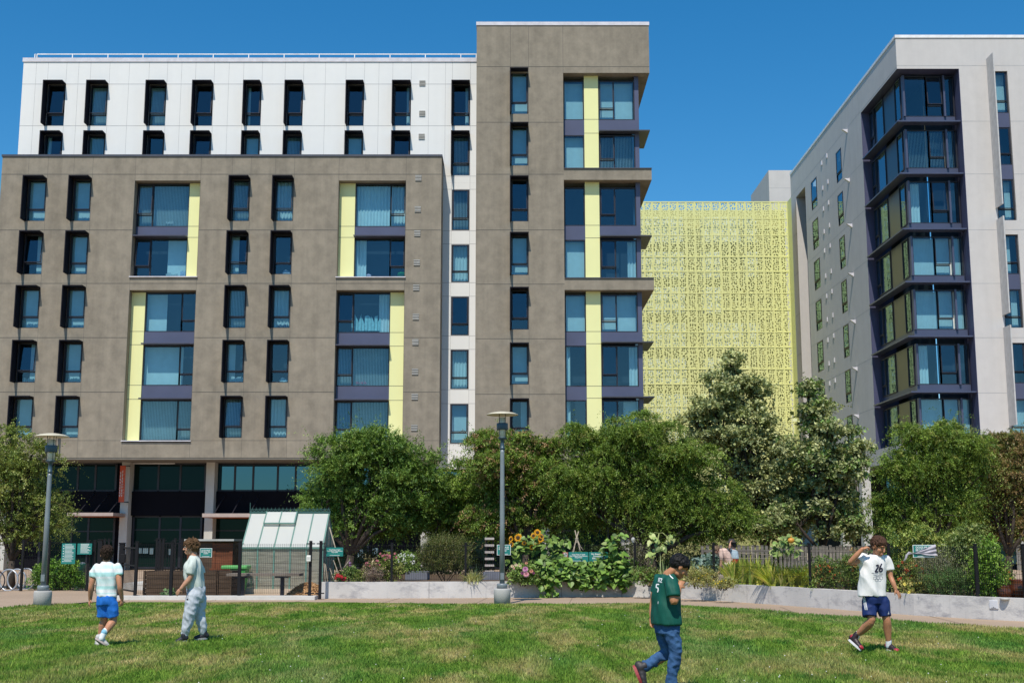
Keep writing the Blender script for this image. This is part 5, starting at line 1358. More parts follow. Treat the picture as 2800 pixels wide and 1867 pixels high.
GR = [(.085, .150, .022, 3), (.120, .190, .030, 3), (.060, .115, .020, 2), (.155, .210, .040, 1)]
YG = [(.150, .190, .035, 3), (.200, .225, .050, 2), (.105, .150, .028, 2), (.24, .24, .07, .6)]
WL = [(.105, .165, .022, 3), (.150, .210, .032, 3), (.070, .120, .018, 2), (.19, .20, .045, .7)]
DUST = [(.185, .200, .085, 3), (.235, .240, .110, 2), (.120, .140, .055, 2), (.085, .105, .038, 1)]
BRN = [(.20, .135, .055, 2), (.15, .15, .04, 2), (.10, .12, .03, 2), (.26, .18, .08, 1)]
Y = 42.0
tree('leafy_tree', 'yellow green tree with arching branches at the left edge behind the lamp post', [lob(*a, Y) for a in ((30, 1225, 55, 48), (55, 1300, 95, 58), (10, 1370, 95, 70), (105, 1400, 75, 52), (20, 1455, 110, 50), (-60, 1330, 90, 110), (85, 1270, 40, 30))], (atY(38, 1500, Y).x, Y, 0), YG, 1050, 22, .75, .075, .13, bright=1.35, coref=.45, droop=.55, spread=.55)
tr1 = bpy.data.objects['leafy_tree']
rr = random.Random(8); lb = []
arch = MB()
for (ua, va, um, vm, ub, vb) in ((60, 1380, 150, 1350, 203, 1402), (70, 1290, 110, 1268, 126, 1300), (60, 1330, 100, 1322, 106, 1345), (100, 1440, 170, 1420, 188, 1460), (90, 1240, 120, 1205, 135, 1222), (60, 1420, 150, 1380, 195, 1430)):
    a, m_, b = atY(ua, va, Y), atY(um, vm, Y), atY(ub, vb, Y); pts = [a.lerp(m_, s).lerp(m_.lerp(b, s), s) for s in [i / 8 for i in range(9)]]
    arch.tube(pts, [.02 - .002 * i for i in range(9)], 5); lb += [((q.x, q.y - .05, q.z), (.13, .16, .12)) for q in pts[1:]]
arch.tube([atY(60, 1380, Y), atY(50, 1420, Y), atY(60, 1440, Y)], .03, 5); arch.tube([atY(60, 1330, Y), atY(60, 1385, Y)], .03, 5); arch.tube([atY(60, 1335, Y), atY(66, 1290, Y), atY(90, 1240, Y)], .025, 5); arch.tube([atY(60, 1420, Y), atY(100, 1440, Y)], .025, 5)
ab = arch.build('branch', M['bark'], tr1); foliage('leaves', [sprays(lb, 330, 14, .3, .07, YG, droop=.6, inner=.2)], ab)
G_ = 'trees between the garden and the buildings'
tree('broad_tree', 'dense dark green tree to the right of the greenhouse roof', [lob(*a, 46) for a in ((930, 1300, 95, 72), (1065, 1265, 105, 62), (1130, 1330, 85, 75), (880, 1390, 62, 55), (1000, 1390, 120, 75), (1110, 1420, 95, 52), (865, 1425, 40, 34), (985, 1240, 60, 42), (1010, 1440, 130, 40))], (atY(945, 1500, 46).x, 46, 0), GR, 2300, 22, .8, .085, .16, G_, droop=.25, spread=.7, up=.4)
tree('broad_tree', 'low light green tree in front of the white column of windows', [lob(*a, 47) for a in ((1240, 1370, 62, 52), (1205, 1425, 60, 45), (1300, 1340, 60, 58), (1290, 1430, 75, 48), (1340, 1425, 70, 45))], (atY(1165, 1500, 47).x, 47, 0), [(.125, .20, .03, 3), (.17, .235, .042, 2), (.08, .14, .02, 2)], 1300, 22, .65, .085, .11, G_, droop=.35, spread=.6)
tree('broad_tree', 'tree with rusty brown patches in its crown behind the right lamp post', [lob(*a, 45) for a in ((1335, 1235, 55, 42), (1425, 1235, 65, 46), (1500, 1240, 52, 36), (1390, 1320, 105, 72), (1490, 1330, 75, 60), (1460, 1410, 95, 62), (1380, 1430, 80, 48))], (atY(1440, 1500, 45).x, 45, 0), WL + [(.24, .15, .07, 1.6)], 2100, 22, .75, .08, .14, G_, droop=.5, spread=.6)
tree('willow_tree', 'largest round weeping tree with fine drooping leaves behind the signs', [lob(*a, 44) for a in ((1655, 1225, 80, 52), (1755, 1205, 100, 58), (1690, 1310, 135, 80), (1845, 1300, 105, 85), (1780, 1400, 160, 85), (1935, 1390, 95, 70), (1620, 1400, 95, 75), (1990, 1435, 70, 50), (1560, 1335, 55, 58), (1850, 1445, 130, 45), (1580, 1215, 30, 24))], (atY(1790, 1520, 44).x, 44, 0), WL, 3800, 26, .95, .085, .2, G_, droop=.85, spread=.5, wl=.30, up=.35)
tree('plane_tree', 'tall pointed dusty green plane tree in front of the yellow screen', [lob(*a, 50) for a in ((2000, 1015, 26, 42), (1990, 1080, 62, 48), (1955, 1130, 70, 45), (2045, 1165, 85, 52), (2005, 1230, 105, 62), (2080, 1310, 130, 75), (2120, 1400, 130, 65), (2060, 1080, 40, 30), (1910, 1160, 45, 24), (2120, 1230, 55, 40), (2060, 1440, 120, 40))], (atY(2120, 1520, 50).x, 50, 0), DUST, 1500, 15, .75, .135, .16, G_, cl=10, cs=.42, flat=.42, bright=1.95, coref=.3, dens=.85, rag=1.2, droop=.25, spread=.75, wl=.72, up=.35)
tree('plane_tree', 'pointed dusty green plane tree in front of the grey wall', [lob(*a, 48) for a in ((2213, 1085, 18, 44), (2225, 1145, 48, 40), (2262, 1195, 62, 44), (2222, 1262, 95, 52), (2300, 1290, 65, 40), (2255, 1365, 110, 66), (2180, 1430, 120, 55), (2320, 1425, 60, 50), (2335, 1250, 40, 24))], (atY(2240, 1520, 48).x, 48, 0), DUST + [(.12, .18, .05, 2)], 1350, 15, .7, .13, .14, G_, cl=10, cs=.40, flat=.42, bright=1.9, coref=.35, dens=.85, rag=1.2, droop=.25, spread=.75, wl=.72, up=.35)
tree('broad_tree', 'feathery bright green tree below the corner bay windows at the right', [lob(*a, 40) for a in ((2545, 1225, 78, 45), (2490, 1212, 30, 20), (2625, 1235, 65, 42), (2500, 1310, 66, 55), (2570, 1330, 105, 75), (2462, 1405, 48, 46), (2530, 1420, 100, 65), (2650, 1310, 60, 62), (2620, 1400, 80, 70), (2450, 1300, 36, 30))], (atY(2560, 1520, 40).x, 40, 0), WL, 2500, 24, .75, .075, .14, G_, droop=.65, spread=.55, wl=.32)
tree('broad_tree', 'rusty olive tree at the right edge behind the urns', [lob(*a, 41) for a in ((2745, 1255, 70, 52), (2700, 1300, 55, 48), (2770, 1350, 75, 78), (2725, 1425, 75, 66), (2800, 1240, 45, 36), (2820, 1420, 60, 80))], (atY(2752, 1520, 41).x, 41, 0), BRN, 1700, 22, .7, .075, .13, G_, droop=.5, spread=.6)

# ---- shrubs and flowers
SZ = .37
def plant(name, label, cat='plant', base=(0, 0, 0), group=None): return thing(name, label, cat, base, group)
def shrub(label, u0, u1, v0, Y, cols, n=260, per=16, slen=.22, leaf=.07, z0=SZ, name='shrub', flowers=None, blob=2, stems=True, **kw):
    a = atY(u0, v0, Y); b = atY(u1, v0, Y); w_ = b.x - a.x; h_ = a.z - z0; cx_ = (a.x + b.x) / 2
    t = plant(name, label, 'shrub' if name == 'shrub' else 'plant', (cx_, Y, z0)); rr = random.Random(int(u0)); lobes = []
    for k in range(blob): q = (k + .5) / blob; hh = h_ * rr.uniform(.78, 1.0); lobes.append(((a.x + w_ * q, Y + rr.uniform(0, .2), z0 + hh * .48), (w_ / blob * .62, w_ / blob * .45 + .1, hh * .50)))
    lobes.append(((cx_, Y + .1, z0 + h_ * .5), (w_ * .36, w_ * .3, h_ * .47)))
    kk = dict(droop=.3, spread=.6, inner=.35, zmin=z0 - .02); kk.update(kw)
    dk_ = max(max(c[:3]) for c in cols) < .112; cols = cols if dk_ else [dim(c, 1.5) + tuple(c[3:]) for c in cols]
    cl_ = clumps(lobes, 26 / max(.6, w_), .10 + .05 * w_, int(u0), .9); k4 = dict(kk); k4['inner'] = .25
    foliage('foliage', [sprays(cl_, int(n * .85), per, slen * .75, leaf, cols, **k4), sprays(lobes, int(n * .45), per, slen, leaf, cols, **kk)], t)
    if stems:
        m = MB()
        for k in range(7): m.tube([(cx_ + rr.uniform(-.1, .1), Y + .1, z0 - .05), (a.x + w_ * rr.random(), Y + rr.uniform(-.05, .2), z0 + h_ * rr.uniform(.5, .85))], [.012, .004], 5)
        m.build('stems', M['bark'], t)
    if flowers:
        col, nf, r_, lo_, hi_ = flowers; m = MB()
        for k in range(nf):
            x = a.x + w_ * rr.uniform(.05, .95); z = z0 + h_ * rr.uniform(lo_, hi_); y = Y - w_ * .18 - rr.uniform(0, .12)
            for q in range(5): an = q * 1.2566 + rr.random(); m.ball((x + r_ * .7 * math.cos(an), y - .01 * (q % 2), z + r_ * .7 * math.sin(an)), (r_ * .55, r_ * .35, r_ * .55), 6)
        m.build('flowers', plain('petal', col, .7, 0, .2, 9), t)
    return t
def blades(label, u0, u1, v0, v1, Y, cols, n, name='grass_clump', width=.03, z0=SZ, arch=.6, clumps=1, seg=5, lean=.8, rxk=1.05):
    a = atY(u0, v0, Y); b = atY(u1, v0, Y); w_ = b.x - a.x; h_ = max(.25, a.z - z0); cx_ = (a.x + b.x) / 2
    t = plant(name, label, 'plant', (cx_, Y, z0)); Vs, Ts = [], []; cc = np.clip(pick(cols, n, .18) * 1.45, 0, .9)
    for k in range(n):
        q = random.randrange(clumps); bx_ = a.x + w_ * ((q + .5) / clumps) + random.gauss(0, w_ * .16 / clumps); by = Y + random.gauss(0, .08)
        an = random.uniform(0, 6.283); ln = random.random() ** .6 * lean; Lh = h_ * random.uniform(.65, 1.08); rx = w_ / clumps * rxk
        d = Vector((math.cos(an), math.sin(an) * .7, 0)); s = Vector((-d.y, d.x, 0)).normalized(); s = (s + Vector((.6, 0, 0))).normalized(); pr = None
        for i in range(seg + 1):
            f = i / seg; p = Vector((bx_, by, z0)) + d * (ln * rx * f ** 1.25) + Vector((0, 0, Lh * (f - arch * ln * f ** 2.6 * .75))); wd = width * (1 - f ** 1.8) * .5 + .0015
            cur = (p - s * wd, p + s * wd)
            if pr: Vs.append([pr[0], pr[1], cur[1], cur[0]]); Ts.append(cc[k])
            pr = cur
    obj('blades', np_mesh('blades', np.array([[tuple(p) for p in f] for f in Vs]), 4, np.array(Ts), M['leaf']), t); return t
def heart(c, d, n_, L, W):
    """heart-shaped leaf, folded along its midrib"""
    c = Vector(c); d = Vector(d).normalized(); s = d.cross(Vector(n_)).normalized(); n2 = s.cross(d).normalized()
    def q(x, y, z): return c + d * (x * L) + s * (y * W) + n2 * (z * L)
    return ([q(0, 0, 0), q(-.12, .30, .05), q(.12, .52, .08), q(.5, .42, .04), q(1, 0, -.14), q(.5, 0, -.05)], [q(0, 0, 0), q(.5, 0, -.05), q(1, 0, -.14), q(.5, -.42, .04), q(.12, -.52, .08), q(-.12, -.30, .05)])
def big_leaves(label, name, pts, leaf, cols, n, Y, z0=SZ, extra=None, group=None):
    """broad-leaved vine: leaves spread over the outline lobes pts = (u, v, ru, rv)"""
    lbs = [lob(*p, Y, .22) for p in pts]; c0 = lbs[0][0]; t = plant(name, label, 'plant', (c0[0], Y, z0), group)
    polys, T = [], []; ar = [l[1][0] * l[1][2] for l in lbs]; tot = sum(ar); m = MB()
    for l, a_ in zip(lbs, ar):
        for k in range(max(6, int(n * a_ / tot))):
            an = random.uniform(0, 6.283); rr_ = random.random() ** .5; p = Vector((l[0][0] + l[1][0] * rr_ * math.cos(an), Y + random.uniform(-.24, .2) - .12 * (1 - rr_), l[0][2] + l[1][2] * rr_ * math.sin(an)))
            d = Vector((random.gauss(0, .7), random.uniform(-1, .1), random.uniform(-.9, .25))); nn = Vector((random.gauss(0, .35), -.55, random.uniform(.4, 1.1)))
            L = leaf * random.uniform(.55, 1.2); ps = heart(p, d, nn, L, L * random.uniform(.75, 1.0)); col = np.clip(pick(cols, 1, .15)[0] * 1.25, 0, .9)
            for pl in ps: polys.append([tuple(x) for x in pl]); T.append(col)
            if k % 4 == 0: m.tube([p, (p.x + random.uniform(-.06, .06), Y + .1, max(z0 - .02, p.z - random.uniform(.1, .35)))], .006, 5)
        m.tube([(l[0][0], Y + .05, max(z0 - .05, l[0][2] - l[1][2])), (l[0][0] + random.uniform(-.05, .05), Y, l[0][2]), (l[0][0], Y - .03, l[0][2] + l[1][2] * .7)], .011, 6)
    obj('leaves', np_mesh('leaves', np.array(polys), 6, np.array(T), M['leaf']), t); m.build('stem', M['stem'], t); return t
M['petal_y'] = plain('sunflower_petal', (.72, .36, .012), .6, 0, .2, 12); M['seed'] = plain('sunflower_seed_disc', (.055, .028, .012), .9)
def sunhead(u, v, Y, r_, par, face=(0, -1, .2)):
    p = atY(u, v, Y); f = Vector(face).normalized(); qt = f.to_track_quat('Z', 'Y').to_matrix().to_4x4(); m = MB()
    for ring, (nP, L, tilt) in enumerate(((16, 1.0, .10), (14, .86, .22))):
        for k in range(nP):
            a = 2 * math.pi * (k + .5 * ring) / nP + random.uniform(-.08, .08); ca, sa_ = math.cos(a), math.sin(a); Lr = r_ * L * random.uniform(.88, 1.1); wv = r_ * .19
            pts = [(ca * r_ * .38, sa_ * r_ * .38, .004 * ring), (ca * Lr * .72 - sa_ * wv, sa_ * Lr * .72 + ca * wv, r_ * tilt), (ca * Lr, sa_ * Lr, r_ * tilt * .4), (ca * Lr * .72 + sa_ * wv, sa_ * Lr * .72 - ca * wv, r_ * tilt)]
            m.add(pts, [(0, 3, 2, 1)])
    me = m.mesh('flower_head', M['petal_y']); me.transform(Matrix.Translation(p) @ qt); h_ = obj('flower_head', me, par)
    m = MB(); m.lathe([(r_ * .44, 0), (r_ * .42, .02), (r_ * .2, .028), (0, .022)], (0, 0, .004), 18); me = m.mesh('seed_disc', M['seed']); me.transform(Matrix.Translation(p) @ qt); obj('seed_disc', me, h_)
SUN = [(.13, .21, .04, 3), (.19, .27, .065, 2), (.085, .14, .025, 2)]
Ys = 36.0
for lab, pts, heads in (
    ('sunflower plant with open yellow heads nearest the lamp post', ((1415, 1500, 22, 20), (1405, 1530, 18, 26), (1432, 1478, 16, 16), (1425, 1550, 20, 20)), ((1416.5, 1469.5, .115, (-.1, -1, .12)), (1397.5, 1473, .085, (-.7, -.7, .1)), (1398.5, 1487, .085, (-.6, -.8, -.1)), (1433, 1484, .07, (.3, -.9, -.3)))),
    ('sunflower plant with a crowded cluster of yellow heads, tallest of the sunflowers', ((1470, 1475, 24, 24), (1490, 1452, 12, 14), (1500, 1475, 14, 16), (1455, 1500, 26, 22), (1480, 1515, 24, 22)), ((1469.5, 1455.5, .10, (.1, -1, .3)), (1459, 1464, .085, (-.4, -.9, .1)), (1477, 1472.5, .105, (.2, -1, .1)), (1467.5, 1481, .105, (-.1, -1, 0)), (1480, 1466, .08, (.6, -.8, .2)), (1455, 1495, .08, (.0, -1, -.2))))):
    t = big_leaves(lab, 'sunflower', pts, .17, SUN, 70, Ys + .12, group='sunflower plants')
    for h_ in heads: sunhead(h_[0], h_[1], Ys - .12, h_[2] * 1.08, t, h_[3])
big_leaves('nodding sunflower stem with limp leaves left of the small red sign', 'sunflower', ((1530, 1490, 16, 14), (1551, 1488, 10, 14), (1525, 1508, 14, 16), (1520, 1475, 12, 8)), .18, SUN, 34, 36.3, group='sunflower plants')
SQ = [(.10, .185, .026, 3), (.145, .24, .042, 3), (.06, .115, .018, 2.5), (.22, .28, .08, .6)]
big_leaves('broad squash vine spreading below the sunflowers and over the low wall', 'squash_plant', ((1490, 1555, 30, 30), (1500, 1590, 28, 22), (1500, 1617, 24, 14), (1535, 1545, 26, 28), (1520, 1575, 30, 24), (1555, 1565, 22, 30)), .175, SQ, 250, 35.75)
big_leaves('broad squash vine below the keep-dogs-on-leash sign', 'squash_plant', ((1600, 1560, 36, 26), (1590, 1590, 30, 18), (1640, 1560, 30, 34), (1625, 1595, 34, 16), (1570, 1585, 18, 22)), .175, SQ, 230, 35.85)
big_leaves('tall squash vine climbing above the no-skateboards sign', 'squash_plant', ((1672, 1475, 16, 14), (1665, 1505, 24, 22), (1690, 1530, 26, 26), (1680, 1560, 34, 28), (1695, 1590, 32, 22), (1700, 1465, 12, 8), (1712, 1570, 22, 18)), .18, SQ, 230, 36.0)
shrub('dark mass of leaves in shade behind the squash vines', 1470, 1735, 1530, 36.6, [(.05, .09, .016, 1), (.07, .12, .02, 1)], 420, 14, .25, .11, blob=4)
# dahlias
t = shrub('dahlia bush with large pink and cream blooms beside the lamp post', 1396, 1462, 1548, 35.5, [(.13, .20, .04), (.18, .24, .06), (.08, .13, .03)], 190, 14, .2, .085, name='dahlia', blob=2)
def bloom(u, v, Y, r_, col, par, nm='bloom'):
    p = atY(u, v, Y); m = MB()
    for ring in range(4):
        n_ = 14 - ring * 2
        for k in range(n_):
            a = 2 * math.pi * (k + .5 * ring) / n_; el = ring * .38; rr_ = r_ * (1 - ring * .16)
            d = Vector((math.cos(a) * math.cos(el), -math.sin(el) - .12, math.sin(a) * math.cos(el))); s = Vector((-math.sin(a), 0, math.cos(a))); q = p + d * rr_; m.add([p + d * rr_ * .2, p + d * rr_ * .7 + s * rr_ * .2, q, p + d * rr_ * .7 - s * rr_ * .2], [(0, 1, 2, 3)])
    m.build(nm, plain('dahlia_petal', col, .6, 0, .12, 20), par)
for u, v, r_, c in ((1436.5, 1555.5, .085, (.66, .30, .50)), (1439, 1569.5, .085, (.72, .36, .40)), (1453, 1561, .06, (.62, .28, .20)), (1428, 1566, .055, (.24, .06, .16)), (1459, 1566, .04, (.22, .05, .14)), (1401, 1547.5, .05, (.75, .58, .40)), (1411, 1544, .05, (.75, .62, .42)), (1422, 1546, .045, (.74, .60, .38)), (1439, 1539, .045, (.66, .34, .22)), (1405, 1553, .035, (.7, .4, .3))): bloom(u, v, 35.15, r_, c, t)
# left part of the garden behind the wall
RED = (.60, .03, .04); PINK = (.55, .16, .20); WHT = (.78, .78, .70)
shrub('low plant of bright red flowers beside the greenhouse corner', 917, 948, 1566, 35.6, GR, 60, 10, .12, .06, flowers=(RED, 16, .03, .35, .95), name='flowering_plant')
t = shrub('upright leafy foxglove with a mauve tip', 950, 974, 1548, 35.7, [(.16, .22, .06), (.11, .17, .04)], 70, 10, .14, .09, name='flowering_plant', blob=1); bloom(957, 1538, 35.6, .035, (.55, .30, .58), t, 'flower'); bloom(958, 1545, 35.62, .03, (.5, .25, .52), t, 'flower')
shrub('low yellow green plant at the wall edge', 968, 1000, 1562, 35.6, YG, 70, 10, .14, .06)
shrub('purple brown mound of dry grass', 999, 1038, 1556, 35.5, [(.17, .12, .10), (.13, .09, .075), (.22, .17, .12)], 150, 14, .22, .05, wl=.2)
shrub('dry pink-tipped flower stems behind the purple mound', 992, 1045, 1530, 36.2, [(.20, .17, .08), (.15, .14, .06), (.26, .20, .12)], 90, 12, .3, .06, flowers=(PINK, 9, .025, .75, 1.05), name='flowering_plant', inner=.1)
shrub('yellow green rose bush with pink blooms by the fence post', 1038, 1090, 1514, 36.4, YG, 190, 14, .25, .065, flowers=(PINK, 13, .03, .78, 1.03))
shrub('bush sprinkled with small white flowers', 1085, 1138, 1514, 38.6, [(.14, .22, .04), (.19, .27, .06)], 150, 14, .28, .055, z0=.62, flowers=(WHT, 34, .02, .45, 1.05))
shrub('large dark upright rosemary bush against the fence', 1160, 1273, 1490, 36.7, [(.085, .105, .024, 3), (.125, .13, .034, 2), (.055, .075, .018, 2), (.17, .14, .06, .8)], 1700, 22, .40, .05, blob=3, droop=-.25, up=1.2, spread=.3, wl=.22)
blades('pale variegated grass clump right of the dark rosemary bush', 1262, 1322, 1550, 1594, 35.7, [(.34, .33, .13), (.22, .26, .09), (.42, .40, .20)], 190, width=.022, arch=.9, clumps=1)
blades('blue green onion-like blades behind the pale grass', 1285, 1330, 1535, 1590, 36.3, [(.12, .18, .10), (.09, .14, .08)], 40, width=.018, arch=.6)
# shrub beside the notice boards
shrub('bright fern-like shrub below the notice boards', 98, 212, 1536, 41.2, [(.11, .215, .025, 3), (.16, .26, .04, 2), (.06, .13, .018, 2)], 620, 18, .4, .09, z0=.0, blob=4, droop=.6)
t_ = thing('squash_plant', 'low broad-leaved plant at the foot of the fence post before the planters', 'plant', atY(462, 1615, 35.3)); bpy.data.objects.remove(t_)
big_leaves('low broad-leaved plant at the foot of the fence post before the planters', 'squash_plant', ((455, 1618, 14, 10), (474, 1612, 12, 8), (468, 1620, 16, 7)), .14, [(.10, .18, .06), (.07, .13, .04)], 26, 35.4, z0=.0)
# right-hand garden
def wy(u, d=.6): return wallY(u) + d
shrub('dead brown thicket of dry stalks right of the squash vines', 1712, 1775, 1480, 37.0, [(.20, .17, .12), (.13, .11, .07), (.16, .17, .06)], 180, 10, .45, .045, inner=.1, droop=.1, up=.8, name='dry_stalks')
big_leaves('drooping old sunflower with a few huge curled leaves', 'sunflower', ((1783, 1468, 9, 12), (1803, 1488, 13, 15), (1830, 1476, 12, 15), (1802, 1500, 11, 10), (1775, 1505, 10, 12)), .20, [(.22, .29, .09), (.30, .34, .12), (.15, .21, .06)], 30, 35.4)
t = bpy.data.objects.get('sunflower.003'); m = MB(); st_ = [atY(1777, 1556, 35.4), atY(1788, 1520, 35.4), atY(1799, 1475, 35.4), atY(1802, 1457, 35.4)]; m.tube(st_, [.03, .026, .02, .014], 8)
m.tube([st_[3], atY(1790, 1455, 35.35), atY(1784, 1462, 35.3)], .01, 6); m.tube([st_[3], atY(1812, 1456, 35.35), atY(1824, 1467, 35.3)], .01, 6); m.build('stalk', plain('pale_stalk', (.32, .36, .12), .6), t)
blades('pale green yucca-like blades behind the boy in the green jersey', 1797, 1905, 1503, 1565, 35.2, [(.24, .30, .13), (.16, .22, .08), (.32, .36, .18)], 70, 'yucca', .045, clumps=3, arch=.7)
shrub('low green weeds at the wall left of the boy in the green jersey', 1738, 1800, 1552, 35.2, [(.10, .18, .03), (.14, .17, .05), (.16, .11, .05, .6)], 210, 14, .22, .06)
shrub('straggly yellow weeds in front of the bending gardener', 1865, 1955, 1560, 33.6, [(.25, .22, .07), (.17, .19, .05), (.30, .27, .11)], 280, 14, .3, .05, flowers=((.70, .50, .02), 6, .016, .3, .9))
shrub('blue green kale plants behind the fence post', 1912, 1962, 1522, 36.6, [(.13, .20, .16), (.19, .26, .22), (.08, .13, .10)], 110, 9, .2, .13, wl=.8, name='kale')
shrub('small dry weeds before the tan block bed', 1950, 2010, 1585, 32.6, [(.26, .23, .08), (.16, .18, .05)], 110, 12, .18, .05, flowers=((.72, .5, .02), 5, .016, .5, 1))
blades('big clump of yellow green ginger-like blades left of the fence post', 1990, 2110, 1518, 1614, wy(2050, .75), [(.38, .42, .07, 3), (.48, .46, .12, 2), (.24, .32, .05, 2)], 560, 'ginger_lily', .07, clumps=5, arch=.34, lean=1.0, rxk=2.2)
blades('second clump of yellow green ginger-like blades leaning right at the fence post', 2095, 2225, 1532, 1614, wy(2150, .7), [(.40, .42, .075, 3), (.52, .47, .13, 2), (.25, .31, .05, 2)], 560, 'ginger_lily', .07, clumps=5, arch=.40, lean=1.05, rxk=2.5)
t = big_leaves('pumpkin vine with big limp leaves hanging above the fence', 'pumpkin_plant', ((2145, 1475, 22, 14), (2140, 1495, 26, 18), (2165, 1505, 18, 14), (2178, 1480, 10, 14), (2120, 1512, 12, 12)), .15, [(.20, .28, .08), (.28, .33, .11), (.13, .20, .05)], 85, wy(2150, .5))
p = atY(2163, 1477, wy(2150, .25)); m = MB(); m.ball((p.x, p.y, p.z), (.085, .08, .07), 18); m.tube([(p.x, p.y, p.z + .06), (p.x + .01, p.y, p.z + .12)], .012, 6); m.build('pumpkin', plain('orange_pumpkin', (.62, .27, .03), .5), t)
MIX = [(.11, .17, .03, 3), (.16, .20, .05, 2), (.075, .13, .025, 2), (.24, .16, .05, .5)]
shrub('mixed green bush with orange flowers just right of the middle fence post', 2222, 2300, 1522, wy(2260, .75), MIX, 380, 14, .24, .06, blob=3, flowers=((.50, .12, .02), 15, .022, .25, .8))
shrub('dense green bush behind the raised elbow of the boy in the white T-shirt', 2296, 2372, 1512, wy(2330, .8), MIX, 380, 14, .24, .06, blob=3, flowers=((.50, .12, .02), 7, .022, .3, .8))
shrub('olive bush behind the boy in the white T-shirt', 2368, 2450, 1505, wy(2400, .8), MIX, 340, 14, .24, .06, blob=3)
shrub('green bush with rusty orange flowers below the draped cloth', 2435, 2520, 1530, wy(2480, .65), MIX, 360, 14, .24, .06, blob=3, flowers=((.45, .08, .02), 16, .03, .4, .95))
shrub('low plants with pale yellow flowers along the wall top', 2458, 2550, 1583, wy(2500, .45), [(.22, .20, .05), (.15, .18, .04), (.28, .24, .08)], 260, 12, .18, .05, flowers=((.72, .60, .12), 14, .028, .2, 1.0))
shrub('tall yellow green hedge bush behind the green sign with the cloth', 2425, 2615, 1440, wy(2520, 2.2), [(.15, .19, .035, 3), (.22, .235, .05, 2), (.10, .15, .03, 2)], 900, 16, .35, .075, blob=4, inner=.3)
shrub('tall grey green shrub right of the draped cloth sign', 2600, 2690, 1440, wy(2640, 1.6), [(.13, .17, .05), (.18, .20, .06), (.09, .13, .03)], 480, 14, .35, .07, blob=2)
shrub('silvery dry lavender spikes below the draped cloth', 2515, 2645, 1525, wy(2570, .9), [(.22, .20, .16), (.17, .18, .10), (.13, .14, .07)], 420, 18, .42, .045, blob=3, droop=-.15, up=1.0, spread=.4, wl=.18, name='lavender')
shrub('dark green rosemary mound at the wall below the lavender', 2548, 2672, 1568, wy(2610, .5), [(.055, .115, .03, 3), (.085, .15, .04, 2), (.12, .16, .05, 1)], 480, 20, .3, .045, blob=3, droop=.1, up=.5, wl=.22, name='rosemary')
shrub('tall glossy green vine beside the fence post near the urns', 2672, 2730, 1482, wy(2700, .55), [(.12, .215, .025, 3), (.17, .27, .04, 2), (.075, .14, .02, 2)], 430, 14, .25, .075, blob=1, name='vine')
shrub('small yellow green plant between the vine and the urns', 2728, 2772, 1558, wy(2740, 1.2), YG, 110, 12, .2, .07, flowers=((.6, .2, .03), 4, .02, .6, 1))
shrub('low filler hedge behind the picket fence, shade put into its dark leaves', 1900, 2420, 1500, 46.5, [(.045, .075, .018), (.07, .10, .025)], 900, 14, .45, .12, z0=0, blob=6)  # filler row: deep shade under the trees is put into the leaf colour
shrub('filler undergrowth between the greenhouse and the rosemary bush, leaves darkened for shade', 930, 1330, 1505, 47.8, [(.04, .07, .016), (.06, .09, .02)], 650, 14, .45, .12, z0=0, blob=5)  # filler as well, near-black leaf colour stands in for shade
shrub('filler undergrowth behind the sunflowers, leaves darkened for shade', 1380, 1900, 1500, 47.5, [(.04, .07, .016), (.06, .09, .02)], 800, 14, .45, .12, z0=0, blob=6)  # leaf colour darkened to paint the shade below the crowns
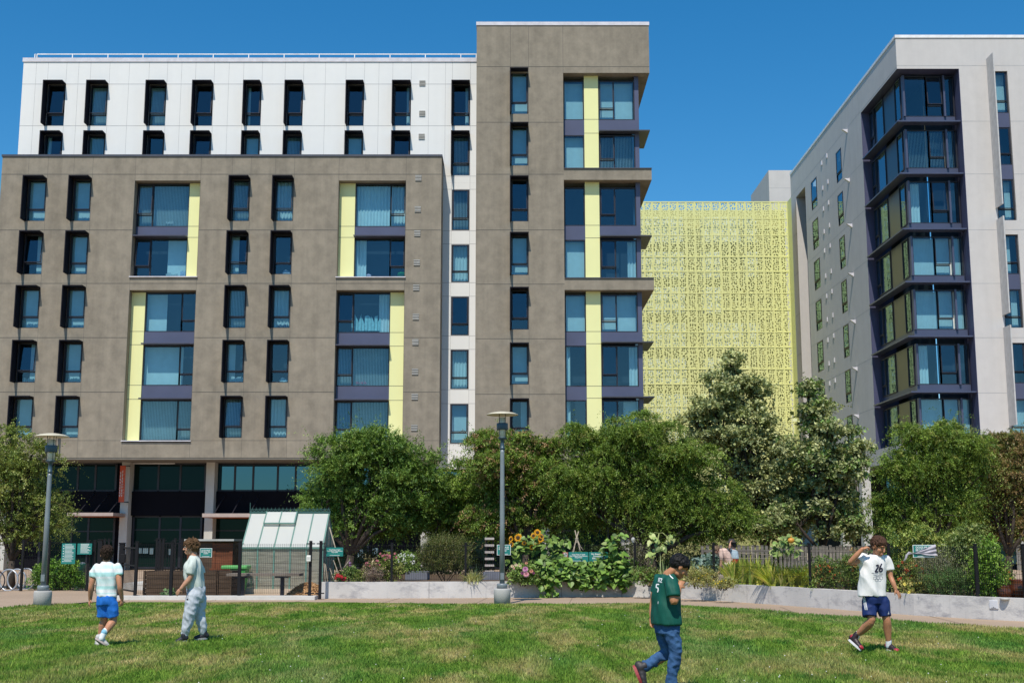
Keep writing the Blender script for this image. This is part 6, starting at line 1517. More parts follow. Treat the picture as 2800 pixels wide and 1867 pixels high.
# ================================================================== PEOPLE
def crom(P, n=5):
    """smooth curve through points with a radius in the last slot"""
    P = [tuple(p) for p in P]; out = []
    for i in range(len(P) - 1):
        p0 = P[max(i - 1, 0)]; p1 = P[i]; p2 = P[i + 1]; p3 = P[min(i + 2, len(P) - 1)]
        for k in range(n):
            t = k / n; out.append(tuple(.5 * ((2 * b) + (-a + c) * t + (2 * a - 5 * b + 4 * c - d) * t * t + (-a + 3 * b - 3 * c + d) * t ** 3) for a, b, c, d in zip(p0, p1, p2, p3)))
    out.append(P[-1]); return out
class Body(MB):
    def limb(s, pts, rad, n=14, open_end=False):
        c = crom([(*p, r) for p, r in zip(pts, rad)]); q = [Vector(x[:3]) for x in c]; r = [max(.003, x[3]) for x in c]
        s.tube(q, r, n)
        for p, k in ((q[0], r[0]), (q[-1], r[-1]))[:1 if open_end else 2]: s.ball(p, k * .985, 12)
    def loft(s, secs, side, fwd, n=26, ex=2.3):
        """elliptical sections (centre, half width, half depth)"""
        S = Vector(side).normalized(); Fw = Vector(fwd).normalized(); c = crom([(*p, a, b) for p, a, b in secs], 4); vs = []
        for q in c:
            for k in range(n):
                t = 2 * math.pi * k / n; cc, ss = math.cos(t), math.sin(t)
                x = math.copysign(abs(cc) ** (2 / ex), cc) * q[3]; y = math.copysign(abs(ss) ** (2 / ex), ss) * q[4]
                vs.append(Vector(q[:3]) + S * x + Fw * y)
        m = len(c); fs = [(i * n + k, i * n + (k + 1) % n, (i + 1) * n + (k + 1) % n, (i + 1) * n + k) for i in range(m - 1) for k in range(n)]
        fs += [tuple(range(n - 1, -1, -1)), tuple((m - 1) * n + k for k in range(n))]; s.add(vs, fs, 0, True)
    def oball(s, mat, c, r, n=14):
        b = len(s.v); s.ball((0, 0, 0), r, n)
        for i in range(b, len(s.v)): s.v[i] = tuple(mat @ (Vector(s.v[i]) + Vector(c)))
    def hand(s, wrist, d, palm, thumb_side, k=1.0, curl=.5, spread=.12):
        """palm, four bent fingers and a thumb; palm = direction the palm faces"""
        d = Vector(d).normalized(); pn = Vector(palm); pn = (pn - d * pn.dot(d)).normalized(); ac = d.cross(pn).normalized() * thumb_side; w_ = Vector(wrist)
        mt = Matrix(((ac.x, d.x, pn.x, w_.x), (ac.y, d.y, pn.y, w_.y), (ac.z, d.z, pn.z, w_.z), (0, 0, 0, 1)))
        s.oball(mt, (0, .045 * k, 0), (.036 * k, .052 * k, .016 * k)); s.oball(mt, (.016 * k, .03 * k, .006 * k), (.022 * k, .032 * k, .015 * k))
        for i, (o, L) in enumerate(((.027, .062), (.009, .070), (-.009, .066), (-.026, .052))):
            p = w_ + ac * (o * k) + d * (.086 - abs(o) * .25) * k; ang = 0; pts = [p - d * .012 * k, p]; dd = (d + ac * (o / .027 * spread)).normalized()
            for sg in (.44, .32, .24): ang += curl * (.75 + .12 * i); v = dd * math.cos(ang) + pn * math.sin(ang); p = p + v * (L * sg * k); pts.append(p)
            s.limb(pts, [.0088 * k, .0088 * k, .008 * k, .0074 * k, .0062 * k], 8)
        p = w_ + ac * .028 * k + d * .018 * k; v = (d * .62 + ac * .75 + pn * (.25 + .5 * curl)).normalized(); v2 = (d * .85 + ac * (.35 - .5 * curl) + pn * (.25 + .6 * curl)).normalized()
        s.limb([p - v * .01 * k, p + v * .03 * k, p + v * .034 * k + v2 * .026 * k], [.012 * k, .0105 * k, .008 * k], 8)
    def head(s, c, f, up, k=1.0, neck=None, nr=.046):
        mt = headframe(c, f, up, k)
        for cc, r in (((0, -.014, .028), (.074, .092, .078)), ((0, .026, -.032), (.057, .060, .072)), ((0, .05, -.086), (.032, .032, .024)), ((0, .02, -.075), (.05, .05, .03)), ((.032, .048, -.036), (.028, .03, .032)), ((-.032, .048, -.036), (.028, .03, .032)),
                      ((0, .074, .026), (.05, .020, .013)), ((0, .083, -.068), (.022, .010, .005)), ((0, .082, -.076), (.019, .010, .006)), ((.076, -.004, -.012), (.011, .020, .030)), ((-.076, -.004, -.012), (.011, .020, .030)), ((0, .102, -.034), (.015, .014, .010))):
            s.oball(mt, cc, r)
        s.limb([mt @ Vector((0, .084, .012)), mt @ Vector((0, .098, -.012)), mt @ Vector((0, .106, -.032))], [.008 * k, .010 * k, .012 * k], 8)
        if neck is not None: s.limb([neck, Vector(neck).lerp(mt @ Vector((0, -.03, -.06)), .6), mt @ Vector((0, -.02, -.04))], [nr * 1.1, nr, nr * 1.02])
        return mt
def headframe(c, f, up, k):
    f = Vector(f).normalized(); u = Vector(up); u = (u - f * u.dot(f)).normalized(); r = f.cross(u); c = Vector(c)
    return Matrix(((r.x * k, f.x * k, u.x * k, c.x), (r.y * k, f.y * k, u.y * k, c.y), (r.z * k, f.z * k, u.z * k, c.z), (0, 0, 0, 1)))
def remesh(mb, name, mat, parent, vox=.008, smooth=3, wr=0.0, wscale=9.0, stretch=(1, 1, .45), seed=0):
    """weld the overlapping volumes of one garment or body into one continuous skin"""
    me = mb.mesh(name, mat); o = bpy.data.objects.new('tmp', me); COL.objects.link(o)
    r = o.modifiers.new('r', 'REMESH'); r.mode = 'VOXEL'; r.voxel_size = vox; r.use_smooth_shade = True
    sm = o.modifiers.new('s', 'SMOOTH'); sm.factor = .5; sm.iterations = smooth
    bpy.context.view_layer.update()
    new = bpy.data.meshes.new_from_object(o.evaluated_get(bpy.context.evaluated_depsgraph_get())); bpy.data.objects.remove(o); bpy.data.meshes.remove(me)
    new.name = name; new.materials.clear(); new.materials.append(mat)
    if wr:
        nv = len(new.vertices); nm = [v.normal.copy() for v in new.vertices]
        for v, n_ in zip(new.vertices, nm):
            c = v.co; q = Vector((c.x * wscale * stretch[0] + seed, c.y * wscale * stretch[1], c.z * wscale * stretch[2] + c.x * 4))
            a = mnoise.noise(q); b = mnoise.noise(q * 2.3 + Vector((5, 2, 1))); ridge = (1 - abs(a) * 2.2) * .7 + b * .5
            v.co = c + n_ * (wr * (ridge - .35))
    new.polygons.foreach_set('use_smooth', [True] * len(new.polygons)); new.update(); return obj(name, new, parent)
def hair(mt, k, mat, parent, style, seed, f=Vector((0, 1, 0))):
    """tufted hair over the skull; style: (back length, fringe, volume, tuft length)"""
    back, fringe, vol, tl = style; b = Body(); rr = random.Random(seed)
    b.oball(mt, (0, -.022, .042), (.079 + vol * .5, .094 + vol * .4, .075 + vol * .4)); b.oball(mt, (0, -.052, .0 - back * .4), (.070 + vol * .3, .058 + vol * .3, .058 + back * .5))
    tt = 0
    while tt < 420:
        d = Vector((rr.gauss(0, 1), rr.gauss(0, 1), rr.gauss(.2, 1))).normalized(); p = Vector((d.x * .078, -.016 + d.y * .095, .03 + d.z * .082))
        lowest = -.03 - back if p.y < -.01 else (.018 if p.y < .04 else .052 - fringe)
        if p.z < lowest or (p.y > .045 and p.z < .05 - fringe): continue
        tt += 1; sw = Vector((d.x * .9, (1.0 if p.y > -.02 else -.6), 0)); sw = (sw - d * sw.dot(d)); dn = Vector((0, 0, -1)) - d * (-d.z)
        fl = (sw * .6 + dn * (.9 if d.z < .5 else .2) + Vector((rr.gauss(0, .22), rr.gauss(0, .22), rr.gauss(0, .12)))).normalized()
        v_ = vol * rr.uniform(.5, 1.1)
        a = mt @ (p - fl * tl * .4); m_ = mt @ (p + d * (v_ + .004) + fl * tl * .3); e = mt @ (p + d * (v_ * .6) + fl * tl)
        b.tube([a, m_, e], [.007 * k, .0065 * k, .002 * k], 6)
    o = remesh(b, 'hair', mat, parent, .0045, 1, .0012, 90.0, (1, 1, 1), seed); return o
def face_parts(mt, k, hm, parent, shut=False):
    m = MB()
    for sx in (-1, 1):
        if shut: m.tube([mt @ Vector((sx * .019, .089, -.001)), mt @ Vector((sx * .030, .090, -.004)), mt @ Vector((sx * .042, .083, -.002))], [.001 * k, .002 * k, .001 * k], 6, 1)
        m.tube([mt @ Vector((sx * .015, .089, .021)), mt @ Vector((sx * .030, .0895, .026)), mt @ Vector((sx * .046, .080, .021))], [.0015 * k, .003 * k, .0015 * k], 6, 1)
        if shut: continue
        c = mt @ Vector((sx * .030, .0795, .003)); m.ball(c, .0095 * k, 10, 0); c2 = mt @ Vector((sx * .030, .0862, .001)); m.ball(c2, .0055 * k, 8, 1)
    m.build('eyes', [M['eye_white'], hm], parent)
    m = MB(); m.tube([mt @ Vector((x, .093 - abs(x) * .35, -.071)) for x in (-.021, -.01, 0, .01, .021)], [.002 * k, .004 * k, .0045 * k, .004 * k, .002 * k], 6); m.build('mouth', M['lip'], parent)
M['eye_white'] = plain('eye_white', (.55, .53, .5), .3); M['lip'] = plain('lip', (.30, .11, .09), .5)
def skin_mat(name, c):
    t = NT(name); co = t.coord(); n = t.noise(co, 14, 4); col = t.ramp(n, [(.3, dim(c, .88)), (.7, dim(c, 1.1))]); p = t.principled(col, .5, 0, t.noise(co, 90, 3), .1, .003, .35)
    p.inputs['Subsurface Weight'].default_value = .12; p.inputs['Subsurface Radius'].default_value = (.02, .008, .005); return t.m
def fabric(name, col, var=.1, rough=.9):
    t = NT(name); co = t.coord(); n = t.noise(co, 16, 4); w_ = t.noise(co, 260, 2)
    t.principled(t.ramp(n, [(.3, dim(col, 1 - var)), (.7, dim(col, 1 + var))]), rough, 0, w_, .25, .003, .2); return t.m
def bvh_of(o):
    bpy.context.view_layer.update(); me = o.data; return BVHTree.FromPolygons([v.co.copy() for v in me.vertices], [tuple(p.vertices) for p in me.polygons])
def onto(bv, u, v, off=.004):
    d = Vector(ray(u, v)).normalized(); h = bv.ray_cast(Vector((0, 0, EYE)), d); return h[0] - d * off if h[0] is not None else None
def decal(bv, polys, mat, parent, name, off=.004):
    """flat print wrapped on a garment; polys are small picture-plane quads"""
    m = MB()
    for q in polys:
        pts = [onto(bv, u, v, off) for u, v in q]
        if all(p is not None for p in pts): m.add(pts, [tuple(range(len(pts)))])
    return m.build(name, mat, parent) if m.f else None
def stroke(pts, w_, n=6):
    """polyline of picture points -> small quads"""
    out = []
    for (a, b) in zip(pts, pts[1:]):
        dx, dy = b[0] - a[0], b[1] - a[1]; L = math.hypot(dx, dy) or 1; px_, py_ = -dy / L * w_ / 2, dx / L * w_ / 2
        for k in range(n):
            s, e = k / n - .02, (k + 1) / n + .02; A = (a[0] + dx * s, a[1] + dy * s); B = (a[0] + dx * e, a[1] + dy * e)
            out.append([(A[0] + px_, A[1] + py_), (B[0] + px_, B[1] + py_), (B[0] - px_, B[1] - py_), (A[0] - px_, A[1] - py_)])
    return out
def shoe(heel, toe, up, upper, sole, parent, ankle=None, k=1.0, high=0.0, toecap=None):
    heel, toe = Vector(heel), Vector(toe); d = (toe - heel).normalized(); L = (toe - heel).length; u = Vector(up); u = (u - d * u.dot(d)).normalized(); s = d.cross(u)
    mt = Matrix(((s.x, d.x, u.x, heel.x), (s.y, d.y, u.y, heel.y), (s.z, d.z, u.z, heel.z), (0, 0, 0, 1))); b = Body()
    for y, r, z in ((.10, (.035, .05, .045), .045), (.25, (.036, .06, .05), .046), (.45, (.038, .06, .042), .040), (.65, (.043, .06, .034), .033), (.83, (.042, .05, .028), .028)): b.oball(mt, (0, L * y, z * k), (r[0] * k, r[1] * k, r[2] * k))
    b.limb([mt @ Vector((0, L * .2, .05 * k)), mt @ Vector((0, L * .18, (.095 + high) * k))], [.042 * k, .040 * k])
    sh_ = remesh(b, 'shoe', upper, parent, .008, 3)
    b = MB(); n = 22; pts = []
    for i in range(n):
        t = 2 * math.pi * i / n; y = .5 - .53 * math.cos(t); wv = .041 * (1 + .12 * math.sin((y - .2) * 5)) * k; pts.append((math.sin(t) * wv, L * y))
    vs = [mt @ Vector((x, y, z * k)) for z in (-.012, .016) for x, y in pts]; b.add(vs, [tuple(range(n - 1, -1, -1)), tuple(range(n, 2 * n))] + [(i, (i + 1) % n, n + (i + 1) % n, n + i) for i in range(n)])
    b.build('sole', sole, sh_)
    if toecap:
        b = Body(); b.oball(mt, (0, L * .88, .030 * k), (.040 * k, .046 * k, .0275 * k)); b.oball(mt, (0, L * .06, .055 * k), (.036 * k, .032 * k, .04 * k)); b.build('toe_cap', toecap, sh_)
    return sh_
def person(label, p): return thing('person', label, 'person', p)
V3 = Vector
# ---------------------------------------------------------------- boy in blue shorts, walking away
def fig(sc, ox, oy, Y): return lambda x, y, dy=0.0: atY(ox + x / sc, oy + y / sc, Y + dy)
J = fig(4.9, 200, 1480, 18.75); S_, F_ = V3((.97, .22, 0)), V3((-.22, .97, 0))
t = person('boy seen from behind in a striped aqua T-shirt and bright blue shorts walking away', J(400, 1430) * V3((1, 1, 0)) if False else (J(400, 1430).x, 18.75, 0))
sk = skin_mat('tan_skin', (.52, .245, .14)); hm = plain('dark_brown_hair', (.022, .012, .007), .75, 0, .4, 40, .2)
b = Body()
mt1 = b.head(J(448, 165, .02), (-.35, .93, -.08), (0, 0, 1), 1.04, J(450, 300), .05)
b.loft([(J(450, 830), .12, .09), (J(450, 650), .115, .085), (J(450, 450), .13, .09), (J(450, 365), .11, .07), (J(450, 300), .05, .045)], S_, F_)
for pts in (((305, 355, 0), (240, 600, -.02), (228, 775, .05)), ((597, 352, 0), (625, 600, -.03), (655, 772, .05))): b.limb([J(*pts[0]), J(*pts[0]).lerp(J(*pts[1]), .5), J(*pts[1]), J(*pts[1]).lerp(J(*pts[2]), .4), J(*pts[2])], [.030, .044, .037, .038, .026])
b.hand(J(228, 775, .05), J(205, 870, .05) - J(228, 775, .05), (.6, .5, 0), 1, .86, .55); b.hand(J(655, 772, .05), J(648, 872, .05) - J(655, 772, .05), (-.6, .5, 0), -1, .86, .6)
b.limb([J(405, 830, 0), J(415, 1040, .06), J(395, 1120, .07), J(362, 1270, .08)], [.070, .056, .058, .036]); b.limb([J(510, 830, 0), J(540, 1035, .03), J(495, 1120, -.03), J(412, 1240, -.10)], [.070, .056, .060, .036])
b.limb([J(362, 1270, .08), J(345, 1380, .10)], [.036, .034]); b.limb([J(412, 1240, -.10), J(375, 1310, -.12)], [.036, .034])
remesh(b, 'body', sk, t, .0055, 2)
hair(mt1, 1.04, hm, t, (.05, .03, .014, .04), 3)
ts = NT('striped_aqua_cotton'); co = ts.coord(); sp = ts.n('SeparateXYZ'); ts.l(co, sp.inputs[0]); mr = ts.n('MapRange'); mr.inputs[1].default_value = J(450, 740).z; mr.inputs[2].default_value = J(450, 270).z; ts.l(sp.outputs['Z'], mr.inputs[0])
W1, A1 = (.80, .82, .82), (.45, .72, .70)
st_ = [(0, W1), (.085, W1), (.10, A1), (.13, W1), (.20, W1), (.24, A1), (.30, A1), (.33, W1), (.40, (.66, .80, .79)), (.50, (.60, .78, .76)), (.56, W1), (.60, A1), (.69, A1), (.71, W1), (.80, W1), (.82, (.6, .79, .78)), (.90, (.62, .80, .79)), (.92, W1)]
c_ = ts.ramp(mr.outputs[0], st_); ts.principled(c_, .9, 0, ts.noise(co, 250, 2), .2, .003, .2)
b = Body(); b.loft([(J(450, 738), .146, .115), (J(450, 640), .142, .112), (J(450, 520), .146, .112), (J(450, 420), .160, .115), (J(450, 350), .158, .098), (J(450, 300), .098, .072), (J(450, 272), .062, .058)], S_, F_)
b.limb([J(318, 350, 0), J(285, 400, 0), J(268, 478, -.01)], [.062, .064, .062], open_end=True); b.limb([J(588, 345, 0), J(612, 400, 0), J(617, 450, -.01)], [.062, .064, .062], open_end=True)
remesh(b, 'shirt', ts.m, t, .010, 3, .020, 7.0, (1, 1, .6), 1)
b = Body(); b.loft([(J(450, 722), .140, .112), (J(452, 790), .148, .118), (J(455, 850), .146, .112)], S_, F_); b.limb([J(398, 830, 0), J(397, 930, .02), J(398, 1005, .03)], [.092, .092, .090], open_end=True); b.limb([J(516, 830, 0), J(528, 930, .01), J(540, 1008, .02)], [.094, .092, .088], open_end=True)
remesh(b, 'shorts', fabric('bright_blue_nylon', (.022, .16, .56), .12, .55), t, .010, 3, .014, 8.0, (1, 1, .7), 2)
M['sock'] = fabric('white_sock', (.72, .74, .76)); M['shoe_w'] = plain('off_white_shoe', (.50, .48, .46), .7); M['sole_br'] = plain('worn_sole', (.42, .34, .32), .8)
b = Body(); b.limb([J(440, 1190, -.075), J(405, 1245, -.10), J(378, 1300, -.12)], [.049, .043, .043]); remesh(b, 'sock', M['sock'], t, .008, 2)
b = Body(); b.limb([J(425, 1205, -.087), J(415, 1222, -.093)], [.0485, .047]); b.build('sock_stripe', plain('light_blue_stripe', (.25, .52, .68), .9), t)
b = Body(); b.limb([J(360, 1300, .08), J(348, 1380, .10)], [.042, .042]); remesh(b, 'sock', M['sock'], t, .008, 2)
shoe(J(300, 1300, -.15), J(482, 1442, -.06), (.62, .62, .48), M['shoe_w'], M['sole_br'], t, k=1.0)
shoe(J(325, 1428, .04), J(318, 1405, .26), (0, 0, 1), M['shoe_w'], M['sole_br'], t)
# ---------------------------------------------------------------- boy in grey trousers, facing left
J = fig(4.9, 440, 1460, 19.6); S_, F_ = V3((.1, -1, 0)), V3((-1, -.1, 0))
t = person('boy in a pale sage T-shirt and light grey trousers standing in profile facing left', (J(400, 1400).x, 19.6, 0))
sk = skin_mat('pink_tan_skin', (.52, .27, .17)); hm = plain('sandy_brown_hair', (.095, .052, .024), .75, 0, .6, 40, .2)
b = Body(); mt2 = b.head(J(402, 172, 0), (-1, -.12, -.04), (0, 0, 1), 1.06, J(440, 305), .054)
b.loft([(J(470, 800), .14, .11), (J(440, 600), .14, .12), (J(440, 450), .14, .12), (J(445, 375), .11, .08), (J(440, 310), .055, .05)], S_, F_)
b.limb([J(430, 360, -.16), J(412, 470, -.19), J(392, 580, -.20), J(335, 655, -.21), J(272, 728, -.22)], [.030, .048, .041, .042, .029]); b.hand(J(272, 728, -.22), J(205, 800, -.22) - J(272, 728, -.22), (.3, .9, .1), 1, .9, .3, .1)
b.limb([J(455, 360, .16), J(520, 470, .2), J(548, 570, .21), J(520, 640, .14), J(480, 700, .08)], [.030, .045, .04, .038, .028]); b.hand(J(480, 700, .08), J(450, 740, .05) - J(480, 700, .08), (0, -1, 0), 1, .9, .6)
b.limb([J(460, 800, -.07), J(385, 1075, -.1), J(325, 1340, -.08)], [.08, .058, .038]); b.limb([J(500, 800, .07), J(520, 1065, .08), J(560, 1310, .1)], [.08, .058, .038])
remesh(b, 'body', sk, t, .0055, 2); face_parts(mt2, 1.06, hm, t); hair(mt2, 1.06, hm, t, (.035, .012, .022, .05), 11)
b = Body(); b.loft([(J(464, 712), .150, .138), (J(445, 640), .160, .148), (J(430, 550), .168, .156), (J(432, 450), .172, .150), (J(440, 370), .165, .118), (J(440, 318), .10, .078), (J(437, 288), .066, .064)], S_, F_)
b.limb([J(430, 362, -.15), J(410, 440, -.185), J(388, 530, -.195)], [.066, .068, .066], open_end=True); b.limb([J(455, 362, .15), J(510, 440, .19), J(540, 530, .2)], [.066, .066, .064], open_end=True)
remesh(b, 'shirt', fabric('sage_cotton', (.56, .61, .56), .06), t, .010, 3, .019, 7.0, (1, 1, .5), 7)
pm = fabric('light_grey_fleece', (.52, .55, .60), .06)
b = Body(); b.loft([(J(465, 690), .150, .140), (J(470, 740), .152, .140), (J(475, 830), .150, .130), (J(472, 900), .14, .115)], S_, F_)
b.limb([J(440, 820, -.075), J(410, 950, -.09), J(383, 1080, -.10), J(355, 1200, -.09), J(328, 1318, -.08)], [.112, .104, .090, .082, .062], 18); b.limb([J(328, 1315, -.08), J(322, 1355, -.08)], [.05, .046])
b.limb([J(515, 820, .075), J(520, 950, .08), J(520, 1065, .08), J(545, 1190, .09), J(560, 1275, .1)], [.105, .098, .082, .076, .062], 18); b.limb([J(560, 1275, .1), J(562, 1320, .1)], [.05, .046])
tr_ = remesh(b, 'trousers', pm, t, .010, 3, .018, 7.5, (1, 1, 1.1), 4)
bv = bvh_of(tr_); q = lambda x, y: (440 + x / 4.9, 1460 + y / 4.9)
decal(bv, stroke([q(357, 748), q(353, 880)], 4.4, 8), plain('navy_pocket', (.012, .014, .03), .8), tr_, 'pocket_trim')
M['navy_shoe'] = plain('navy_black_shoe', (.016, .017, .024), .6); M['grey_sole'] = plain('grey_sole', (.35, .35, .36), .7)
shoe(J(352, 1422, -.08), J(190, 1470, -.12), (0, -.1, 1), M['navy_shoe'], M['grey_sole'], t); shoe(J(622, 1392, .12), J(455, 1405, .08), (0, -.1, 1), M['navy_shoe'], M['grey_sole'], t)
# ---------------------------------------------------------------- boy in the green jersey, nearest
J = fig(4.27, 1700, 1500, 13.45); F_, S_ = V3((.88, .47, 0)), V3((.47, -.88, 0))
t = person('boy in green football jersey and blue jeans, head bowed and hand at his mouth', (J(575, 1600).x, 13.45, 0))
sk = skin_mat('brown_skin', (.43, .195, .095)); hm = plain('black_hair', (.007, .006, .006), .6, 0, .4, 40, .25)
b = Body(); mt3 = b.head(J(676, 205, -.01), (.80, .12, -.58), (.55, .05, .83), 1.06, J(535, 300, 0), .046)
b.loft([(J(530, 930), .12, .10), (J(520, 700), .12, .095), (J(520, 480), .135, .095), (J(525, 370), .11, .06), (J(530, 300), .05, .045)], S_, F_)
b.limb([J(570, 372, -.14), J(592, 490, -.20), J(606, 618, -.24), J(645, 545, -.20), J(672, 452, -.14)], [.030, .044, .038, .037, .027]); b.hand(J(672, 452, -.14), J(706, 372, -.10) - J(672, 452, -.14), (.35, .9, .3), -1, .95, 1.05, .02)
b.limb([J(440, 350, .12), J(395, 470, .15), J(372, 590, .15), J(358, 690, .12), J(350, 790, .08)], [.028, .043, .036, .035, .025]); b.hand(J(350, 790, .08), J(362, 900, .06) - J(350, 790, .08), (-.1, -.9, .2), -1, .92, .45, .1)
b.limb([J(575, 940, -.07), J(622, 1190, -.07), J(575, 1580, -.05)], [.08, .055, .04]); b.limb([J(490, 940, .08), J(520, 1215, .10), J(255, 1385, .10)], [.08, .055, .04])
remesh(b, 'body', sk, t, .0055, 2); face_parts(mt3, 1.06, hm, t, True); hair(mt3, 1.06, hm, t, (.0, .014, .006, .026), 21)
jm = fabric('green_jersey', (.007, .082, .060), .12, .6)
b = Body(); b.loft([(J(518, 878), .196, .140), (J(516, 780), .190, .138), (J(517, 640), .172, .132), (J(520, 490), .164, .122), (J(522, 385), .158, .100), (J(525, 330), .118, .080), (J(530, 296), .066, .062)], S_, F_)
b.limb([J(566, 366, -.12), J(586, 460, -.18), J(602, 562, -.22)], [.070, .074, .074], open_end=True); b.limb([J(442, 355, .115), J(415, 430, .14), J(392, 520, .15)], [.066, .066, .062], open_end=True)
sh_ = remesh(b, 'jersey', jm, t, .009, 3, .022, 6.0, (1, 1, .5), 13)
bv = bvh_of(sh_); q = lambda x, y: (1700 + x / 4.27, 1500 + y / 4.27); wp = plain('jersey_print', (.78, .78, .78), .7)
decal(bv, stroke([q(427, 384), q(433, 338), q(447, 340), q(446, 358), q(432, 362)], 1.9, 4) + stroke([q(437, 362), q(446, 388)], 1.9, 4) + stroke([q(452, 343), q(471, 346), q(452, 388), q(470, 390)], 1.9, 5), wp, sh_, 'name_print')
decal(bv, stroke([q(436, 414), q(406, 412), q(402, 450), q(424, 452), q(426, 480), q(417, 504)], 3.0, 6), wp, sh_, 'number_print')
decal(bv, stroke([q(553, 292), q(575, 322), q(600, 345)], 2.6, 8), wp, sh_, 'shoulder_trim'); decal(bv, stroke([q(425, 612), q(424, 640)], 1.4, 3), wp, sh_, 'side_mark')
dn = NT('blue_denim'); co = dn.coord(); n1 = dn.noise(co, 9, 5, .6); n2 = dn.noise(dn.coord((60, 60, 300)), 1, 3); c_ = dn.mix(.35, dn.ramp(n1, [(.32, (.020, .055, .14)), (.6, (.045, .12, .27)), (.78, (.10, .21, .40))]), dn.ramp(n2, [(.3, (.01, .03, .09)), (.7, (.10, .2, .38))])); dn.principled(c_, .9, 0, n2, .3, .003, .2)
b = Body(); b.loft([(J(522, 850), .150, .112), (J(528, 920), .150, .120), (J(532, 985), .14, .112)], S_, F_)
b.limb([J(578, 945, -.075), J(608, 1070, -.075), J(628, 1190, -.075), J(612, 1330, -.07), J(592, 1440, -.06), J(575, 1580, -.05)], [.088, .078, .066, .064, .060, .060], 18)
b.limb([J(485, 945, .075), J(510, 1080, .09), J(530, 1205, .10), J(465, 1255, .10), J(380, 1310, .10), J(262, 1372, .10)], [.09, .08, .068, .062, .060, .058], 18)
remesh(b, 'jeans', dn.m, t, .009, 2, .014, 10, (1, 1, 1.3), 5)
M['blk_shoe'] = plain('charcoal_shoe', (.028, .024, .026), .55); M['red_sole'] = plain('red_black_sole', (.30, .035, .04), .6)
shoe(J(142, 1362, .10), J(245, 1610, .06), (.86, -.1, .42), M['blk_shoe'], M['red_sole'], t, k=1.12); shoe(J(535, 1640, -.05), J(735, 1662, -.02), (0, 0, 1), M['blk_shoe'], M['red_sole'], t, k=1.1)
# ---------------------------------------------------------------- boy in the white T-shirt, facing us
J = fig(4.48, 2290, 1450, 17.9); F_, S_ = V3((.30, -.95, 0)), V3((-.95, -.30, 0))
t = person('boy in printed white T-shirt and navy shorts, one fist raised to his head', (J(460, 1480).x, 17.9, 0))
sk = skin_mat('light_brown_skin', (.46, .21, .11)); hm = plain('chestnut_hair', (.062, .028, .015), .7, 0, .45, 40, .25)
b = Body(); mt4 = b.head(J(508, 190, -.04), (.44, -.80, -.36), (.2, -.3, .93), 1.16, J(478, 305, .02), .048)
b.loft([(J(455, 880), .13, .10), (J(435, 650), .125, .095), (J(445, 450), .14, .095), (J(460, 370), .11, .06), (J(475, 300), .05, .045)], S_, F_)
b.limb([J(310, 335, .0), J(235, 372, -.04), J(158, 392, -.08), J(228, 310, -.14), J(305, 225, -.17)], [.030, .046, .038, .038, .027]); b.hand(J(305, 225, -.17), J(400, 190, -.17) - J(305, 225, -.17), (.35, .3, -.85), 1, .95, .95, .02)
b.limb([J(612, 360, .03), J(636, 460, .04), J(650, 560, .02), J(682, 640, -.03), J(714, 722, -.06)], [.028, .044, .036, .036, .025]); b.hand(J(714, 722, -.06), J(775, 812, -.08) - J(714, 722, -.06), (-.5, .7, -.2), -1, .95, .22, .3)
b.limb([J(410, 890, 0), J(415, 1090, -.07), J(345, 1180, .02), J(240, 1275, .12)], [.066, .058, .060, .036]); b.limb([J(550, 890, 0), J(603, 1090, -.03), J(612, 1200, .0), J(627, 1370, .02)], [.066, .056, .058, .034])
b.limb([J(240, 1275, .12), J(215, 1330, .13)], [.036, .034]); b.limb([J(627, 1370, .02), J(627, 1430, .03)], [.034, .034])
remesh(b, 'body', sk, t, .0055, 2); face_parts(mt4, 1.16, hm, t, True); hair(mt4, 1.16, hm, t, (.02, .008, .010, .034), 31)
b = Body(); b.loft([(J(430, 802), .205, .140), (J(424, 700), .202, .138), (J(424, 570), .200, .132), (J(438, 440), .190, .122), (J(452, 370), .188, .105), (J(466, 318), .12, .082), (J(474, 292), .075, .066)], S_, F_)
b.limb([J(322, 338, .0), J(285, 358, -.02), J(252, 385, -.04)], [.066, .072, .076], open_end=True); b.limb([J(600, 360, .02), J(622, 420, .035), J(636, 485, .03)], [.068, .070, .068], open_end=True)
sh_ = remesh(b, 'shirt', fabric('white_cotton', (.80, .77, .745), .03), t, .010, 3, .024, 5.5, (1, 1, .55), 21)
bv = bvh_of(sh_); q = lambda x, y: (2290 + x / 4.48, 1450 + y / 4.48); ink = plain('navy_print', (.02, .015, .04), .8); thin = plain('grey_line_print', (.28, .28, .30), .8)
decal(bv, stroke([q(472, 430), q(500, 420), q(498, 446), q(462, 504), q(500, 503)], 4.0, 5) + stroke([q(542, 404), q(518, 456), q(511, 490), q(529, 504), q(550, 488), q(546, 460), q(520, 468)], 4.0, 4), ink, sh_, 'number_print')
rings = []
for (x, y) in ((460, 580), (498, 582), (536, 578), (480, 602), (517, 602)): rings += stroke([q(x + 19 * math.cos(a * .5236), y + 19 * math.sin(a * .5236)) for a in range(13)], .8, 1)
for k, (xa, ya, xb, yb) in enumerate(((418, 518, 452, 522), (458, 520, 500, 524), (505, 524, 556, 526), (440, 540, 482, 544), (488, 545, 550, 540), (468, 556, 530, 560))):
    rings += stroke([q(xa + (xb - xa) * i / 8, ya + (yb - ya) * i / 8 + (5 if i % 2 else -4)) for i in range(9)], .8, 1)
decal(bv, rings, thin, sh_, 'line_print')
b = Body(); b.loft([(J(452, 785), .166, .118), (J(456, 850), .172, .120), (J(462, 895), .168, .112)], S_, F_)
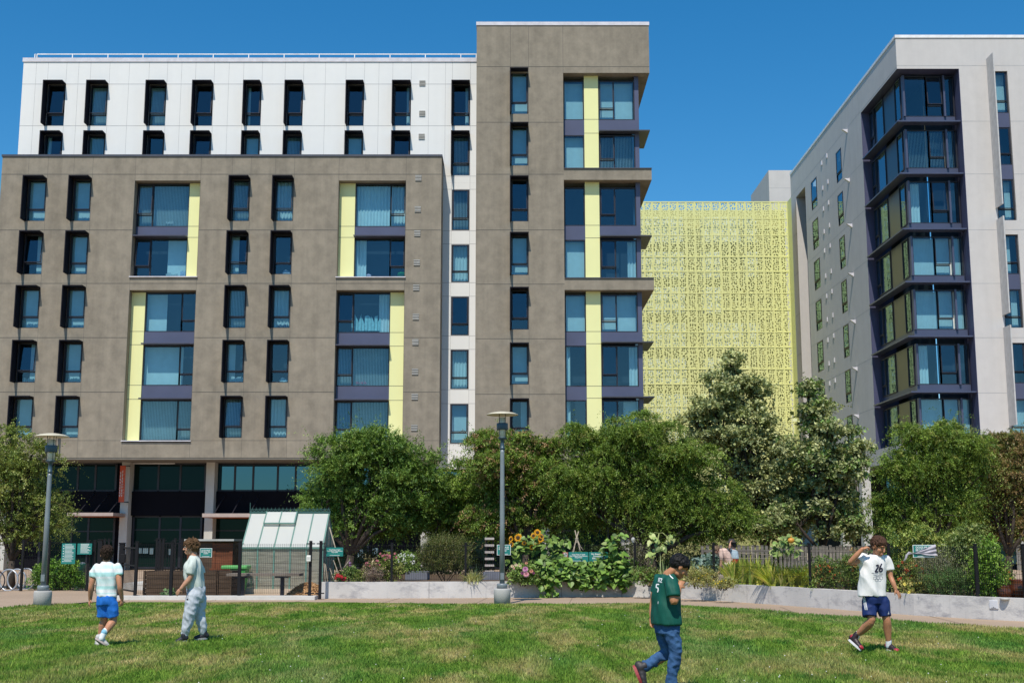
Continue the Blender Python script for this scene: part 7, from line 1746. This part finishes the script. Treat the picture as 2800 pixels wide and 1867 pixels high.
b.limb([J(388, 870, 0), J(394, 970, -.03), J(398, 1055, -.06)], [.104, .103, .098], 18, True); b.limb([J(548, 870, 0), J(568, 960, -.01), J(584, 1050, -.02)], [.100, .096, .086], 18, True)
so_ = remesh(b, 'shorts', fabric('navy_shorts', (.014, .030, .12), .12, .6), t, .010, 3, .013, 8, (1, 1, .7), 9)
bv = bvh_of(so_)
for k, o_ in enumerate((0, 13, 26)): decal(bv, stroke([q(306 + o_ * .9, 806), q(322 + o_, 880), q(338 + o_ * 1.05, 968)], 1.6, 8), wp, so_, 'side_stripe')
decal(bv, stroke([q(618, 1018), q(632, 1016)], 2.2, 3) + stroke([q(624, 1004), q(630, 1004)], 2.2, 2) + stroke([q(627, 992), q(630, 992)], 2.0, 2), wp, so_, 'emblem')
b = Body(); b.limb([J(250, 1262, .11), J(225, 1305, .13)], [.043, .044]); remesh(b, 'sock', M['sock'], t, .008, 2); b = Body(); b.limb([J(628, 1350, .02), J(627, 1415, .03)], [.042, .043]); remesh(b, 'sock', M['sock'], t, .008, 2)
M['blk2'] = plain('black_red_shoe', (.022, .010, .012), .5); M['w_sole'] = plain('white_sole', (.66, .64, .64), .6); M['red_cap'] = plain('red_toe', (.36, .02, .035), .5)
shoe(J(140, 1335, .16), J(285, 1462, .02), (.70, -.30, .62), M['blk2'], M['w_sole'], t, k=1.08, high=.03, toecap=M['red_cap']); shoe(J(600, 1455, .08), J(735, 1498, -.10), (0, -.05, 1), M['blk2'], M['w_sole'], t, k=1.08, high=.03, toecap=M['red_cap'])
# ---------------------------------------------------------------- gardeners behind the fence
J = fig(11.2, 1900, 1460, 36.4); F_, S_ = V3((-1, -.1, 0)), V3((.1, -1, 0))
t = person('gardener in pink top and beige trousers bending down behind the fence', (J(950, 1300).x, 36.4, SZ))
sk = skin_mat('fair_skin', (.56, .31, .21)); hm = plain('light_brown_hair', (.20, .13, .07), .6, 0, .3, 30)
b = Body(); mt5 = b.head(J(652, 478), (-.75, -.15, -.65), (-.6, 0, .8), 1.05, J(760, 500), .05)
b.limb([J(790, 520, -.17), J(800, 680, -.18), J(812, 850, -.18), J(790, 990, -.16), J(750, 1110, -.14)], [.055, .05, .042, .04, .03]); b.hand(J(750, 1110, -.14), J(690, 1210, -.14) - J(750, 1110, -.14), (.6, .2, -.4), 1, 1.0, .5)
b.limb([J(800, 520, .17), J(790, 700, .19), J(760, 860, .18), J(720, 1000, .15), J(700, 1100, .12)], [.055, .05, .042, .04, .03]); b.hand(J(700, 1100, .12), V3((-.4, 0, -1)), (.6, -.2, -.4), -1, 1.0, .5)
b.loft([(J(1010, 900), .15, .12), (J(930, 680), .15, .11), (J(820, 520), .16, .1), (J(750, 490), .07, .06)], S_, V3((-.75, -.1, -.6)))
fz = SZ
b.limb([J(1000, 930, -.08), J(920, 1110, -.09), V3((J(905, 1300).x, 36.31, fz + .06))], [.085, .06, .045]); b.limb([J(1010, 930, .08), J(980, 1110, .09), V3((J(990, 1300).x, 36.49, fz + .06))], [.085, .06, .045])
remesh(b, 'body', sk, t, .009, 2); hair(mt5, 1.05, hm, t, (.02, .01, .008, .03), 41)
b = Body(); b.loft([(J(1040, 870), .165, .14), (J(960, 680), .17, .145), (J(850, 530), .175, .13), (J(785, 490), .12, .09)], S_, V3((-.75, -.1, -.6))); b.limb([J(795, 520, -.16), J(800, 660, -.18), J(806, 760, -.18)], [.07, .068, .06]); b.limb([J(800, 520, .16), J(790, 700, .19)], [.07, .065])
remesh(b, 'shirt', fabric('pink_cotton', (.80, .56, .46), .06), t, .012, 3, .015, 7, (1, 1, .6), 3)
b = Body(); b.loft([(J(1040, 850), .16, .13), (J(1010, 950), .165, .14)], S_, F_); b.limb([J(990, 940, -.08), J(925, 1110, -.09), V3((J(905, 1290).x, 36.31, fz + .09))], [.10, .085, .07]); b.limb([J(1015, 940, .08), J(985, 1110, .09), V3((J(990, 1290).x, 36.49, fz + .09))], [.10, .085, .07])
remesh(b, 'trousers', fabric('beige_cotton', (.62, .54, .44), .08), t, .012, 3, .012, 8, (1, 1, .8), 5)
for dy, x in ((-.09, 905), (.09, 990)): p = V3((J(x, 1300).x, 36.4 + dy, fz + .012)); shoe(p + V3((.09, 0, 0)), p + V3((-.17, 0, 0)), (0, 0, 1), M['shoe_w'], M['grey_sole'], t)
J = fig(11.2, 1900, 1460, 37.5); F_, S_ = V3((-.5, .86, 0)), V3((.86, .5, 0))
t = person('gardener in light blue top and red trousers with a hand at a dark hat', (J(1180, 1300).x, 37.5, SZ))
b = Body(); mt6 = b.head(J(1150, 330), (-.8, .3, -.3), (0, 0, 1), 1.0, J(1165, 470), .045)
b.limb([J(1080, 500, -.1), J(1060, 440, -.2), J(1072, 370, -.22), J(1078, 300, -.16)], [.045, .042, .036, .028]); b.hand(J(1078, 300, -.16), V3((.3, .3, 1)), (1, .3, 0), 1, 1, .6)
b.limb([J(1230, 500, .1), J(1260, 640, .05), J(1230, 760, -.05)], [.045, .04, .028]); b.hand(J(1230, 760, -.05), V3((-.4, -.2, -1)), (-1, 0, 0), 1, 1, .5)
b.loft([(J(1200, 900), .14, .11), (J(1190, 700), .13, .1), (J(1165, 520), .15, .09), (J(1165, 460), .06, .05)], S_, F_)
b.limb([J(1160, 900, 0), J(1090, 1100, -.1), V3((J(1070, 1330).x, 37.35, SZ + .06))], [.085, .065, .045]); b.limb([J(1230, 900, 0), J(1250, 1090, .05), V3((J(1310, 1320).x, 37.55, SZ + .06))], [.085, .065, .045])
remesh(b, 'body', sk, t, .009, 2); hair(mt6, 1.0, plain('dark_hair', (.03, .02, .016), .6), t, (.05, .02, .01, .03), 43)
b = Body(); b.loft([(J(1200, 760), .155, .125), (J(1185, 640), .155, .12), (J(1165, 530), .165, .105), (J(1165, 475), .08, .065)], S_, F_); b.limb([J(1085, 500, -.08), J(1062, 445, -.18)], [.06, .056]); b.limb([J(1230, 510, .09), J(1250, 600, .06)], [.06, .056])
remesh(b, 'shirt', fabric('light_blue_cotton', (.50, .62, .68), .08), t, .012, 3, .012, 8, (1, 1, .6), 6)
b = Body(); b.loft([(J(1200, 740), .15, .12), (J(1200, 900), .165, .14)], S_, F_); b.limb([J(1160, 900, 0), J(1085, 1100, -.1), V3((J(1070, 1310).x, 37.35, SZ + .09))], [.105, .09, .075]); b.limb([J(1230, 900, 0), J(1255, 1090, .05), V3((J(1310, 1310).x, 37.55, SZ + .09))], [.105, .09, .075])
remesh(b, 'trousers', fabric('red_cotton', (.42, .015, .03), .1), t, .012, 3, .012, 8, (1, 1, .7), 8)
m = MB(); p = mt6 @ V3((0, -.01, .09)); m.lathe([(.17, -.02), (.165, .0), (.095, .012), (.085, .08), (.05, .10), (0, .10)], tuple(p), 20); m.build('hat', plain('dark_felt_hat', (.035, .03, .028), .9), t)
for p, d in ((V3((J(1070, 1330).x, 37.35, SZ + .012)), -1), (V3((J(1310, 1320).x, 37.55, SZ + .012)), 1)): shoe(p, p + V3((-.12, .2, 0)), (0, 0, 1), M['blk_shoe'], M['grey_sole'], t)
